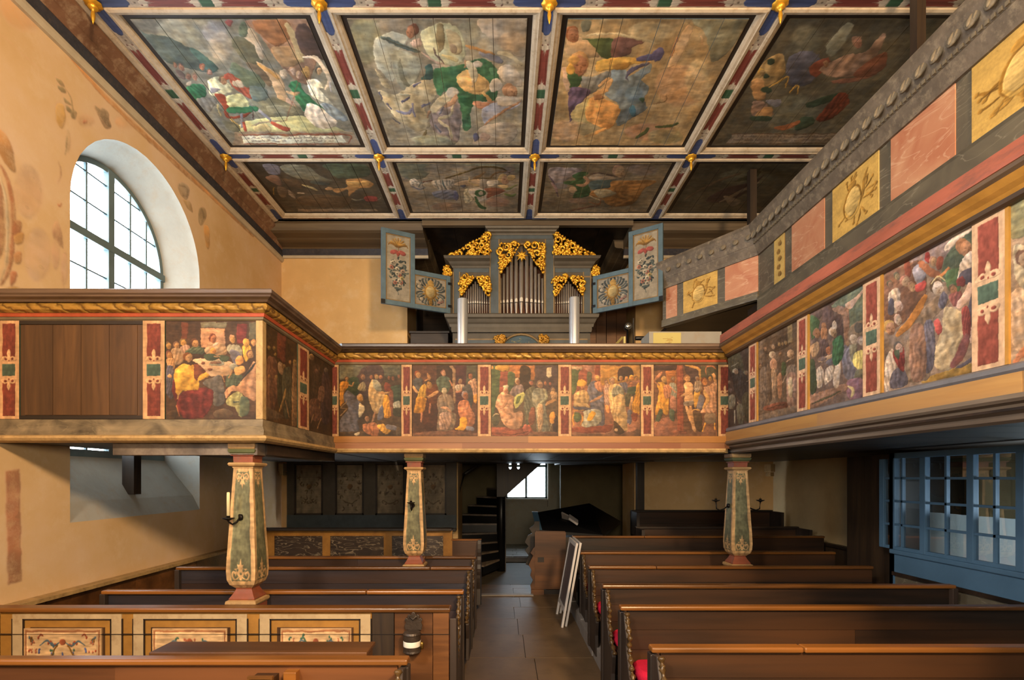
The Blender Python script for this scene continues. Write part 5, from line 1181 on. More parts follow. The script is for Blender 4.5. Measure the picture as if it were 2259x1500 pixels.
while y < 9.7:
    MB().box(XL+.01, -2.1, y+.003, min(9.78, y+.36)-.003, R(.312), R(.40)).build('floor_board', M['dark_wood'], gl); y += .36
MB().box(-4.50, -4.36, 5.98, 6.10, R(-.19), R(.31)).build('prop', M['dark_wood_z'], gl)
# back gallery
gb = thing('gallery', 'middle gallery with five painted scenes, below the organ', 'gallery', (.3, 6.4, R(.3)))
mouldings(gb, 2, 3, 0, M['rail_cap'])
MB().box(-2.05, 2.69, 6.104, 6.16, R(.31), R(1.495)).build('parapet_board', M['dark_wood'], gb)
bx = lambda p: (X_(p, 6.1), 6.1)
for a, c in ((730, 748), (886, 909), (1054, 1083), (1231, 1260), (1413, 1441), (1583, 1613)): board('pilaster', bx(a), bx(c), PB, PT, 0, .016, PM('pilaster', (.95, .85, .74)), gb)
for a, c, k, l in ((749, 885, 'capture', 'painting of a crowd with a bowed old man in blue'), (910, 1053, 'mocking', 'painting of a seated grey figure and a man in yellow'), (1084, 1230, 'high_priest', 'painting with green and red curtains'), (1261, 1412, 'judgement', 'painting of a man in a yellow turban and a pale standing figure'), (1442, 1582, 'scourging', 'painting with a red pillar')):
    board('painted_panel', bx(a), bx(c), PB, PT, 0, .005, PM(k, PG), gb, l)
for z0, z1, m, o, cuts in ((.425, .503, 'yellow_plank', .03, (730, 1165, 1411, 1613)), (.355, .423, 'pink_plank', .024, (730, 1020, 1500, 1613))):
    for a, c in zip(cuts[:-1], cuts[1:]): board('base_plank', bx(a), bx(c), R(z0), R(z1), 0, o+random.uniform(0, .004), M[m], gb)
sweep(MB(), R_([(0, .30), (.045, .30), (.07, .312), (.075, .325), (.05, .335), (.045, .355), (0, .355)]), GP, 2, 3).build('base_moulding', M['cream_mould'], gb)
x = -2.05
while x < 2.6:
    MB().box(x+.003, min(2.69, x+.40)-.003, 6.17, 9.78, R(.312), R(.42)).build('floor_board', M['dark_wood_z'], gb); x += .40
MB().box(-1.9, 2.66, 9.0, 10.32, R(.30), R(.43)).build('recess_floor', M['dark_wood'], gb); MB().box(1.15, 2.66, 10.32, 11.6, R(.30), R(.43)).build('recess_floor', M['dark_wood'], gb)
# right gallery
gr = thing('gallery', 'right lower gallery with broad red rail and painted scenes, above the pews', 'gallery', (3.6, 2.5, R(.3)))
RP = lambda p: sweep(MB(), R_(p), GP, 3, 4)
MB().box(2.695, 2.76, -1.5, 6.1, R(.36), R(1.60)).build('parapet_board', M['dark_wood'], gr)
RP([(-.12, 1.575), (.165, 1.575), (.17, 1.60), (.165, 1.67), (.15, 1.68), (-.12, 1.68)]).build('red_rail', M['red_fascia'], gr)
RP([(0, 1.53), (.15, 1.53), (.168, 1.545), (.172, 1.562), (.16, 1.575), (0, 1.575)]).build('grey_roll', M['roll_brown'], gr)
RP([(0, 1.475), (.055, 1.475), (.075, 1.49), (.11, 1.505), (.15, 1.53), (0, 1.53)]).build('gilded_cove', M['gold_cove'], gr)
RP([(0, 1.44), (.03, 1.442), (.05, 1.452), (.055, 1.475), (0, 1.475)]).build('brown_roll', M['roll_brown'], gr)
ry = lambda p: (2.69, 1120*2.69/(p-1112)) ; rt, rb = R(1.445), R(.605)
ed = [1613, 1655, 1672, 1762, 1785, 1908, 1947, 2150, 2224]
Y_ = [1120*2.69/(p-1112) for p in ed]; Y_[0] = 6.09
rr = lambda y: (2.69, y)
for k, (a, c) in enumerate(zip(Y_[:-1], Y_[1:])):
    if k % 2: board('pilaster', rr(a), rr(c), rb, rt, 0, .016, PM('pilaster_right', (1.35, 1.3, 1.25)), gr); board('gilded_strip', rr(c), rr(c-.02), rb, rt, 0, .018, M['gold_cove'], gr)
for a, c, k, l in ((Y_[0], Y_[1], 'crowning', 'narrow dark painting at the corner'), (Y_[2], Y_[3], 'showing', 'brown painting of a crowd around a standing figure'), (Y_[4], Y_[5], 'washing', 'painting of a man in a green coat'), (Y_[6], Y_[7], 'carrying', 'painting of a bent man carrying a wooden cross'), (Y_[8], Y_[8]-.72, 'lamenting', 'painting cut by the picture edge')):
    board('painted_panel', rr(a-(.02 if a < 6 else 0)), rr(c), rb, rt, 0, .005, PM(k, (1.05, 1.0, .98)), gr, l)
RP([(0, .55), (.03, .55), (.045, .565), (.04, .59), (.012, .605), (0, .605)]).build('bluegrey_fillet', M['bluegrey'], gr)
cuts = [6.1, 4.3, 2.6, -1.5]
for a, c in zip(cuts[:-1], cuts[1:]): board('base_plank', rr(a), rr(c), R(.44), R(.55), 0, .036+random.uniform(0, .004), M['yellow_plank_y'], gr)
RP([(-.10, .30), (-.08, .30), (-.055, .315), (-.05, .345), (-.01, .36), (.0, .39), (.04, .40), (.055, .415), (.05, .44), (0, .44), (-.10, .44)]).build('base_moulding', M['grey_mould'], gr)
y = -1.5
while y < 9.7:
    MB().box(2.80, XR-.01, y+.003, min(9.78, y+.42)-.003, R(.32), R(.44)).build('floor_board', M['dark_wood'], gr); y += .42
# upper gallery on the right, with its cranked end
ug = thing('gallery', 'upper right gallery with pink marbled and yellow cartouche panels under the ceiling', 'gallery', (4.2, 5, R(2.3)))
UX, KY = 3.57, 7.1
UP = [(2.63, 8.415), (UX, KY), (UX, -1.5)]
d_ = (Vector(UP[1])-Vector(UP[0])).normalized()
def US(p, i0=0, i1=2): return sweep(MB(), R_(p), UP, i0, i1)
US([(-.08, 2.36), (0, 2.36), (0, 3.30), (-.08, 3.30)], 1, 2).build('parapet_board', M['marble_grey'], ug); US([(-.08, 2.56), (0, 2.56), (0, 3.30), (-.08, 3.30)], 0, 1).build('parapet_board', M['marble_grey'], ug)
US([(-.10, 2.28), (.03, 2.28), (.04, 2.30), (.035, 2.50), (.05, 2.52), (.03, 2.535), (-.10, 2.535)], 1, 2).build('base_beam', M['marble_grey'], ug)
US([(-.10, 2.50), (.03, 2.50), (.035, 2.515), (.03, 2.61), (.02, 2.615), (-.10, 2.615)], 0, 1).build('base_beam', M['marble_grey'], ug)
US([(-.08, 3.12), (.03, 3.12), (.04, 3.16), (.06, 3.20), (.075, 3.235), (.08, 3.26), (-.08, 3.26)]).build('frieze', M['corn_upper'], ug)
US([(-.08, 3.26), (.085, 3.26), (.10, 3.30), (.135, 3.38), (.16, 3.43), (.165, 3.47), (.18, 3.49), (.175, 3.52), (-.08, 3.52)]).build('cornice_moulding', M['corn_upper'], ug)
def upan(p0, p1, z0, z1, mat, lab=None): board('marbled_panel' if 'pink' in mat.name else 'cartouche_panel', p0, p1, R(z0), R(z1), 0, .008, mat, ug, lab)
uy = lambda p: (UX, 1120*UX/(p-1112))
for a, c, m in ((1709, 1732, PM('drops')), (1748, 1820, M['marble_pink']), (1838, 1940, PM('cartouche_gallery_0')), (1967, 2109, M['marble_pink']), (2146, 2420, PM('cartouche_gallery_1'))): upan(uy(a), uy(c), 2.54, 3.12, m)
def dg(p):
    k = (p-1112)/1120; # point on the diagonal seen at pixel column p
    A = Vector(UP[1]); u = -d_; t = (k*A.y-A.x)/(u.x-k*u.y); return tuple(A+u*t)
for a, c, m in ((1470, 1494, M['marble_pink']), (1508, 1583, PM('cartouche_gallery_2')), (1600, 1673, M['marble_pink'])): upan(dg(a), dg(c), 2.615, 3.12, m)
r = random.Random(3)
leaf = MB(); leaf.sphere((0, 0, 0), .028, .062, .082, 12, 6); leaf.sphere((-.018, 0, -.02), .018, .02, .06, 8, 5); leaf.sphere((-.012, .035, .0), .016, .014, .05, 6, 5); leaf.sphere((-.012, -.035, .0), .016, .014, .05, 6, 5)
def uleaf(p, n, z, s):
    o = leaf_me if False else None
lo = leaf.build('leaf_ornament', M['leaf_grey'], ug); lo.location = (0, 0, 0)
k = 0; first = True; n1 = Vector((-1, 0, 0))
pts = [(Vector((UX, KY-.12-i*.155, 0)), n1) for i in range(36)]
n2 = Vector((d_.y, -d_.x, 0)); L_ = (Vector(UP[1])-Vector(UP[0])).length
pts += [(Vector((UP[0][0], UP[0][1], 0))+Vector((d_.x, d_.y, 0))*(.2+i*.19), n2) for i in range(8)]
w0 = wloc(ug)
for p, n in pts:
    o = lo if first else lo.copy(); first = False
    if o is not lo: COL.objects.link(o)
    q = p+n*.128+Vector((0, 0, R(3.375))); o.location = q-w0
    o.rotation_euler = (0, .42 if n is n1 else .3, 0) if n is n1 else (0, .38, math.atan2(n.y, n.x)-math.pi)
    if n is not n1: o.scale = (.8, .8, .7)
# the tiny leaf was built in world space of the gallery origin: recentre its mesh
for v in lo.data.vertices: v.co += w0
mb = MB(); n_ = Vector((-1, 0, 0))
for i in range(120): y_ = KY-.05-i*.05; mb.box(UX-.105, UX-.08, y_-.015, y_+.015, R(3.262), R(3.292))
mb.build('dentil_row', M['leaf_grey'], ug, kind='stuff')
MB().box(UX-.02, XR-.01, -1.5, KY+.3, R(2.36), R(2.45)).build('gallery_floor', M['dark_wood'], ug)
mb = MB(); mb.prism([(UP[0][0]+.1, UP[0][1]+.06, R(2.50)), (UX+.05, KY+.02, R(2.50)), (XR-.01, KY+.3, R(2.50)), (XR-.01, YB-.02, R(2.50)), (2.72, YB-.02, R(2.50))], (0, 0, .06)); mb.build('gallery_floor', M['dark_wood'], ug)
MB().box(3.66, 3.74, 4.50, 4.58, R(3.5), R(4.605)).build('post', M['dark_wood_z'], ug); MB().box(3.66, 3.76, 7.55, 7.65, R(3.5), R(4.605)).build('post', M['dark_wood_z'], ug)

# ================================================================ COLUMNS
def column(px, Y, label):
    cx = X_(px, Y); root = thing('column', label, 'column', (cx, Y, .07))
    sq = lambda h, z, c=0: [(cx-h, Y-h, R(z)), (cx+h, Y-h, R(z)), (cx+h, Y+h, R(z)), (cx-h, Y+h, R(z))]
    MB().loft([sq(h, z) for h, z in ((.115, .30), (.115, .262), (.105, .252))][::-1], False).build('capital_block', M['cream_cap'], root)
    MB().loft([sq(h, z) for h, z in ((.105, .252), (.118, .245), (.112, .225), (.092, .205))][::-1], False).build('capital_moulding', M['green_cap'], root)
    MB().loft([sq(h, z) for h, z in ((.088, .205), (.10, .205), (.10, .195), (.085, .19), (.083, .135))][::-1], False).build('neck', M['red_cap'], root)
    MB().loft([sq(h, z) for h, z in ((.085, .138), (.11, .135), (.118, .122), (.11, .108), (.09, .10), (.088, .088))][::-1], False).build('collar', M['cream_cap'], root)
    zs = [(.083, .09), (.093, -.10), (.107, -.40), (.122, -.70), (.125, -.80), (.121, -.87), (.105, -.915), (.075, -.945)]
    mb = MB(); tot = .09+.945
    for k in range(4):
        for (h0, a), (h1, b) in zip(zs[:-1], zs[1:]):
            P0, P1 = sq(h0, a), sq(h1, b); v0, v1 = 1-(.09-a)/tot, 1-(.09-b)/tot
            mb.poly([P1[k], P1[(k+1) % 4], P0[(k+1) % 4], P0[k]], [(0, v1), (1, v1), (1, v0), (0, v0)])
    mb.build('shaft', PM('column_face', (1, 1, 1), grain=(9, 9, 30)), root)
    MB().loft([sq(h, z) for h, z in ((.072, -.94), (.068, -.96), (.085, -.995), (.11, -1.035), (.108, -1.05))][::-1], False).build('base_flare', M['red_cap'], root)
    MB().loft([sq(h, z) for h, z in ((.108, -1.045), (.128, -1.052), (.132, -1.075), (.122, -1.092))][::-1], False).build('base_torus', M['cream_cap'], root)
    MB().loft([sq(h, z) for h, z in ((.115, -1.09), (.115, -1.93))][::-1], False).build('plinth', M['red_cap'], root)
    return cx
c1 = column(547, 4.46, 'painted tapering column under the left gallery corner, with a lit-side candle')
c2 = column(916, 6.28, 'painted tapering column under the middle gallery, left of the aisle')
c3 = column(1627, 6.28, 'painted tapering column under the right gallery corner, with two iron arms')
def sconce(name, label, base, d, L, up=.03, candle=None):
    """iron arm from base in direction d (xy), with drip pan"""
    r_ = thing(name, label, 'candle holder', base); b = Vector(base); d = Vector(d).normalized()
    MB().tube([b, b+d*.02], .028, 12).build('wall_plate', M['iron'], r_)
    pts = [b+d*.015, b+d*L*.35+Vector((0, 0, -.035)), b+d*L*.7+Vector((0, 0, -.055)), b+d*L*.95+Vector((0, 0, -.035)), b+d*L+Vector((0, 0, up-.01))]
    MB().tube(pts, .008, 8).build('arm', M['iron'], r_)
    t = b+d*L+Vector((0, 0, up)); MB().lathe(t, [(.006, -.02), (.014, -.008), (.045, .004), (.05, .012), (.016, .008), (.014, .03), (.011, .03), (.011, .012)], 16).build('drip_pan', M['iron'], r_)
    MB().lathe(t, [(.004, .02), (.003, .045), (.001, .05)], 6).build('spike', M['brass'], r_)
    return t
t = sconce('candle_sconce', 'iron candle arm with a tall candle on the near left column', (c1-.005, 4.46-.098, R(-.335)), (-.75, -1, 0), .11, -.01)
cd = tag(MB().lathe(t, [(.0135, .012), (.0135, .20), (.012, .225), (.004, .228)], 14).build('candle', M['wax'], None), 'tall cream candle in the iron arm of the near left column', 'candle')
sconce('candle_sconce', 'short iron candle arm facing the nave on the column left of the aisle', (c2-.01, 6.28-.108, R(-.33)), (-.1, -1, 0), .08)
sconce('candle_sconce', 'iron candle arm reaching left from the right column', (c3-.105, 6.28, R(-.34)), (-1, -.1, 0), .17, .06)
sconce('candle_sconce', 'iron candle arm reaching right from the right column', (c3+.105, 6.28, R(-.34)), (1, -.1, 0), .17, .06)
# gilded ceiling bosses
bn = {(0, 1): 'gilded ceiling boss at the top left, beside the cornice', (1, 1): 'gilded ceiling boss between soldier and lute paintings, near row', (2, 1): 'gilded ceiling boss between lute and fiddle paintings, near row', (3, 1): 'gilded ceiling boss right of the fiddle painting, near row',
      (0, 2): 'gilded ceiling boss below the soldier painting, above the arched window', (1, 2): 'gilded ceiling boss between flame and harp paintings', (2, 2): 'gilded ceiling boss between harp and yellow robe paintings', (3, 2): 'gilded ceiling boss right of the yellow robe painting'}
for (i, j), l in bn.items():
    x, y = RX[i], RY[j]; r_ = thing('ceiling_boss', l, 'boss', (x, y, R(4.59)), 'gilded bosses hanging from the ceiling ribs')
    mb = MB(); rings = []
    for rad, h in ((.048, 0), (.062, -.004), (.076, -.012), (.073, -.022), (.05, -.03), (.042, -.04)):
        rings.append([(x+rad*(1+.06*math.cos(8*2*math.pi*k/32)*(rad > .07))*math.cos(2*math.pi*k/32), y+rad*(1+.06*math.cos(8*2*math.pi*k/32)*(rad > .07))*math.sin(2*math.pi*k/32), R(4.592)+h) for k in range(32)])
    mb.loft(rings[::-1]); mb.build('rosette', M['gold'], r_)
    MB().lathe((x, y, R(4.592)), [(.03, -.03), (.042, -.04), (.044, -.055), (.03, -.07), (.013, -.08), (.016, -.10), (.02, -.125), (.016, -.16), (.008, -.19), (.002, -.21)][::-1], 16).build('pendant', M['gold'], r_)
# ================================================================ ORGAN
OY = 9.0
ox = lambda p: X_(p, OY)
oz = lambda p: Z_(p, OY)
OF = R(.433)
og = thing('pipe_organ', 'small painted pipe organ with gilded carving and opened wing doors', 'organ', (ox(1150), OY+.3, OF))
def obx(name, px0, px1, py0, py1, y0, y1, mat, parent=None, bev=.006):
    return MB().box(ox(px0), ox(px1), y0, y1, oz(py1), oz(py0)).build(name, mat, parent or og, bevel=bev)
def mould(name, px0, px1, prof, mat, y0=OY, y1=OY+.7, parent=None):
    """horizontal moulding, mitred round the front and both sides; prof (out, z)"""
    pth = [(ox(px0), y1), (ox(px0), y0), (ox(px1), y0), (ox(px1), y1)]
    return sweep(MB(), prof, pth).build(name, mat, parent or og)
zz = lambda L: [(o, oz(p)) for o, p in L]
# lower case
lc = MB().box(ox(998), ox(1303), OY+.05, OY+.75, OF, oz(700)).build('lower_case', M['organ_grey'], og)
for a, b in ((1004, 1098), (1202, 1297)):
    MB().box(ox(a), ox(b), OY+.035, OY+.05, oz(800), oz(748)).build('case_panel', M['organ_slate'], lc); MB().box(ox(a), ox(b), OY+.03, OY+.05, oz(749), oz(746)).build('panel_trim', M['organ_edge'], lc)
mould('ledge', 995, 1306, zz([(-.02, 722), (.02, 722), (.03, 716), (.05, 712), (.07, 706), (.10, 703), (.11, 697), (.10, 695), (-.02, 695)]), M['organ_grey'])
mould('waist_moulding', 998, 1303, zz([(-.02, 733), (.01, 733), (.02, 728), (.02, 722), (-.02, 722)]), M['organ_grey'])
# lunette with carved surround
mb = MB(); n = 16; A = [(ox(1150)+.37*math.cos(math.pi*k/n), oz(775)+.31*math.sin(math.pi*k/n)) for k in range(n+1)]
mb.poly([(x, OY+.045, z) for x, z in A][::-1], [((x-ox(1150)+.37)/.74, (z-oz(775))/.31) for x, z in A][::-1]); mb.build('lunette', PM('lunette'), og)
mb = MB(); mb.tube([(x, OY+.03, z) for x, z in A], .022, 8); mb.build('lunette_arch', M['organ_edge'], og)
# upper case: dark interior, windchest boards and posts
obx('case_back', 1000, 1300, 540, 700, OY+.50, OY+.72, M['organ_back'], bev=0); obx('case_top_box', 1082, 1221, 516, 560, OY+.10, OY+.72, M['organ_grey'], bev=0)
obx('wind_board', 1008, 1296, 655, 697, OY+.20, OY+.24, M['organ_back'], bev=0)
for a, b, t in ((1000, 1014, 600), (1081, 1101, 528), (1203, 1222, 528), (1287, 1303, 600)):
    obx('post', a, b, t, 697, OY-.006, OY+.16, M['organ_slate']); obx('post_edge', a-1.2, a+1.4, t, 697, OY-.012, OY+.14, M['organ_edge'], bev=.003); obx('post_edge', b-1.4, b+1.2, t, 697, OY-.012, OY+.14, M['organ_edge'], bev=.003)
for a, b in ((993, 1000), (1303, 1310)): obx('case_side', a, b, 600, 697, OY+.05, OY+.7, M['organ_grey'])
# entablatures over the side fields
for a, b in ((999, 1081), (1222, 1304)):
    e = obx('side_entablature', a, b, 590, 613, OY, OY+.7, M['organ_grey']); obx('slate_band', a+2, b-2, 592, 601, OY-.008, OY+.01, M['organ_slate'], e); obx('gilt_line', a+13, b-2, 609, 612.5, OY-.01, OY+.01, M['organ_edge'], e, .002)
    L = zz([(-.02, 591), (.01, 591), (.02, 588), (.05, 584), (.07, 580), (.13, 576), (.15, 572), (.145, 570.5), (-.02, 570.5)])
    pth = [(ox(a), OY+.6), (ox(a), OY), (ox(b), OY)] if a < 1100 else [(ox(a), OY), (ox(b), OY), (ox(b), OY+.6)]
    sweep(MB(), L, pth).build('side_cornice', M['organ_grey'], og)
obx('frieze', 1081, 1222, 520, 538, OY, OY+.3, M['organ_grey']); obx('slate_band', 1083, 1220, 519, 527, OY-.008, OY+.01, M['organ_slate'])
mould('top_cornice', 1083, 1220, zz([(-.02, 519), (.01, 519), (.02, 516), (.05, 513), (.06, 510), (.09, 508), (.10, 504), (-.02, 503)]), M['organ_grey'], y1=OY+.6)
obx('inner_frame', 1101, 1104, 538, 697, OY-.005, OY+.1, M['organ_edge'], bev=.003); obx('inner_frame', 1200, 1203, 538, 697, OY-.005, OY+.1, M['organ_edge'], bev=.003); obx('inner_frame', 1101, 1203, 536, 540, OY-.005, OY+.1, M['organ_edge'], bev=.003)
# pipes
def pipe(px, w, ptop, pmouth, pfoot, y):
    r_ = w*.5*OY/FOC; x = ox(px); zb, zm, zt = oz(pfoot), oz(pmouth), oz(ptop); mb = MB()
    mb.lathe((x, y, 0), [(r_*.30, zb), (r_*.42, zb+.02), (r_*.98, zm-.03), (r_, zm), (r_, zt), (r_*.9, zt+.003)], 14)
    o = mb.build('pipe', M['tin'], og); h = r_*1.7
    m2 = MB(); rings = []
    for a, s in ((-1, .6), (-.6, .9), (0, 1.02), (.6, .9), (1, .6)):
        rings.append([(x+r_*.8*a, y-r_*(1.06 if abs(a) < .7 else .75), zm-.01), (x+r_*.8*a*.95, y-r_*(1.03 if abs(a) < .7 else .74), zm+h*s)])
    m2.loft(rings, True, cap=False, closed=False); m2.build('pipe_lip', M['tin_lip'], o)
    MB().box(x-r_*.75, x+r_*.75, y-r_*1.04, y-r_*.7, zm-.022, zm-.008).build('pipe_mouth', M['black'], o)
for p, w, t in ((1104.5, 5, 610), (1111.5, 6, 600), (1119.5, 6.5, 585), (1128.5, 7.5, 560), (1139, 8.5, 545), (1150.5, 10, 540), (1162.5, 8.8, 545), (1173, 7.6, 560), (1182, 6.6, 585), (1190, 6, 600), (1197.5, 5, 610)): pipe(p, w, t, 664-(w-5)*.6, 696, OY+.10)
for c in (0, 1):
    for k in range(13):
        d = abs(k-(6 if c == 0 else 6)); p = 1018+k*5.05 if c == 0 else 1226+k*4.85; w = 4.6-.38*d
        pipe(p, max(2.1, w), 618+d*5.5, 666-(w-2)*.5, 696, OY+.08)
# gilded carving: scrolls and leaves that fill an outline
def inside(poly, x, y):
    c = False; n = len(poly)
    for i in range(n):
        (xa, ya), (xb, yb) = poly[i], poly[(i+1) % n]
        if (ya > y) != (yb > y) and x < (xb-xa)*(y-ya)/(yb-ya)+xa: c = not c
    return c
def carving(name, poly, seed, y=OY-.03, rs=(5, 10), n=40, edge=True, flip=None, label=None):
    r = random.Random(seed); mb = MB(); q = lambda a, b, d=0: (ox(a), y-d, oz(b)); pl = []
    xs = [p[0] for p in poly]; ys = [p[1] for p in poly]
    for _ in range(n*12):
        x, yy = r.uniform(min(xs), max(xs)), r.uniform(min(ys), max(ys)); R0 = r.uniform(*rs)
        if not inside(poly, x, yy): continue
        if any((x-a)**2+(yy-b)**2 < (.8*(R0+c))**2 for a, b, c in pl): continue
        if sum(inside(poly, x+R0*.8*math.cos(t), yy+R0*.8*math.sin(t)) for t in (0, 1.57, 3.14, 4.71)) < 3: continue
        pl.append((x, yy, R0))
    pl = pl[:n]
    for x, yy, R0 in pl:
        s = r.choice((-1, 1)); a0 = r.uniform(0, 6.28); K = 16
        mb.tube([q(x+R0*(1-.75*t/K)*math.cos(a0+s*t/K*8.2), yy+R0*(1-.75*t/K)*math.sin(a0+s*t/K*8.2), .02+.035*t/K) for t in range(K+1)], [.011+.016*(1-abs(2*t/K-.7)) for t in range(K+1)], 6)
        for k in range(4):
            a = a0+r.uniform(0, 6.28); L = R0*r.uniform(.9, 1.5); m_ = a+s*.7
            x1, y1 = x+R0*.8*math.cos(a)+L*.5*math.cos(m_), yy+R0*.8*math.sin(a)+L*.5*math.sin(m_); x2, y2 = x1+L*.5*math.cos(m_+s*.6), y1+L*.5*math.sin(m_+s*.6)
            if not inside(poly, x1, y1): continue
            mb.tube([q(x+R0*.8*math.cos(a), yy+R0*.8*math.sin(a), .015), q(x1, y1, .045), q(x2, y2, .02)], [.008, .032, .005], 6, .5, (0, 1, 0))
    if edge:
        E_ = poly+[poly[0]]
        for (xa, ya), (xb, yb) in zip(E_[:-1], E_[1:]):
            m = max(2, int(math.hypot(xb-xa, yb-ya)/7))
            for k in range(m):
                t0, t1 = k/m, (k+1)/m; xm, ym = xa+(xb-xa)*(t0+t1)/2, ya+(yb-ya)*(t0+t1)/2
                mb.tube([q(xa+(xb-xa)*t0, ya+(yb-ya)*t0, .01), q(xm+r.uniform(-1.2, 1.2), ym+r.uniform(-1.2, 1.2), .03), q(xa+(xb-xa)*t1, ya+(yb-ya)*t1, .012)], [.009, .022, .008], 6)
    return mb.build(name, M['gold'] if name[0] == 'g' else M['gold_dull'], og, label)
CP = [[(980, 570), (996, 563), (1010, 556), (1026, 548), (1040, 537), (1056, 532), (1066, 522), (1074, 515), (1079, 518), (1079, 570)],
      [(1103, 540), (1147, 540), (1141, 552), (1133, 562), (1128, 574), (1120, 584), (1112, 594), (1104, 606)], [(1017, 613), (1046, 613), (1040, 624), (1032, 632), (1026, 644), (1018, 655)], [(1051, 613), (1080, 613), (1080, 656), (1074, 652), (1066, 638), (1058, 628)]]
mir = lambda L, c=1151.5: [(2*c-a, b) for a, b in L][::-1]
for k, p in enumerate(CP):
    carving('gilded_carving', p, k+1); carving('gilded_carving', mir(p), k+21)
carving('gilded_carving', [(978, 590), (986, 583), (992, 596), (996, 606), (980, 606)], 51, OY+.05, (3, 5)); carving('gilded_carving', [(1322, 590), (1314, 583), (1308, 596), (1305, 606), (1322, 606)], 52, OY+.05, (3, 5))
carving('carved_surround', [(1093, 742), (1112, 738), (1112, 757), (1093, 757)], 61, OY+.02, (4, 6)); carving('carved_surround', [(1190, 738), (1209, 742), (1209, 757), (1190, 757)], 62, OY+.02, (4, 6))
mb = MB(); c = (ox(1151), OY-.06, oz(567))
for k in range(16):
    a = 2*math.pi*k/16; L = .115 if k % 2 == 0 else .08; mb.tube([c, (c[0]+L*.5*math.cos(a), c[1], c[2]+L*.5*math.sin(a)), (c[0]+L*math.cos(a), c[1]+.01, c[2]+L*math.sin(a))], [.022, .014, .002], 6)
mb.sphere(c, .024, .02, .024, 10, 6); mb.build('gilded_star', M['gold'], og)
# wing doors
def wing(name, hx, hy, ex, ey, label):
    H = Vector((hx, hy, 0)); E_ = Vector((ex, ey, 0)); u = (E_-H).normalized(); L = (E_-H).length
    n = Vector((u.y, -u.x, 0)); n = n if n.y < 0 else -n
    d = bpy.data.objects.new(name, None); COL.objects.link(d); d.parent = og; d['label'] = label
    def pl(a, b, z0, z1, o0, o1, nm, mat, par, uv=False):
        p0, p1 = H+u*a, H+u*b
        if uv and p0.x > p1.x: p0, p1 = p1, p0
        if not uv:
            return MB().obox(p0+n*o0+Vector((0, 0, z0)), p1-p0, n*(o1-o0), (0, 0, z1-z0)).build(nm, mat, par, bevel=.004)
        m = MB(); m.obox(p0+n*o0+Vector((0, 0, z0)), p1-p0, n*(o1-o0-.001), (0, 0, z1-z0))
        m.poly([p0+n*o1+Vector((0, 0, z0)), p1+n*o1+Vector((0, 0, z0)), p1+n*o1+Vector((0, 0, z1)), p0+n*o1+Vector((0, 0, z1))], [(0, 0), (1, 0), (1, 1), (0, 1)]); return m.build(nm, mat, par)
    zb, z1, z2 = R(2.875), R(3.555), R(4.16); s = L*.56; B = M['organ_blue']; t = .05
    zb = oz(694); w_ = .075
    pl(0, w_, zb, z1, 0, t, 'stile', B, d); pl(s-w_*.5, s+w_*.5, zb, z2, 0, t, 'stile', B, d); pl(L-w_, L, zb, z2, 0, t, 'stile', B, d)
    pl(w_, s-w_*.5, zb, zb+w_, 0, t, 'rail', B, d); pl(w_, s-w_*.5, z1-w_, z1, 0, t, 'rail', B, d); pl(s+w_*.5, L-w_, zb, zb+w_, 0, t, 'rail', B, d); pl(s+w_*.5, L-w_, z2-w_, z2, 0, t, 'rail', B, d)
    pl(w_, s-w_*.5, zb+w_, z1-w_, .01, .028, 'cartouche_picture', PM('cartouche_organ', (.8, .8, .8)), d, True); pl(s+w_*.5, L-w_, zb+w_, z2-w_, .01, .028, 'bouquet_picture', PM('bouquet', (.8, .8, .8)), d, True)
    for a, b, z0_, z1_ in ((w_, s-w_*.5, zb+w_, z1-w_), (s+w_*.5, L-w_, zb+w_, z2-w_)):
        q = .018
        for A, B_, c_, e in ((a, a+q, z0_, z1_), (b-q, b, z0_, z1_), (a, b, z0_, z0_+q), (a, b, z1_-q, z1_)): pl(A, B_, c_, e, .028, .04, 'panel_trim', M['organ_edge'], d)
    for z in (zb+.10, z1-.16): pl(-.02, .05, z, z+.045, t, t+.012, 'hinge', M['black'], d)
    pl(L-.06, L+.01, zb, zb+.07, t, t+.012, 'corner_iron', M['black'], d)
wing('door', ox(992), OY-.02, X_(840, 8.44), 8.44, 'left opened wing with shell, ribbon and flowers'); wing('door', ox(1310), OY-.02, X_(1464, 8.3), 8.3, 'right opened wing with shell, ribbon and flowers')
# things standing on the gallery by the organ
def tubec(px, top, label):
    Y = 7.2; x = X_(px, Y); r_ = thing('steel_cylinder', label, 'cylinder', (x, Y, R(.42)))
    MB().lathe((x, Y, 0), [(.071, R(.43)), (.073, R(.44)), (.073, Z_(top, Y)-.01), (.070, Z_(top, Y))], 28).build('body', M['steel'], r_); MB().lathe((x, Y, 0), [(.09, R(.423)), (.09, R(.435)), (.075, R(.45))], 24).build('foot', M['black'], r_)
tubec(1020.5, 660, 'tall shiny steel cylinder standing before the left organ pipes'); tubec(1267, 657, 'tall shiny steel cylinder standing before the right organ pipes')
Y = 8.3
r_ = thing('microphone_stand', 'thin chrome stand beside the right organ door, behind the rail', 'stand', (X_(1397, Y), Y, R(.42)))
MB().tube([(X_(1397, Y), Y, R(.43)), (X_(1397, Y), Y, Z_(702, Y))], .010, 10).build('tube', M['chrome'], r_); MB().lathe((X_(1397, Y), Y, R(.42)), [(.065, .002), (.065, .015), (.03, .03), (.015, .05)], 20).build('base', M['black'], r_)
mb = MB(); mb.lathe((X_(1414, Y), Y-.02, Z_(747, Y)), [(.03, -.10), (.034, -.09), (.034, .06), (.028, .10), (.02, .12)], 16, 'X'); mb.build('holder', M['black'], r_)
r_ = thing('spot_lamp', 'round dark lamp with a pale glass face, left of the chrome stand', 'lamp', (X_(1384, Y), Y, Z_(735, Y)))
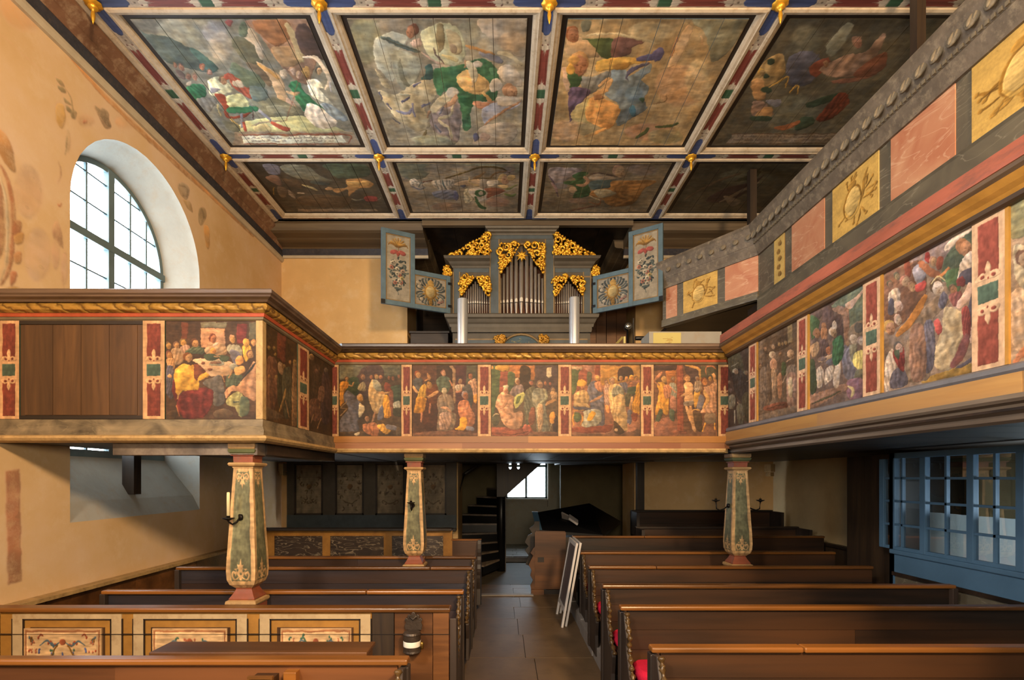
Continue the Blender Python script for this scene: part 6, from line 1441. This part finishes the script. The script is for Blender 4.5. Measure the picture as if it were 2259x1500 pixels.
MB().lathe((X_(1384, Y), Y-.06, Z_(722, Y)), [(.03, -.14), (.055, -.10), (.06, .0), (.055, .012)], 20, 'Y').build('housing', M['black'], r_); MB().lathe((X_(1384, Y), Y-.075, Z_(721, Y)), [(.001, .006), (.03, .004), (.045, -.004)][::-1], 20, 'Y').build('lens', M['chrome'], r_); MB().tube([(X_(1384, Y), Y, Z_(724, Y)), (X_(1386, Y), Y+.05, R(.43))], .012, 8).build('support', M['black'], r_)
r_ = thing('music_desk', 'small folded yellow paper stand between organ and chrome stand', 'stand', (X_(1368, 8.0), 8.0, R(.42)))
MB().prism([(X_(1355, 8), 8.0, Z_(760, 8)), (X_(1372, 8), 8.0, Z_(742, 8)), (X_(1378, 8), 8.05, Z_(742, 8)), (X_(1362, 8), 8.05, Z_(760, 8))], (0, .02, 0)).build('sheet', M['paper'], r_); MB().box(X_(1376, 8), X_(1380, 8), 8.0, 8.03, R(.423), Z_(742, 8)).build('upright', M['paper'], r_); MB().box(X_(1352, 8), X_(1372, 8), 7.95, 8.1, R(.423), Z_(761, 8)).build('body', M['dark_wood'], r_)
Y = 7.6
r_ = thing('cupboard', 'pale cupboard with a yellow notice, behind the rail at right', 'cupboard', (X_(1500, Y), Y+.2, R(.42)))
MB().box(X_(1432, Y), X_(1592, Y), Y, Y+.45, R(.445), Z_(731, Y)).build('body', M['white_plaster'], r_, bevel=.006); n_ = MB().box(X_(1441, Y), X_(1502, Y), Y-.006, Y, R(1.75), Z_(734, Y)).build('notice', M['paper'], r_)
r0 = random.Random(6); mb = MB()
for k in range(9): mb.box(X_(1462+r0.uniform(0, 22), Y), X_(1466+r0.uniform(2, 22), Y), Y-.0075, Y-.006, Z_(744+k*1.6, Y)-.004, Z_(744+k*1.6, Y))
mb.build('notice_marks', M['ochre'], r_)
# organ blower box and slanted boards in the recess
r_ = thing('blower_box', 'dark wooden bellows box behind the left organ door', 'box', (-1.4, 9.9, R(.43)))
MB().box(-1.78, -1.06, 9.65, 10.3, R(.433), Z_(735, 9.65)).build('body', M['dark_wood'], r_, bevel=.01); MB().box(-1.80, -1.04, 9.63, 10.32, Z_(735, 9.65), Z_(731, 9.65)).build('lid', M['pew'], r_)
r_ = thing('wooden_hutch', 'reddish wooden boards rising behind the right organ cornice', 'cabinet', (1.9, 10.1, R(.433)))
for k in range(4): MB().box(1.62+k*.2, 1.81+k*.2, 10.0+.01*(k % 2), 10.04+.01*(k % 2), R(.433), R(3.75-(k > 2)*.3)).build('board', M['brown_board'], r_)
# ================================================================ PEWS AND LOWER FURNITURE
def end_profile(zt):
    return [(-.08, zt), (-.105, zt-.03), (-.12, zt-.08), (-.155, zt-.15), (-.19, zt-.20), (-.175, zt-.26), (-.185, zt-.31), (-.23, zt-.37), (-.25, zt-.43), (-.29, zt-.47), (-.38, zt-.50), (-.41, zt-.54), (-.40, .40), (-.37, .30), (-.40, .08)]
def pew(label, Y, zt, xa, xw, side, grp, cushion=None, post=None, planks=3, far_end=False, seat=True, mat=None):
    """pew facing the camera; xa aisle end, xw wall end; zt height above the floor"""
    root = thing('pew', label, 'pew', ((xa+xw)/2, Y, .07), grp); s = 1 if xw > xa else -1; xi = xa+s*.05; r = random.Random(int(abs(Y*100)+zt*10+xa*7))
    zb = .50; h = (zt-.035-zb)/planks
    for k in range(planks):
        n = 1 if planks == 1 else r.choice((1, 1, 2)); cs = [xi, xw] if n == 1 else [xi, xi+(xw-xi)*r.uniform(.4, .65), xw]
        for a, b in zip(cs[:-1], cs[1:]): MB().box(min(a, b)+.001, max(a, b)-.001, Y-.014+r.uniform(-.003, .003), Y+.016, zb+k*h+.0015, zb+(k+1)*h-.0015).build('backrest_plank', mat or (M['pew'] if s > 0 else M['pew_blue_sheen']), root)
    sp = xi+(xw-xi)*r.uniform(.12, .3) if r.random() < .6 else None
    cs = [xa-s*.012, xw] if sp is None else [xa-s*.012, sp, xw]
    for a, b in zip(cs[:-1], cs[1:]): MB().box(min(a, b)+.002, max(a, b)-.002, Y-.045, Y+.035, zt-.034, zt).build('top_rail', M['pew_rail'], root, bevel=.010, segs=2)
    if seat:
        MB().box(min(xi, xw), max(xi, xw), Y-.40, Y-.01, .46, .50).build('seat', M['pew'], root, bevel=.008); MB().box(min(xi, xw), max(xi, xw), Y-.05, Y-.03, .07, .46).build('seat_front', M['dark_wood'], root)
    prof = end_profile(zt)
    pts = [(xa, Y+.045, .07), (xa, Y+.045, zt-.05)]+[(xa, Y+a, z) for a, z in [( -.0, zt-.05)]+prof[1:]]
    e = MB().prism(pts, (s*.036, 0, 0)).build('end_panel', M['pew_end'], root, bevel=.004, segs=1)
    ep = [(a, z) for a, z in prof[1:12]]; q = []
    for (a, z), (c, d) in zip(ep[:-1], ep[1:]):
        for t in (0, .25, .5, .75): q.append((xa+s*.026, Y+a+(c-a)*t-.004, z+(d-z)*t))
    MB().tube(q, [.016+.008*math.sin(i*1.7) for i in range(len(q))], 8).build('edge_moulding', M['pew_edge'], e)
    MB().box(xa-s*.012, xa+s*.03, Y-.02, Y+.05, .07, zt-.05).build('end_post', M['pew_end'], root, bevel=.006)
    if far_end: MB().box(xw-.05 if s > 0 else xw, xw if s > 0 else xw+.05, Y-.06, Y+.03, .07, zt-.03).build('end_post', M['pew_end'], root, bevel=.004)
    if post:
        MB().box(post-.035, post+.035, Y-.07, Y-.014, .5, zt-.06).build('back_post', M['pew_rail'], root, bevel=.004)
    if cushion:
        pass
    return root
LG, RG = 'pews left of the aisle', 'pews right of the aisle'
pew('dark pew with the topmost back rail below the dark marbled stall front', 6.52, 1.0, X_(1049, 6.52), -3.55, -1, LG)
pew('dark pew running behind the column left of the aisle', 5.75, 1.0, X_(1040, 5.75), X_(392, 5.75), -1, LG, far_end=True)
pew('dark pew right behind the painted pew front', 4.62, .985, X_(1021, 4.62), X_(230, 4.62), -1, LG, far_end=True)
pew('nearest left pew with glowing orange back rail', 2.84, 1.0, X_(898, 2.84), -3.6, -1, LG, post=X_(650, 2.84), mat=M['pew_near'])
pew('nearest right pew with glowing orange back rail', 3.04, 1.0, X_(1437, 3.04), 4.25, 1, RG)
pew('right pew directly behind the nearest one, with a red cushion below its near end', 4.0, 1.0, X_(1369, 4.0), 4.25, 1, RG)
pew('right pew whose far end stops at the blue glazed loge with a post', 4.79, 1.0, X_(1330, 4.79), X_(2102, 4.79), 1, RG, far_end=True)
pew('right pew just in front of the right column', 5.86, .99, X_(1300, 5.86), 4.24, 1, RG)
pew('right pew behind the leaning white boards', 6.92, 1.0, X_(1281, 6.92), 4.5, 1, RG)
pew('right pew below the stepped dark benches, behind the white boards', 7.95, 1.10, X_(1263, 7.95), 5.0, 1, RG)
def bench(label, Y, z0, zt, x0, x1):
    root = thing('stall_bench', label, 'bench', ((x0+x1)/2, Y, .07))
    for k in range(2):
        MB().box(x0, x1, Y-.02, Y+.02, z0+(zt-.04-z0)*k/2+.001, z0+(zt-.04-z0)*(k+1)/2-.001).build('backrest_plank', M['pew'], root)
    MB().box(x0, x1, Y-.05, Y+.03, zt-.04, zt).build('top_rail', M['dark_wood'], root, bevel=.008); MB().box(x0, x1, Y-.45, Y-.02, z0-.02, z0+.02).build('seat', M['dark_wood'], root)
    MB().box(x0, x0+.05, Y-.42, Y+.03, .07, zt-.02).build('end_panel', M['pew_end'], root); MB().box(x1-.05, x1, Y-.42, Y+.03, .07, zt-.02).build('end_panel', M['pew_end'], root)
    MB().box(x0+.05, x1-.05, Y-.06, Y-.02, .07, z0-.02).build('seat_front', M['dark_wood'], root)
bench('highest dark bench along the back wall right of the passage', 9.45, .95, R(-.59), 2.36, 4.98); bench('second dark bench step, before the highest bench', 8.75, .75, R(-.83), 2.26, 5.06)
# painted pew front with three ornament panels
root = thing('pew', 'painted pew front with ochre frames and ornament panels, carrying the alms box', 'pew', (-2.2, 3.8, .07))
Y = 3.8; p4 = lambda p: X_(p, Y)
xs = p4(992)
MB().box(-3.77, p4(820), Y, Y+.05, .10, R(-1.0)).build('front_board', M['ochre'], root); MB().box(-3.9, p4(994), Y-.03, Y+.08, R(-1.0), R(-.965)).build('top_rail', M['pew_rail'], root, bevel=.01)
zt = R(-1.015); zo = R(-1.9)
def stripbox(a, b, z0, z1, o, nm, mat): return MB().box(p4(a), p4(b), Y-o, Y+.001, z0, z1).build(nm, mat, root)
for a, b in ((30, 270), (296, 546), (574, 818)):
    stripbox(a, b, zt-.035, zt, .010, 'white_border', M['border_cream']); stripbox(a, a+22, zo, zt-.035, .010, 'white_border', M['border_cream']); stripbox(b-22, b, zo, zt-.035, .010, 'white_border', M['border_cream'])
    for x in (a+22.5, b-25, a-2, b): stripbox(x, x+2.2, zo, zt-.035, .011, 'dark_line', M['dark_wood'])
    stripbox(a+22, b-22, zt-.043, zt-.035, .011, 'dark_line', M['dark_wood']); stripbox(a+38, b-38, zo, zt-.10, .005, 'brown_field', M['panel_brown'])
for k, (a, b) in enumerate(((57, 227), (339, 503), (621, 776))):
    x0, x1 = p4(a), p4(b); z1, z0 = R(-1.12), R(-1.62)
    m = MB(); m.box(x0, x1, Y-.016, Y, z0, z1); m.poly([(x0, Y-.0165, z0), (x1, Y-.0165, z0), (x1, Y-.0165, z1), (x0, Y-.0165, z1)], [(0, 0), (1, 0), (1, 1), (0, 1)]); m.build('ornament_panel', PM('grotesque_%d' % k, (1.1, 1.1, 1.05)), root)
stripbox(0, 992, R(-1.165), R(-1.162), .0172, 'board_joint', M['dark_wood'])
for a, b, m in ((822, 870, M['dark_wood_z']), (871, 955, M['brown_board']), (956, 991, M['brown_board'])): MB().box(p4(a), p4(b)-.002, Y-.012+.006*(a % 2), Y+.05, .08, R(-1.0)).build('front_plank', m, root)
MB().box(p4(870), p4(955), Y-.02, Y-.01, R(-1.58), R(-1.46)).build('front_plank', M['brown_board'], root)
prof = end_profile(1.0); 
MB().prism([(p4(992), Y, .07), (p4(992), Y, .95)]+[(p4(992), Y+.05-a*.55, z) for a, z in prof[2:]], (.05, 0, 0)).build('end_panel', M['pew_end'], root, bevel=.004)
MB().box(-3.7, p4(990), Y+.06, Y+.30, .46, .50).build('seat', M['pew'], root)
# low shelf box in front of it
root = thing('book_shelf', 'low reddish brown shelf box in front of the ornament panels', 'shelf', (-1.6, 3.3, .07))
a, b, c = X_(335, 3.25), X_(812, 3.25), 3.22
MB().box(a, b, c, c+.22, R(-1.13), R(-1.105)).build('top_board', M['brown_board'], root, bevel=.005); MB().box(a+.02, b-.02, c+.02, c+.21, R(-1.45), R(-1.42)).build('bottom_board', M['brown_board'], root)
for x in (a+.02, (a+b)/2, b-.04): MB().box(x, x+.022, c+.02, c+.21, .07, R(-1.13)).build('divider', M['brown_board'], root)
MB().box(a+.03, b-.03, c+.195, c+.205, R(-1.42), R(-1.13)).build('back_board', M['dark_wood'], root)
root = thing('hymn_board', 'small pale wooden frame at the foot of the nearest left pew back', 'frame', (X_(576, 2.7), 2.7, .95))
Y = 2.70; MB().box(X_(549, Y), X_(604, Y), Y-.02, Y+.0, Z_(1496, Y), Z_(1490, Y)).build('top_bar', M['pew_rail'], root)
for x in (549, 599): MB().box(X_(x, Y), X_(x+5, Y), Y-.02, Y, .503, Z_(1496, Y)).build('side_bar', M['pew_rail'], root)
MB().box(X_(552, Y), X_(601, Y), Y-.004, Y+.08, .503, Z_(1497, Y)).build('panel', M['pew'], root)
# cushions on the seats by the aisle
for xa, Y, sd, l in ((X_(1021, 4.62), 4.62, -1, 'pink red cushion on the seat behind the alms box'), (X_(1369, 4.0), 4.0, 1, 'red cushion cut by the bottom edge, on the second right pew'), (X_(1330, 4.79), 4.79, 1, 'red cushion on the right pew that ends at the blue loge'), (X_(1300, 5.86), 5.86, 1, 'red cushion on the pew in front of the right column'), (X_(1281, 6.92), 6.92, 1, 'small red cushion on the farthest cushioned right pew')):
    x = xa+sd*.215; z = .503; mb = MB(); w_, d, h = .16, .165, .10; rings = []
    for zz_, s in ((0, .86), (.2, .97), (.5, 1.0), (.8, .96), (1, .82)): rings.append([(x+w_*s*math.copysign(abs(math.cos(t))**.45, math.cos(t)), Y-.22+d*s*math.copysign(abs(math.sin(t))**.45, math.sin(t)), z+h*zz_) for t in [2*math.pi*k/20 for k in range(20)]])
    tag(mb.loft(rings).build('cushion', M['cushion']), l, 'cushion')
# alms box with crown-shaped back plate
Y = 3.76; x = X_(912, Y); root = thing('alms_box', 'dark metal alms box with crown plate and white label on the painted pew', 'box', (x, Y, Z_(1435, Y)))
r_ = .062; zc = lambda p: Z_(p, Y)
MB().lathe((x, Y-.055, 0), [(r_*.9, zc(1434)), (r_*1.06, zc(1431)), (r_*1.0, zc(1427)), (r_, zc(1395)), (r_*1.05, zc(1393)), (r_*.95, zc(1389)), (r_*.5, zc(1387))], 32, 'Z', False).build('canister', M['donation'], root)
MB().lathe((x, Y-.055, 0), [(r_*1.01, zc(1419)), (r_*1.015, zc(1418)), (r_*1.015, zc(1408)), (r_*1.01, zc(1407))], 24).build('label_band', M['tape'], root)
O = [(-.06, 1390), (-.066, 1380), (-.056, 1374), (-.066, 1368), (-.056, 1363), (-.044, 1365), (-.044, 1358), (-.03, 1355), (-.02, 1358), (-.012, 1352), (0, 1350), (.012, 1352), (.02, 1358), (.03, 1355), (.044, 1358), (.044, 1365), (.056, 1363), (.066, 1368), (.056, 1374), (.066, 1380), (.06, 1390)]
MB().prism([(x+a, Y+.0, zc(p)) for a, p in O], (0, .018, 0)).build('crown_plate', M['donation'], root, bevel=.003); MB().tube([(x-.02, Y-.01, zc(1362)), (x-.025, Y-.012, zc(1358)), (x, Y-.014, zc(1366)), (x+.025, Y-.012, zc(1358)), (x+.02, Y-.01, zc(1362))], .006, 6).build('heart_relief', M['donation'], root)
MB().lathe((x+.075, Y-.07, 0), [(.012, zc(1424)), (.014, zc(1420)), (.014, zc(1412)), (.006, zc(1408))], 10).build('padlock', M['brass'], root)
# leaning display boards
for k, l in enumerate(('white framed display board leaning on the right pews, outer one', 'white framed display board behind the outer one, against the right pews')):
    root = thing('display_board', l, 'board', (.8+k*.05, 7.2, 0)); o = Vector((.765+.055*k, 6.80+.05*k, .0)); u = Vector((0, .72, 0)); v = Vector((.20, .0, 1.13)); n = Vector((.03, 0, -.004)); h = .26
    L = lambda a, b: o+u*a+v*b
    for a in (0, .93): MB().obox(L(a, 0), u*.07, v, n).build('upright', M['bw'], root, bevel=.003)
    for b in (.17, .95): MB().obox(L(.07, b), u*.86, v*.05, n).build('crossbar', M['bw'], root, bevel=.003)
    MB().obox(L(.07, .22)+n*.3, u*.86, v*.73, n*.4).build('panel', M['board_face'], root)
# bench end with carved outline, at the passage, and the dark desk behind it
Y = 8.75; root = thing('bench_end', 'reddish wooden bench end with a wavy carved edge beside the passage', 'bench', (X_(1215, Y), Y, 0))
px_ = lambda p: X_(p, Y); pz = lambda p: Z_(p, Y)
O = [(1181, 1171), (1247, 1172), (1247, 1300), (1172, 1300), (1170, 1292), (1176, 1280), (1170, 1270), (1173, 1258), (1166, 1246), (1170, 1238), (1176, 1226), (1170, 1220), (1176, 1210), (1182, 1204), (1180, 1190)]
MB().prism([(px_(a), Y, pz(b)) for a, b in O], (0, .05, 0)).build('end_panel', M['brown_board'], root, bevel=.004); MB().box(px_(1180), px_(1248), Y-.012, Y, pz(1296), pz(1174)).build('front_plank', M['brown_board'], root); MB().box(px_(1186), px_(1200), Y-.016, Y-.012, pz(1240), pz(1229)).build('inset_patch', M['dark_wood'], root)
MB().box(px_(1172), px_(1200), Y-.02, Y+.1, -.01, pz(1300)).build('foot', M['brown_board'], root); MB().box(px_(1200), px_(1248), Y+.03, Y+.1, -.01, pz(1302)).build('foot', M['dark_wood'], root)
O2 = [(1160, 1245), (1166, 1225), (1158, 1214), (1166, 1205), (1158, 1196), (1164, 1182), (1174, 1176), (1168, 1166), (1178, 1158), (1180, 1150), (1190, 1150), (1190, 1262), (1172, 1250)]
MB().prism([(X_(a, 9.15), 9.15, Z_(b, 9.15)) for a, b in O2], (0, .05, 0)).build('carved_wing', M['dark_wood'], root)
root = thing('desk', 'black slanted desk with books behind the wavy bench end', 'desk', (1.2, 9.9, 0))
zb = R(-.9); q = lambda px, py, Y: tuple(P(px, py, Y))
mb = MB(); A = [q(1176, 1128, 9.4), q(1272, 1108, 10.3), q(1320, 1124, 10.4), q(1330, 1182, 9.45), q(1190, 1169, 9.3)]
mb.prism([q(1190, 1169, 9.3), q(1330, 1180, 9.3), q(1370, 1150, 10.3), q(1300, 1110, 10.4), q(1186, 1130, 9.6)], (0, 0, -.05)); mb.build('top', M['black'], root)
MB().box(X_(1192, 9.4), X_(1325, 9.4), 9.45, 10.2, 0, R(-1.1)).build('body', M['dark_wood_z'], root); mb = MB(); mb.prism([q(1174, 1129, 9.6), q(1186, 1129, 9.6), q(1196, 1169, 9.3), q(1183, 1169, 9.3)], (0, .04, .0)); mb.build('edge_board', M['loge_blue'], root)
root = thing('hymn_book', 'pale hymn books lying on the black desk', 'book', P(1262, 1150, 9.35), 'hymn books on the black desk')
MB().obox(P(1254, 1146, 9.3), (.16, .0, -.11), (.02, .14, .06), (.02, 0, .03)).build('cover', M['bw'], root)
root = thing('hymn_book', 'grey hymn book standing open on the black desk', 'book', P(1240, 1140, 9.5), 'hymn books on the black desk')
MB().obox(P(1238, 1131, 9.5), (.20, .0, -.10), (.03, .10, -.16), (.012, 0, .02)).build('cover', M['grey_stone'], root)
# painted panelling at the back, left
Y = 9.72; root = thing('wall_panelling', 'dim grey panelling with ornament panels on the back wall, left of the stairs', 'panelling', (-2.4, Y, R(-.9)))
X0, X1 = XL+.15, X_(1007, Y); pc = [(650, 713), (740, 803), (829, 893), (926, 985)]
MB().box(X0, X1, Y+.02, Y+.06, R(-1.0), R(.40)).build('backing', M['grey_mould'], root)
ed = [X0]+[X_(p, Y) for ab in pc for p in ab]+[X1]
for k in range(0, len(ed), 2): MB().box(ed[k], ed[k+1], Y-.02, Y+.02, R(-.75), R(.30)).build('stile', M['organ_grey'], root)
MB().box(X0, X1, Y-.025, Y+.02, R(.28), R(.40)).build('rail', M['organ_grey'], root); MB().box(X0, X1, Y-.025, Y+.02, R(-.95), R(-.70)).build('rail', M['organ_slate'], root); MB().box(X0, X1, Y-.12, Y+.02, R(-1.0), R(-.95)).build('ledge', M['dark_wood'], root)
for k, (a, b) in enumerate(pc):
    x0, x1 = X_(a, Y), X_(b, Y); z0, z1 = R(-.70), R(.28); m = MB(); m.box(x0, x1, Y+.006, Y+.02, z0, z1); m.poly([(x0+.03, Y+.005, z0+.03), (x1-.03, Y+.005, z0+.03), (x1-.03, Y+.005, z1-.03), (x0+.03, Y+.005, z1-.03)], [(0, 0), (1, 0), (1, 1), (0, 1)]); m.build('ornament_panel', PM('screen_%d' % k), root)
    for A, B, c_, e in ((x0, x0+.03, z0, z1), (x1-.03, x1, z0, z1), (x0, x1, z0, z0+.03), (x0, x1, z1-.03, z1)): MB().box(A, B, Y-.03, Y+.02, c_, e).build('panel_trim', M['dark_wood'], root)
# stall front with dark marbled panels
Y = 7.7; root = thing('stall', 'stall front with ochre frame and dark marbled panels below the dim panelling', 'stall', (-2.0, Y, .07))
p7 = lambda p: X_(p, Y); z1, z0 = Z_(1169, Y), Z_(1290, Y)
MB().box(p7(560), p7(998), Y, Y+.05, .07, z1-.01).build('backing', M['dark_wood'], root)
MB().box(p7(560), p7(998), Y-.015, Y, Z_(1182, Y), z1).build('ochre_rail', M['ochre'], root)
for a, b in ((560, 606), (712, 729), (847, 865), (978, 998)): MB().box(p7(a), p7(b), Y-.015, Y, .2, Z_(1182, Y)).build('ochre_stile', M['ochre'], root)
for a, b in ((606, 712), (729, 847), (865, 978)): MB().box(p7(a), p7(b), Y-.004, Y, .2, Z_(1182, Y)).build('marbled_panel', M['marble_dark'], root)
MB().box(p7(560), p7(998), Y-.12, Y+.08, z1, z1+.03).build('ledge', M['dark_wood'], root); MB().box(p7(998), p7(1054), Y-.01, Y+.04, .07, Z_(1192, Y)).build('side_board', M['brown_board'], root); MB().box(p7(996), p7(1062), Y-.03, Y+.05, Z_(1192, Y), Z_(1189, Y)).build('top_rail', M['pew_rail'], root)
MB().prism([(p7(1062), Y+.05, .07), (p7(1062), Y+.05, Z_(1190, Y))]+[(p7(1062), Y+a, z+.1) for a, z in end_profile(1.0)[1:]], (-.05, 0, 0)).build('end_panel', M['pew_end'], root)
# small loudspeakers high on the walls under the galleries
for px, py, Y, l in ((619, 1018, 9.55, 'small grey loudspeaker below the gallery, above the dim panelling'), (1705, 1020, 9.55, 'small pale loudspeaker high in the corner behind the right column')):
    c = P(px, py, Y)-Vector((0, 0, .12)); r_ = thing('loudspeaker', l, 'speaker', c); MB().box(c.x-.045, c.x+.045, c.y, c.y+.24, c.z-.06, c.z+.09).build('body', M['cream_mould'], r_, bevel=.008); MB().box(c.x-.035, c.x+.035, c.y+.02, c.y+.2, c.z-.14, c.z-.07).build('lower_box', M['cream_mould'], r_, bevel=.006)
# post and doorway boards at the right of the passage
MB().box(X_(1405, 9.7), X_(1421, 9.7), 9.68, 9.80, .07, R(.3)).build('trim_6', M['dark_wood_z'])['kind'] = 'structure'
# spiral stairs in the passage
NX, NY = -.06, 11.0
root = thing('spiral_staircase', 'dark spiral staircase with open treads left of the lit window', 'staircase', (NX, NY, 0))
MB().lathe((NX, NY, 0), [(.10, 0), (.10, R(.29))], 10).build('newel', M['black'], root); MB().box(NX-.02, NX+.10, NY-.05, NY+.9, 0, R(.29)).build('newel_board', M['dark_wood_z'], root)
for k in range(10):
    a0 = math.radians(248-k*17); a1 = math.radians(248-(k+1)*17-4); z = .26+.19*k; rad = .92
    pts = [(NX+.08*math.cos(a0), NY+.08*math.sin(a0), z)]+[(NX+rad*math.cos(a0+(a1-a0)*t/3), NY+rad*math.sin(a0+(a1-a0)*t/3), z) for t in range(4)]+[(NX+.08*math.cos(a1), NY+.08*math.sin(a1), z)]
    MB().prism(pts, (0, 0, -.035)).build('tread', M['yellow_plank'] if False else M['grey_mould'], root)
    MB().obox((NX+.09*math.cos(a0), NY+.09*math.sin(a0), z-.19), ((rad-.1)*math.cos(a0), (rad-.1)*math.sin(a0), 0), (.02*math.sin(a0), -.02*math.cos(a0), 0), (0, 0, .155)).build('riser', M['black'], root)
cu = bpy.data.curves.new('stair_board', 'CURVE'); cu.dimensions = '2D'; cu.fill_mode = 'BOTH'; cu.extrude = .025
def spl(pts):
    s = cu.splines.new('POLY'); s.points.add(len(pts)-1); s.use_cyclic_u = True
    for p, (a, b) in zip(s.points, pts): p.co = (a, b, 0, 1)
SY = 10.6; qx = lambda p: X_(p, SY); qz = lambda p: Z_(p, SY)
spl([(qx(a), qz(b)) for a, b in ((1096, 990), (1240, 990), (1202, 1016), (1122, 1088), (1112, 1096), (1096, 1096))])
for c in (1125.5, 1143.5): spl([(qx(c)+.034*math.sin(t)*(1 if math.cos(t) < .2 else .62), qz(1027)+.075*math.cos(t)) for t in [2*math.pi*k/24 for k in range(24)]])
co_ = bpy.data.objects.new('tmp', cu); COL.objects.link(co_); bpy.context.view_layer.update()
me = bpy.data.meshes.new_from_object(co_.evaluated_get(bpy.context.evaluated_depsgraph_get())); bpy.data.objects.remove(co_)
for v in me.vertices: v.co = Vector((v.co.x, SY+v.co.z, v.co.y))-root.location
me.materials.clear(); me.materials.append(M['dark_wood_z']); so = bpy.data.objects.new('pierced_board', me); COL.objects.link(so); so.parent = root
MB().tube([P(1024, 1046, 10.2), P(1048, 1030, 10.4), P(1078, 1012, 10.7), P(1100, 995, 11)], .035, 8).build('handrail', M['dark_wood'], root); MB().tube([P(1024, 1046, 10.2), P(1016, 1075, 10.2), P(1009, 1108, 10.2)], .012, 8).build('handrail_rod', M['iron'], root); MB().tube([P(1008, 1100, 10.15), P(1008, 1250, 10.15)], .05, 8).build('rail_post', M['dark_wood'], root)
# ================================================================ GLAZED LOGE on the right
LX = 4.35; ya, yb = 1.6, 5.68
root = thing('glazed_loge', 'blue painted glazed loge front with many panes along the right wall', 'loge', (LX+.2, 3.6, .07))
MB().box(LX, LX+.05, ya, yb, R(-1.05), R(-.83)).build('sill_board', M['loge_blue'], root); MB().box(LX-.03, LX+.06, ya, yb+.02, R(-.84), R(-.79)).build('sill_moulding', M['loge_blue'], root, bevel=.01); MB().box(LX-.015, LX+.05, ya, yb, R(-1.08), R(-1.04)).build('base_moulding', M['dark_wood'], root)
k = 0; y = yb; 
while y > ya:
    MB().box(LX+.01, LX+.04, max(ya, y-.9)+.003, y-.003, .07, R(-1.08)).build('stone_board', M['marble_grey'], root); y -= .9
yy = [1120*LX/(p-1112) for p in (1945, 2035, 2140, 2250)]; yy += [yy[-1]-.48, yy[-1]-1.0, yy[-1]-1.55, yy[-1]-2.1]; zt, zs_ = R(.28), R(-.79)
MB().box(LX, LX+.06, ya, yb, zt-.06, zt).build('head_rail', M['loge_blue'], root)
rows = [zs_, R(-.515), R(-.255), R(.0), zt-.06]
for k, y in enumerate(yy):
    if y < ya: continue
    MB().box(LX-.005, LX+.05, y-.035, y+.035, zs_, zt-.06).build('mullion', M['loge_blue'], root, bevel=.004)
    if k+1 < len(yy):
        y0, y1 = yy[k+1]+.035, y-.035; ym = (y0+y1)/2
        if y0 < ya: continue
        MB().box(LX+.005, LX+.04, ym-.012, ym+.012, zs_, zt-.06).build('glazing_bar', M['loge_blue'], root); MB().box(LX+.002, LX+.045, y0, y1, zs_, zs_+.035).build('bottom_rail', M['loge_blue'], root)
        for z in rows[1:-1]: MB().box(LX+.005, LX+.04, y0, y1, z-.012, z+.012).build('glazing_bar', M['loge_blue'], root)
        for a, b in ((y0, ym-.012), (ym+.012, y1)):
            for z0, z1 in zip(rows[:-1], rows[1:]):
                d = random.uniform(-.004, .004); MB().poly([(LX+.022+d, a, z0), (LX+.022-d, b, z0), (LX+.022-d, b, z1), (LX+.022+d, a, z1)][::-1]).build('pane', M['loge_glass'], root)
MB().box(LX, LX+.06, yb-.02, yb+.05, .07, zt).build('corner_post', M['loge_blue'], root); MB().box(LX, XR-.01, yb+.0, yb+.05, .07, zt).build('return_wall', M['dark_wood_z'], root)
mb = MB(); n = 60; rings = []
for i in range(n+1):
    y = ya+.1+(yb-ya-.3)*i/n; x = LX+.17+.018*math.sin(i*1.9)+.01*math.sin(i*.7); rings.append([(x, y, R(-.80)), (x, y, R(-.36))])
mb.loft(rings, True, cap=False, closed=False); mb.build('added_backing', M['pane_backing'], root)  # pale sheet added behind the glass so the lower panes look daylit
for k in range(3): MB().box(4.55+.0, 4.59, 5.75+k*.33, 5.75+k*.33+.325, .07, R(.28)).build('side_board', M['dark_wood_z'], root)
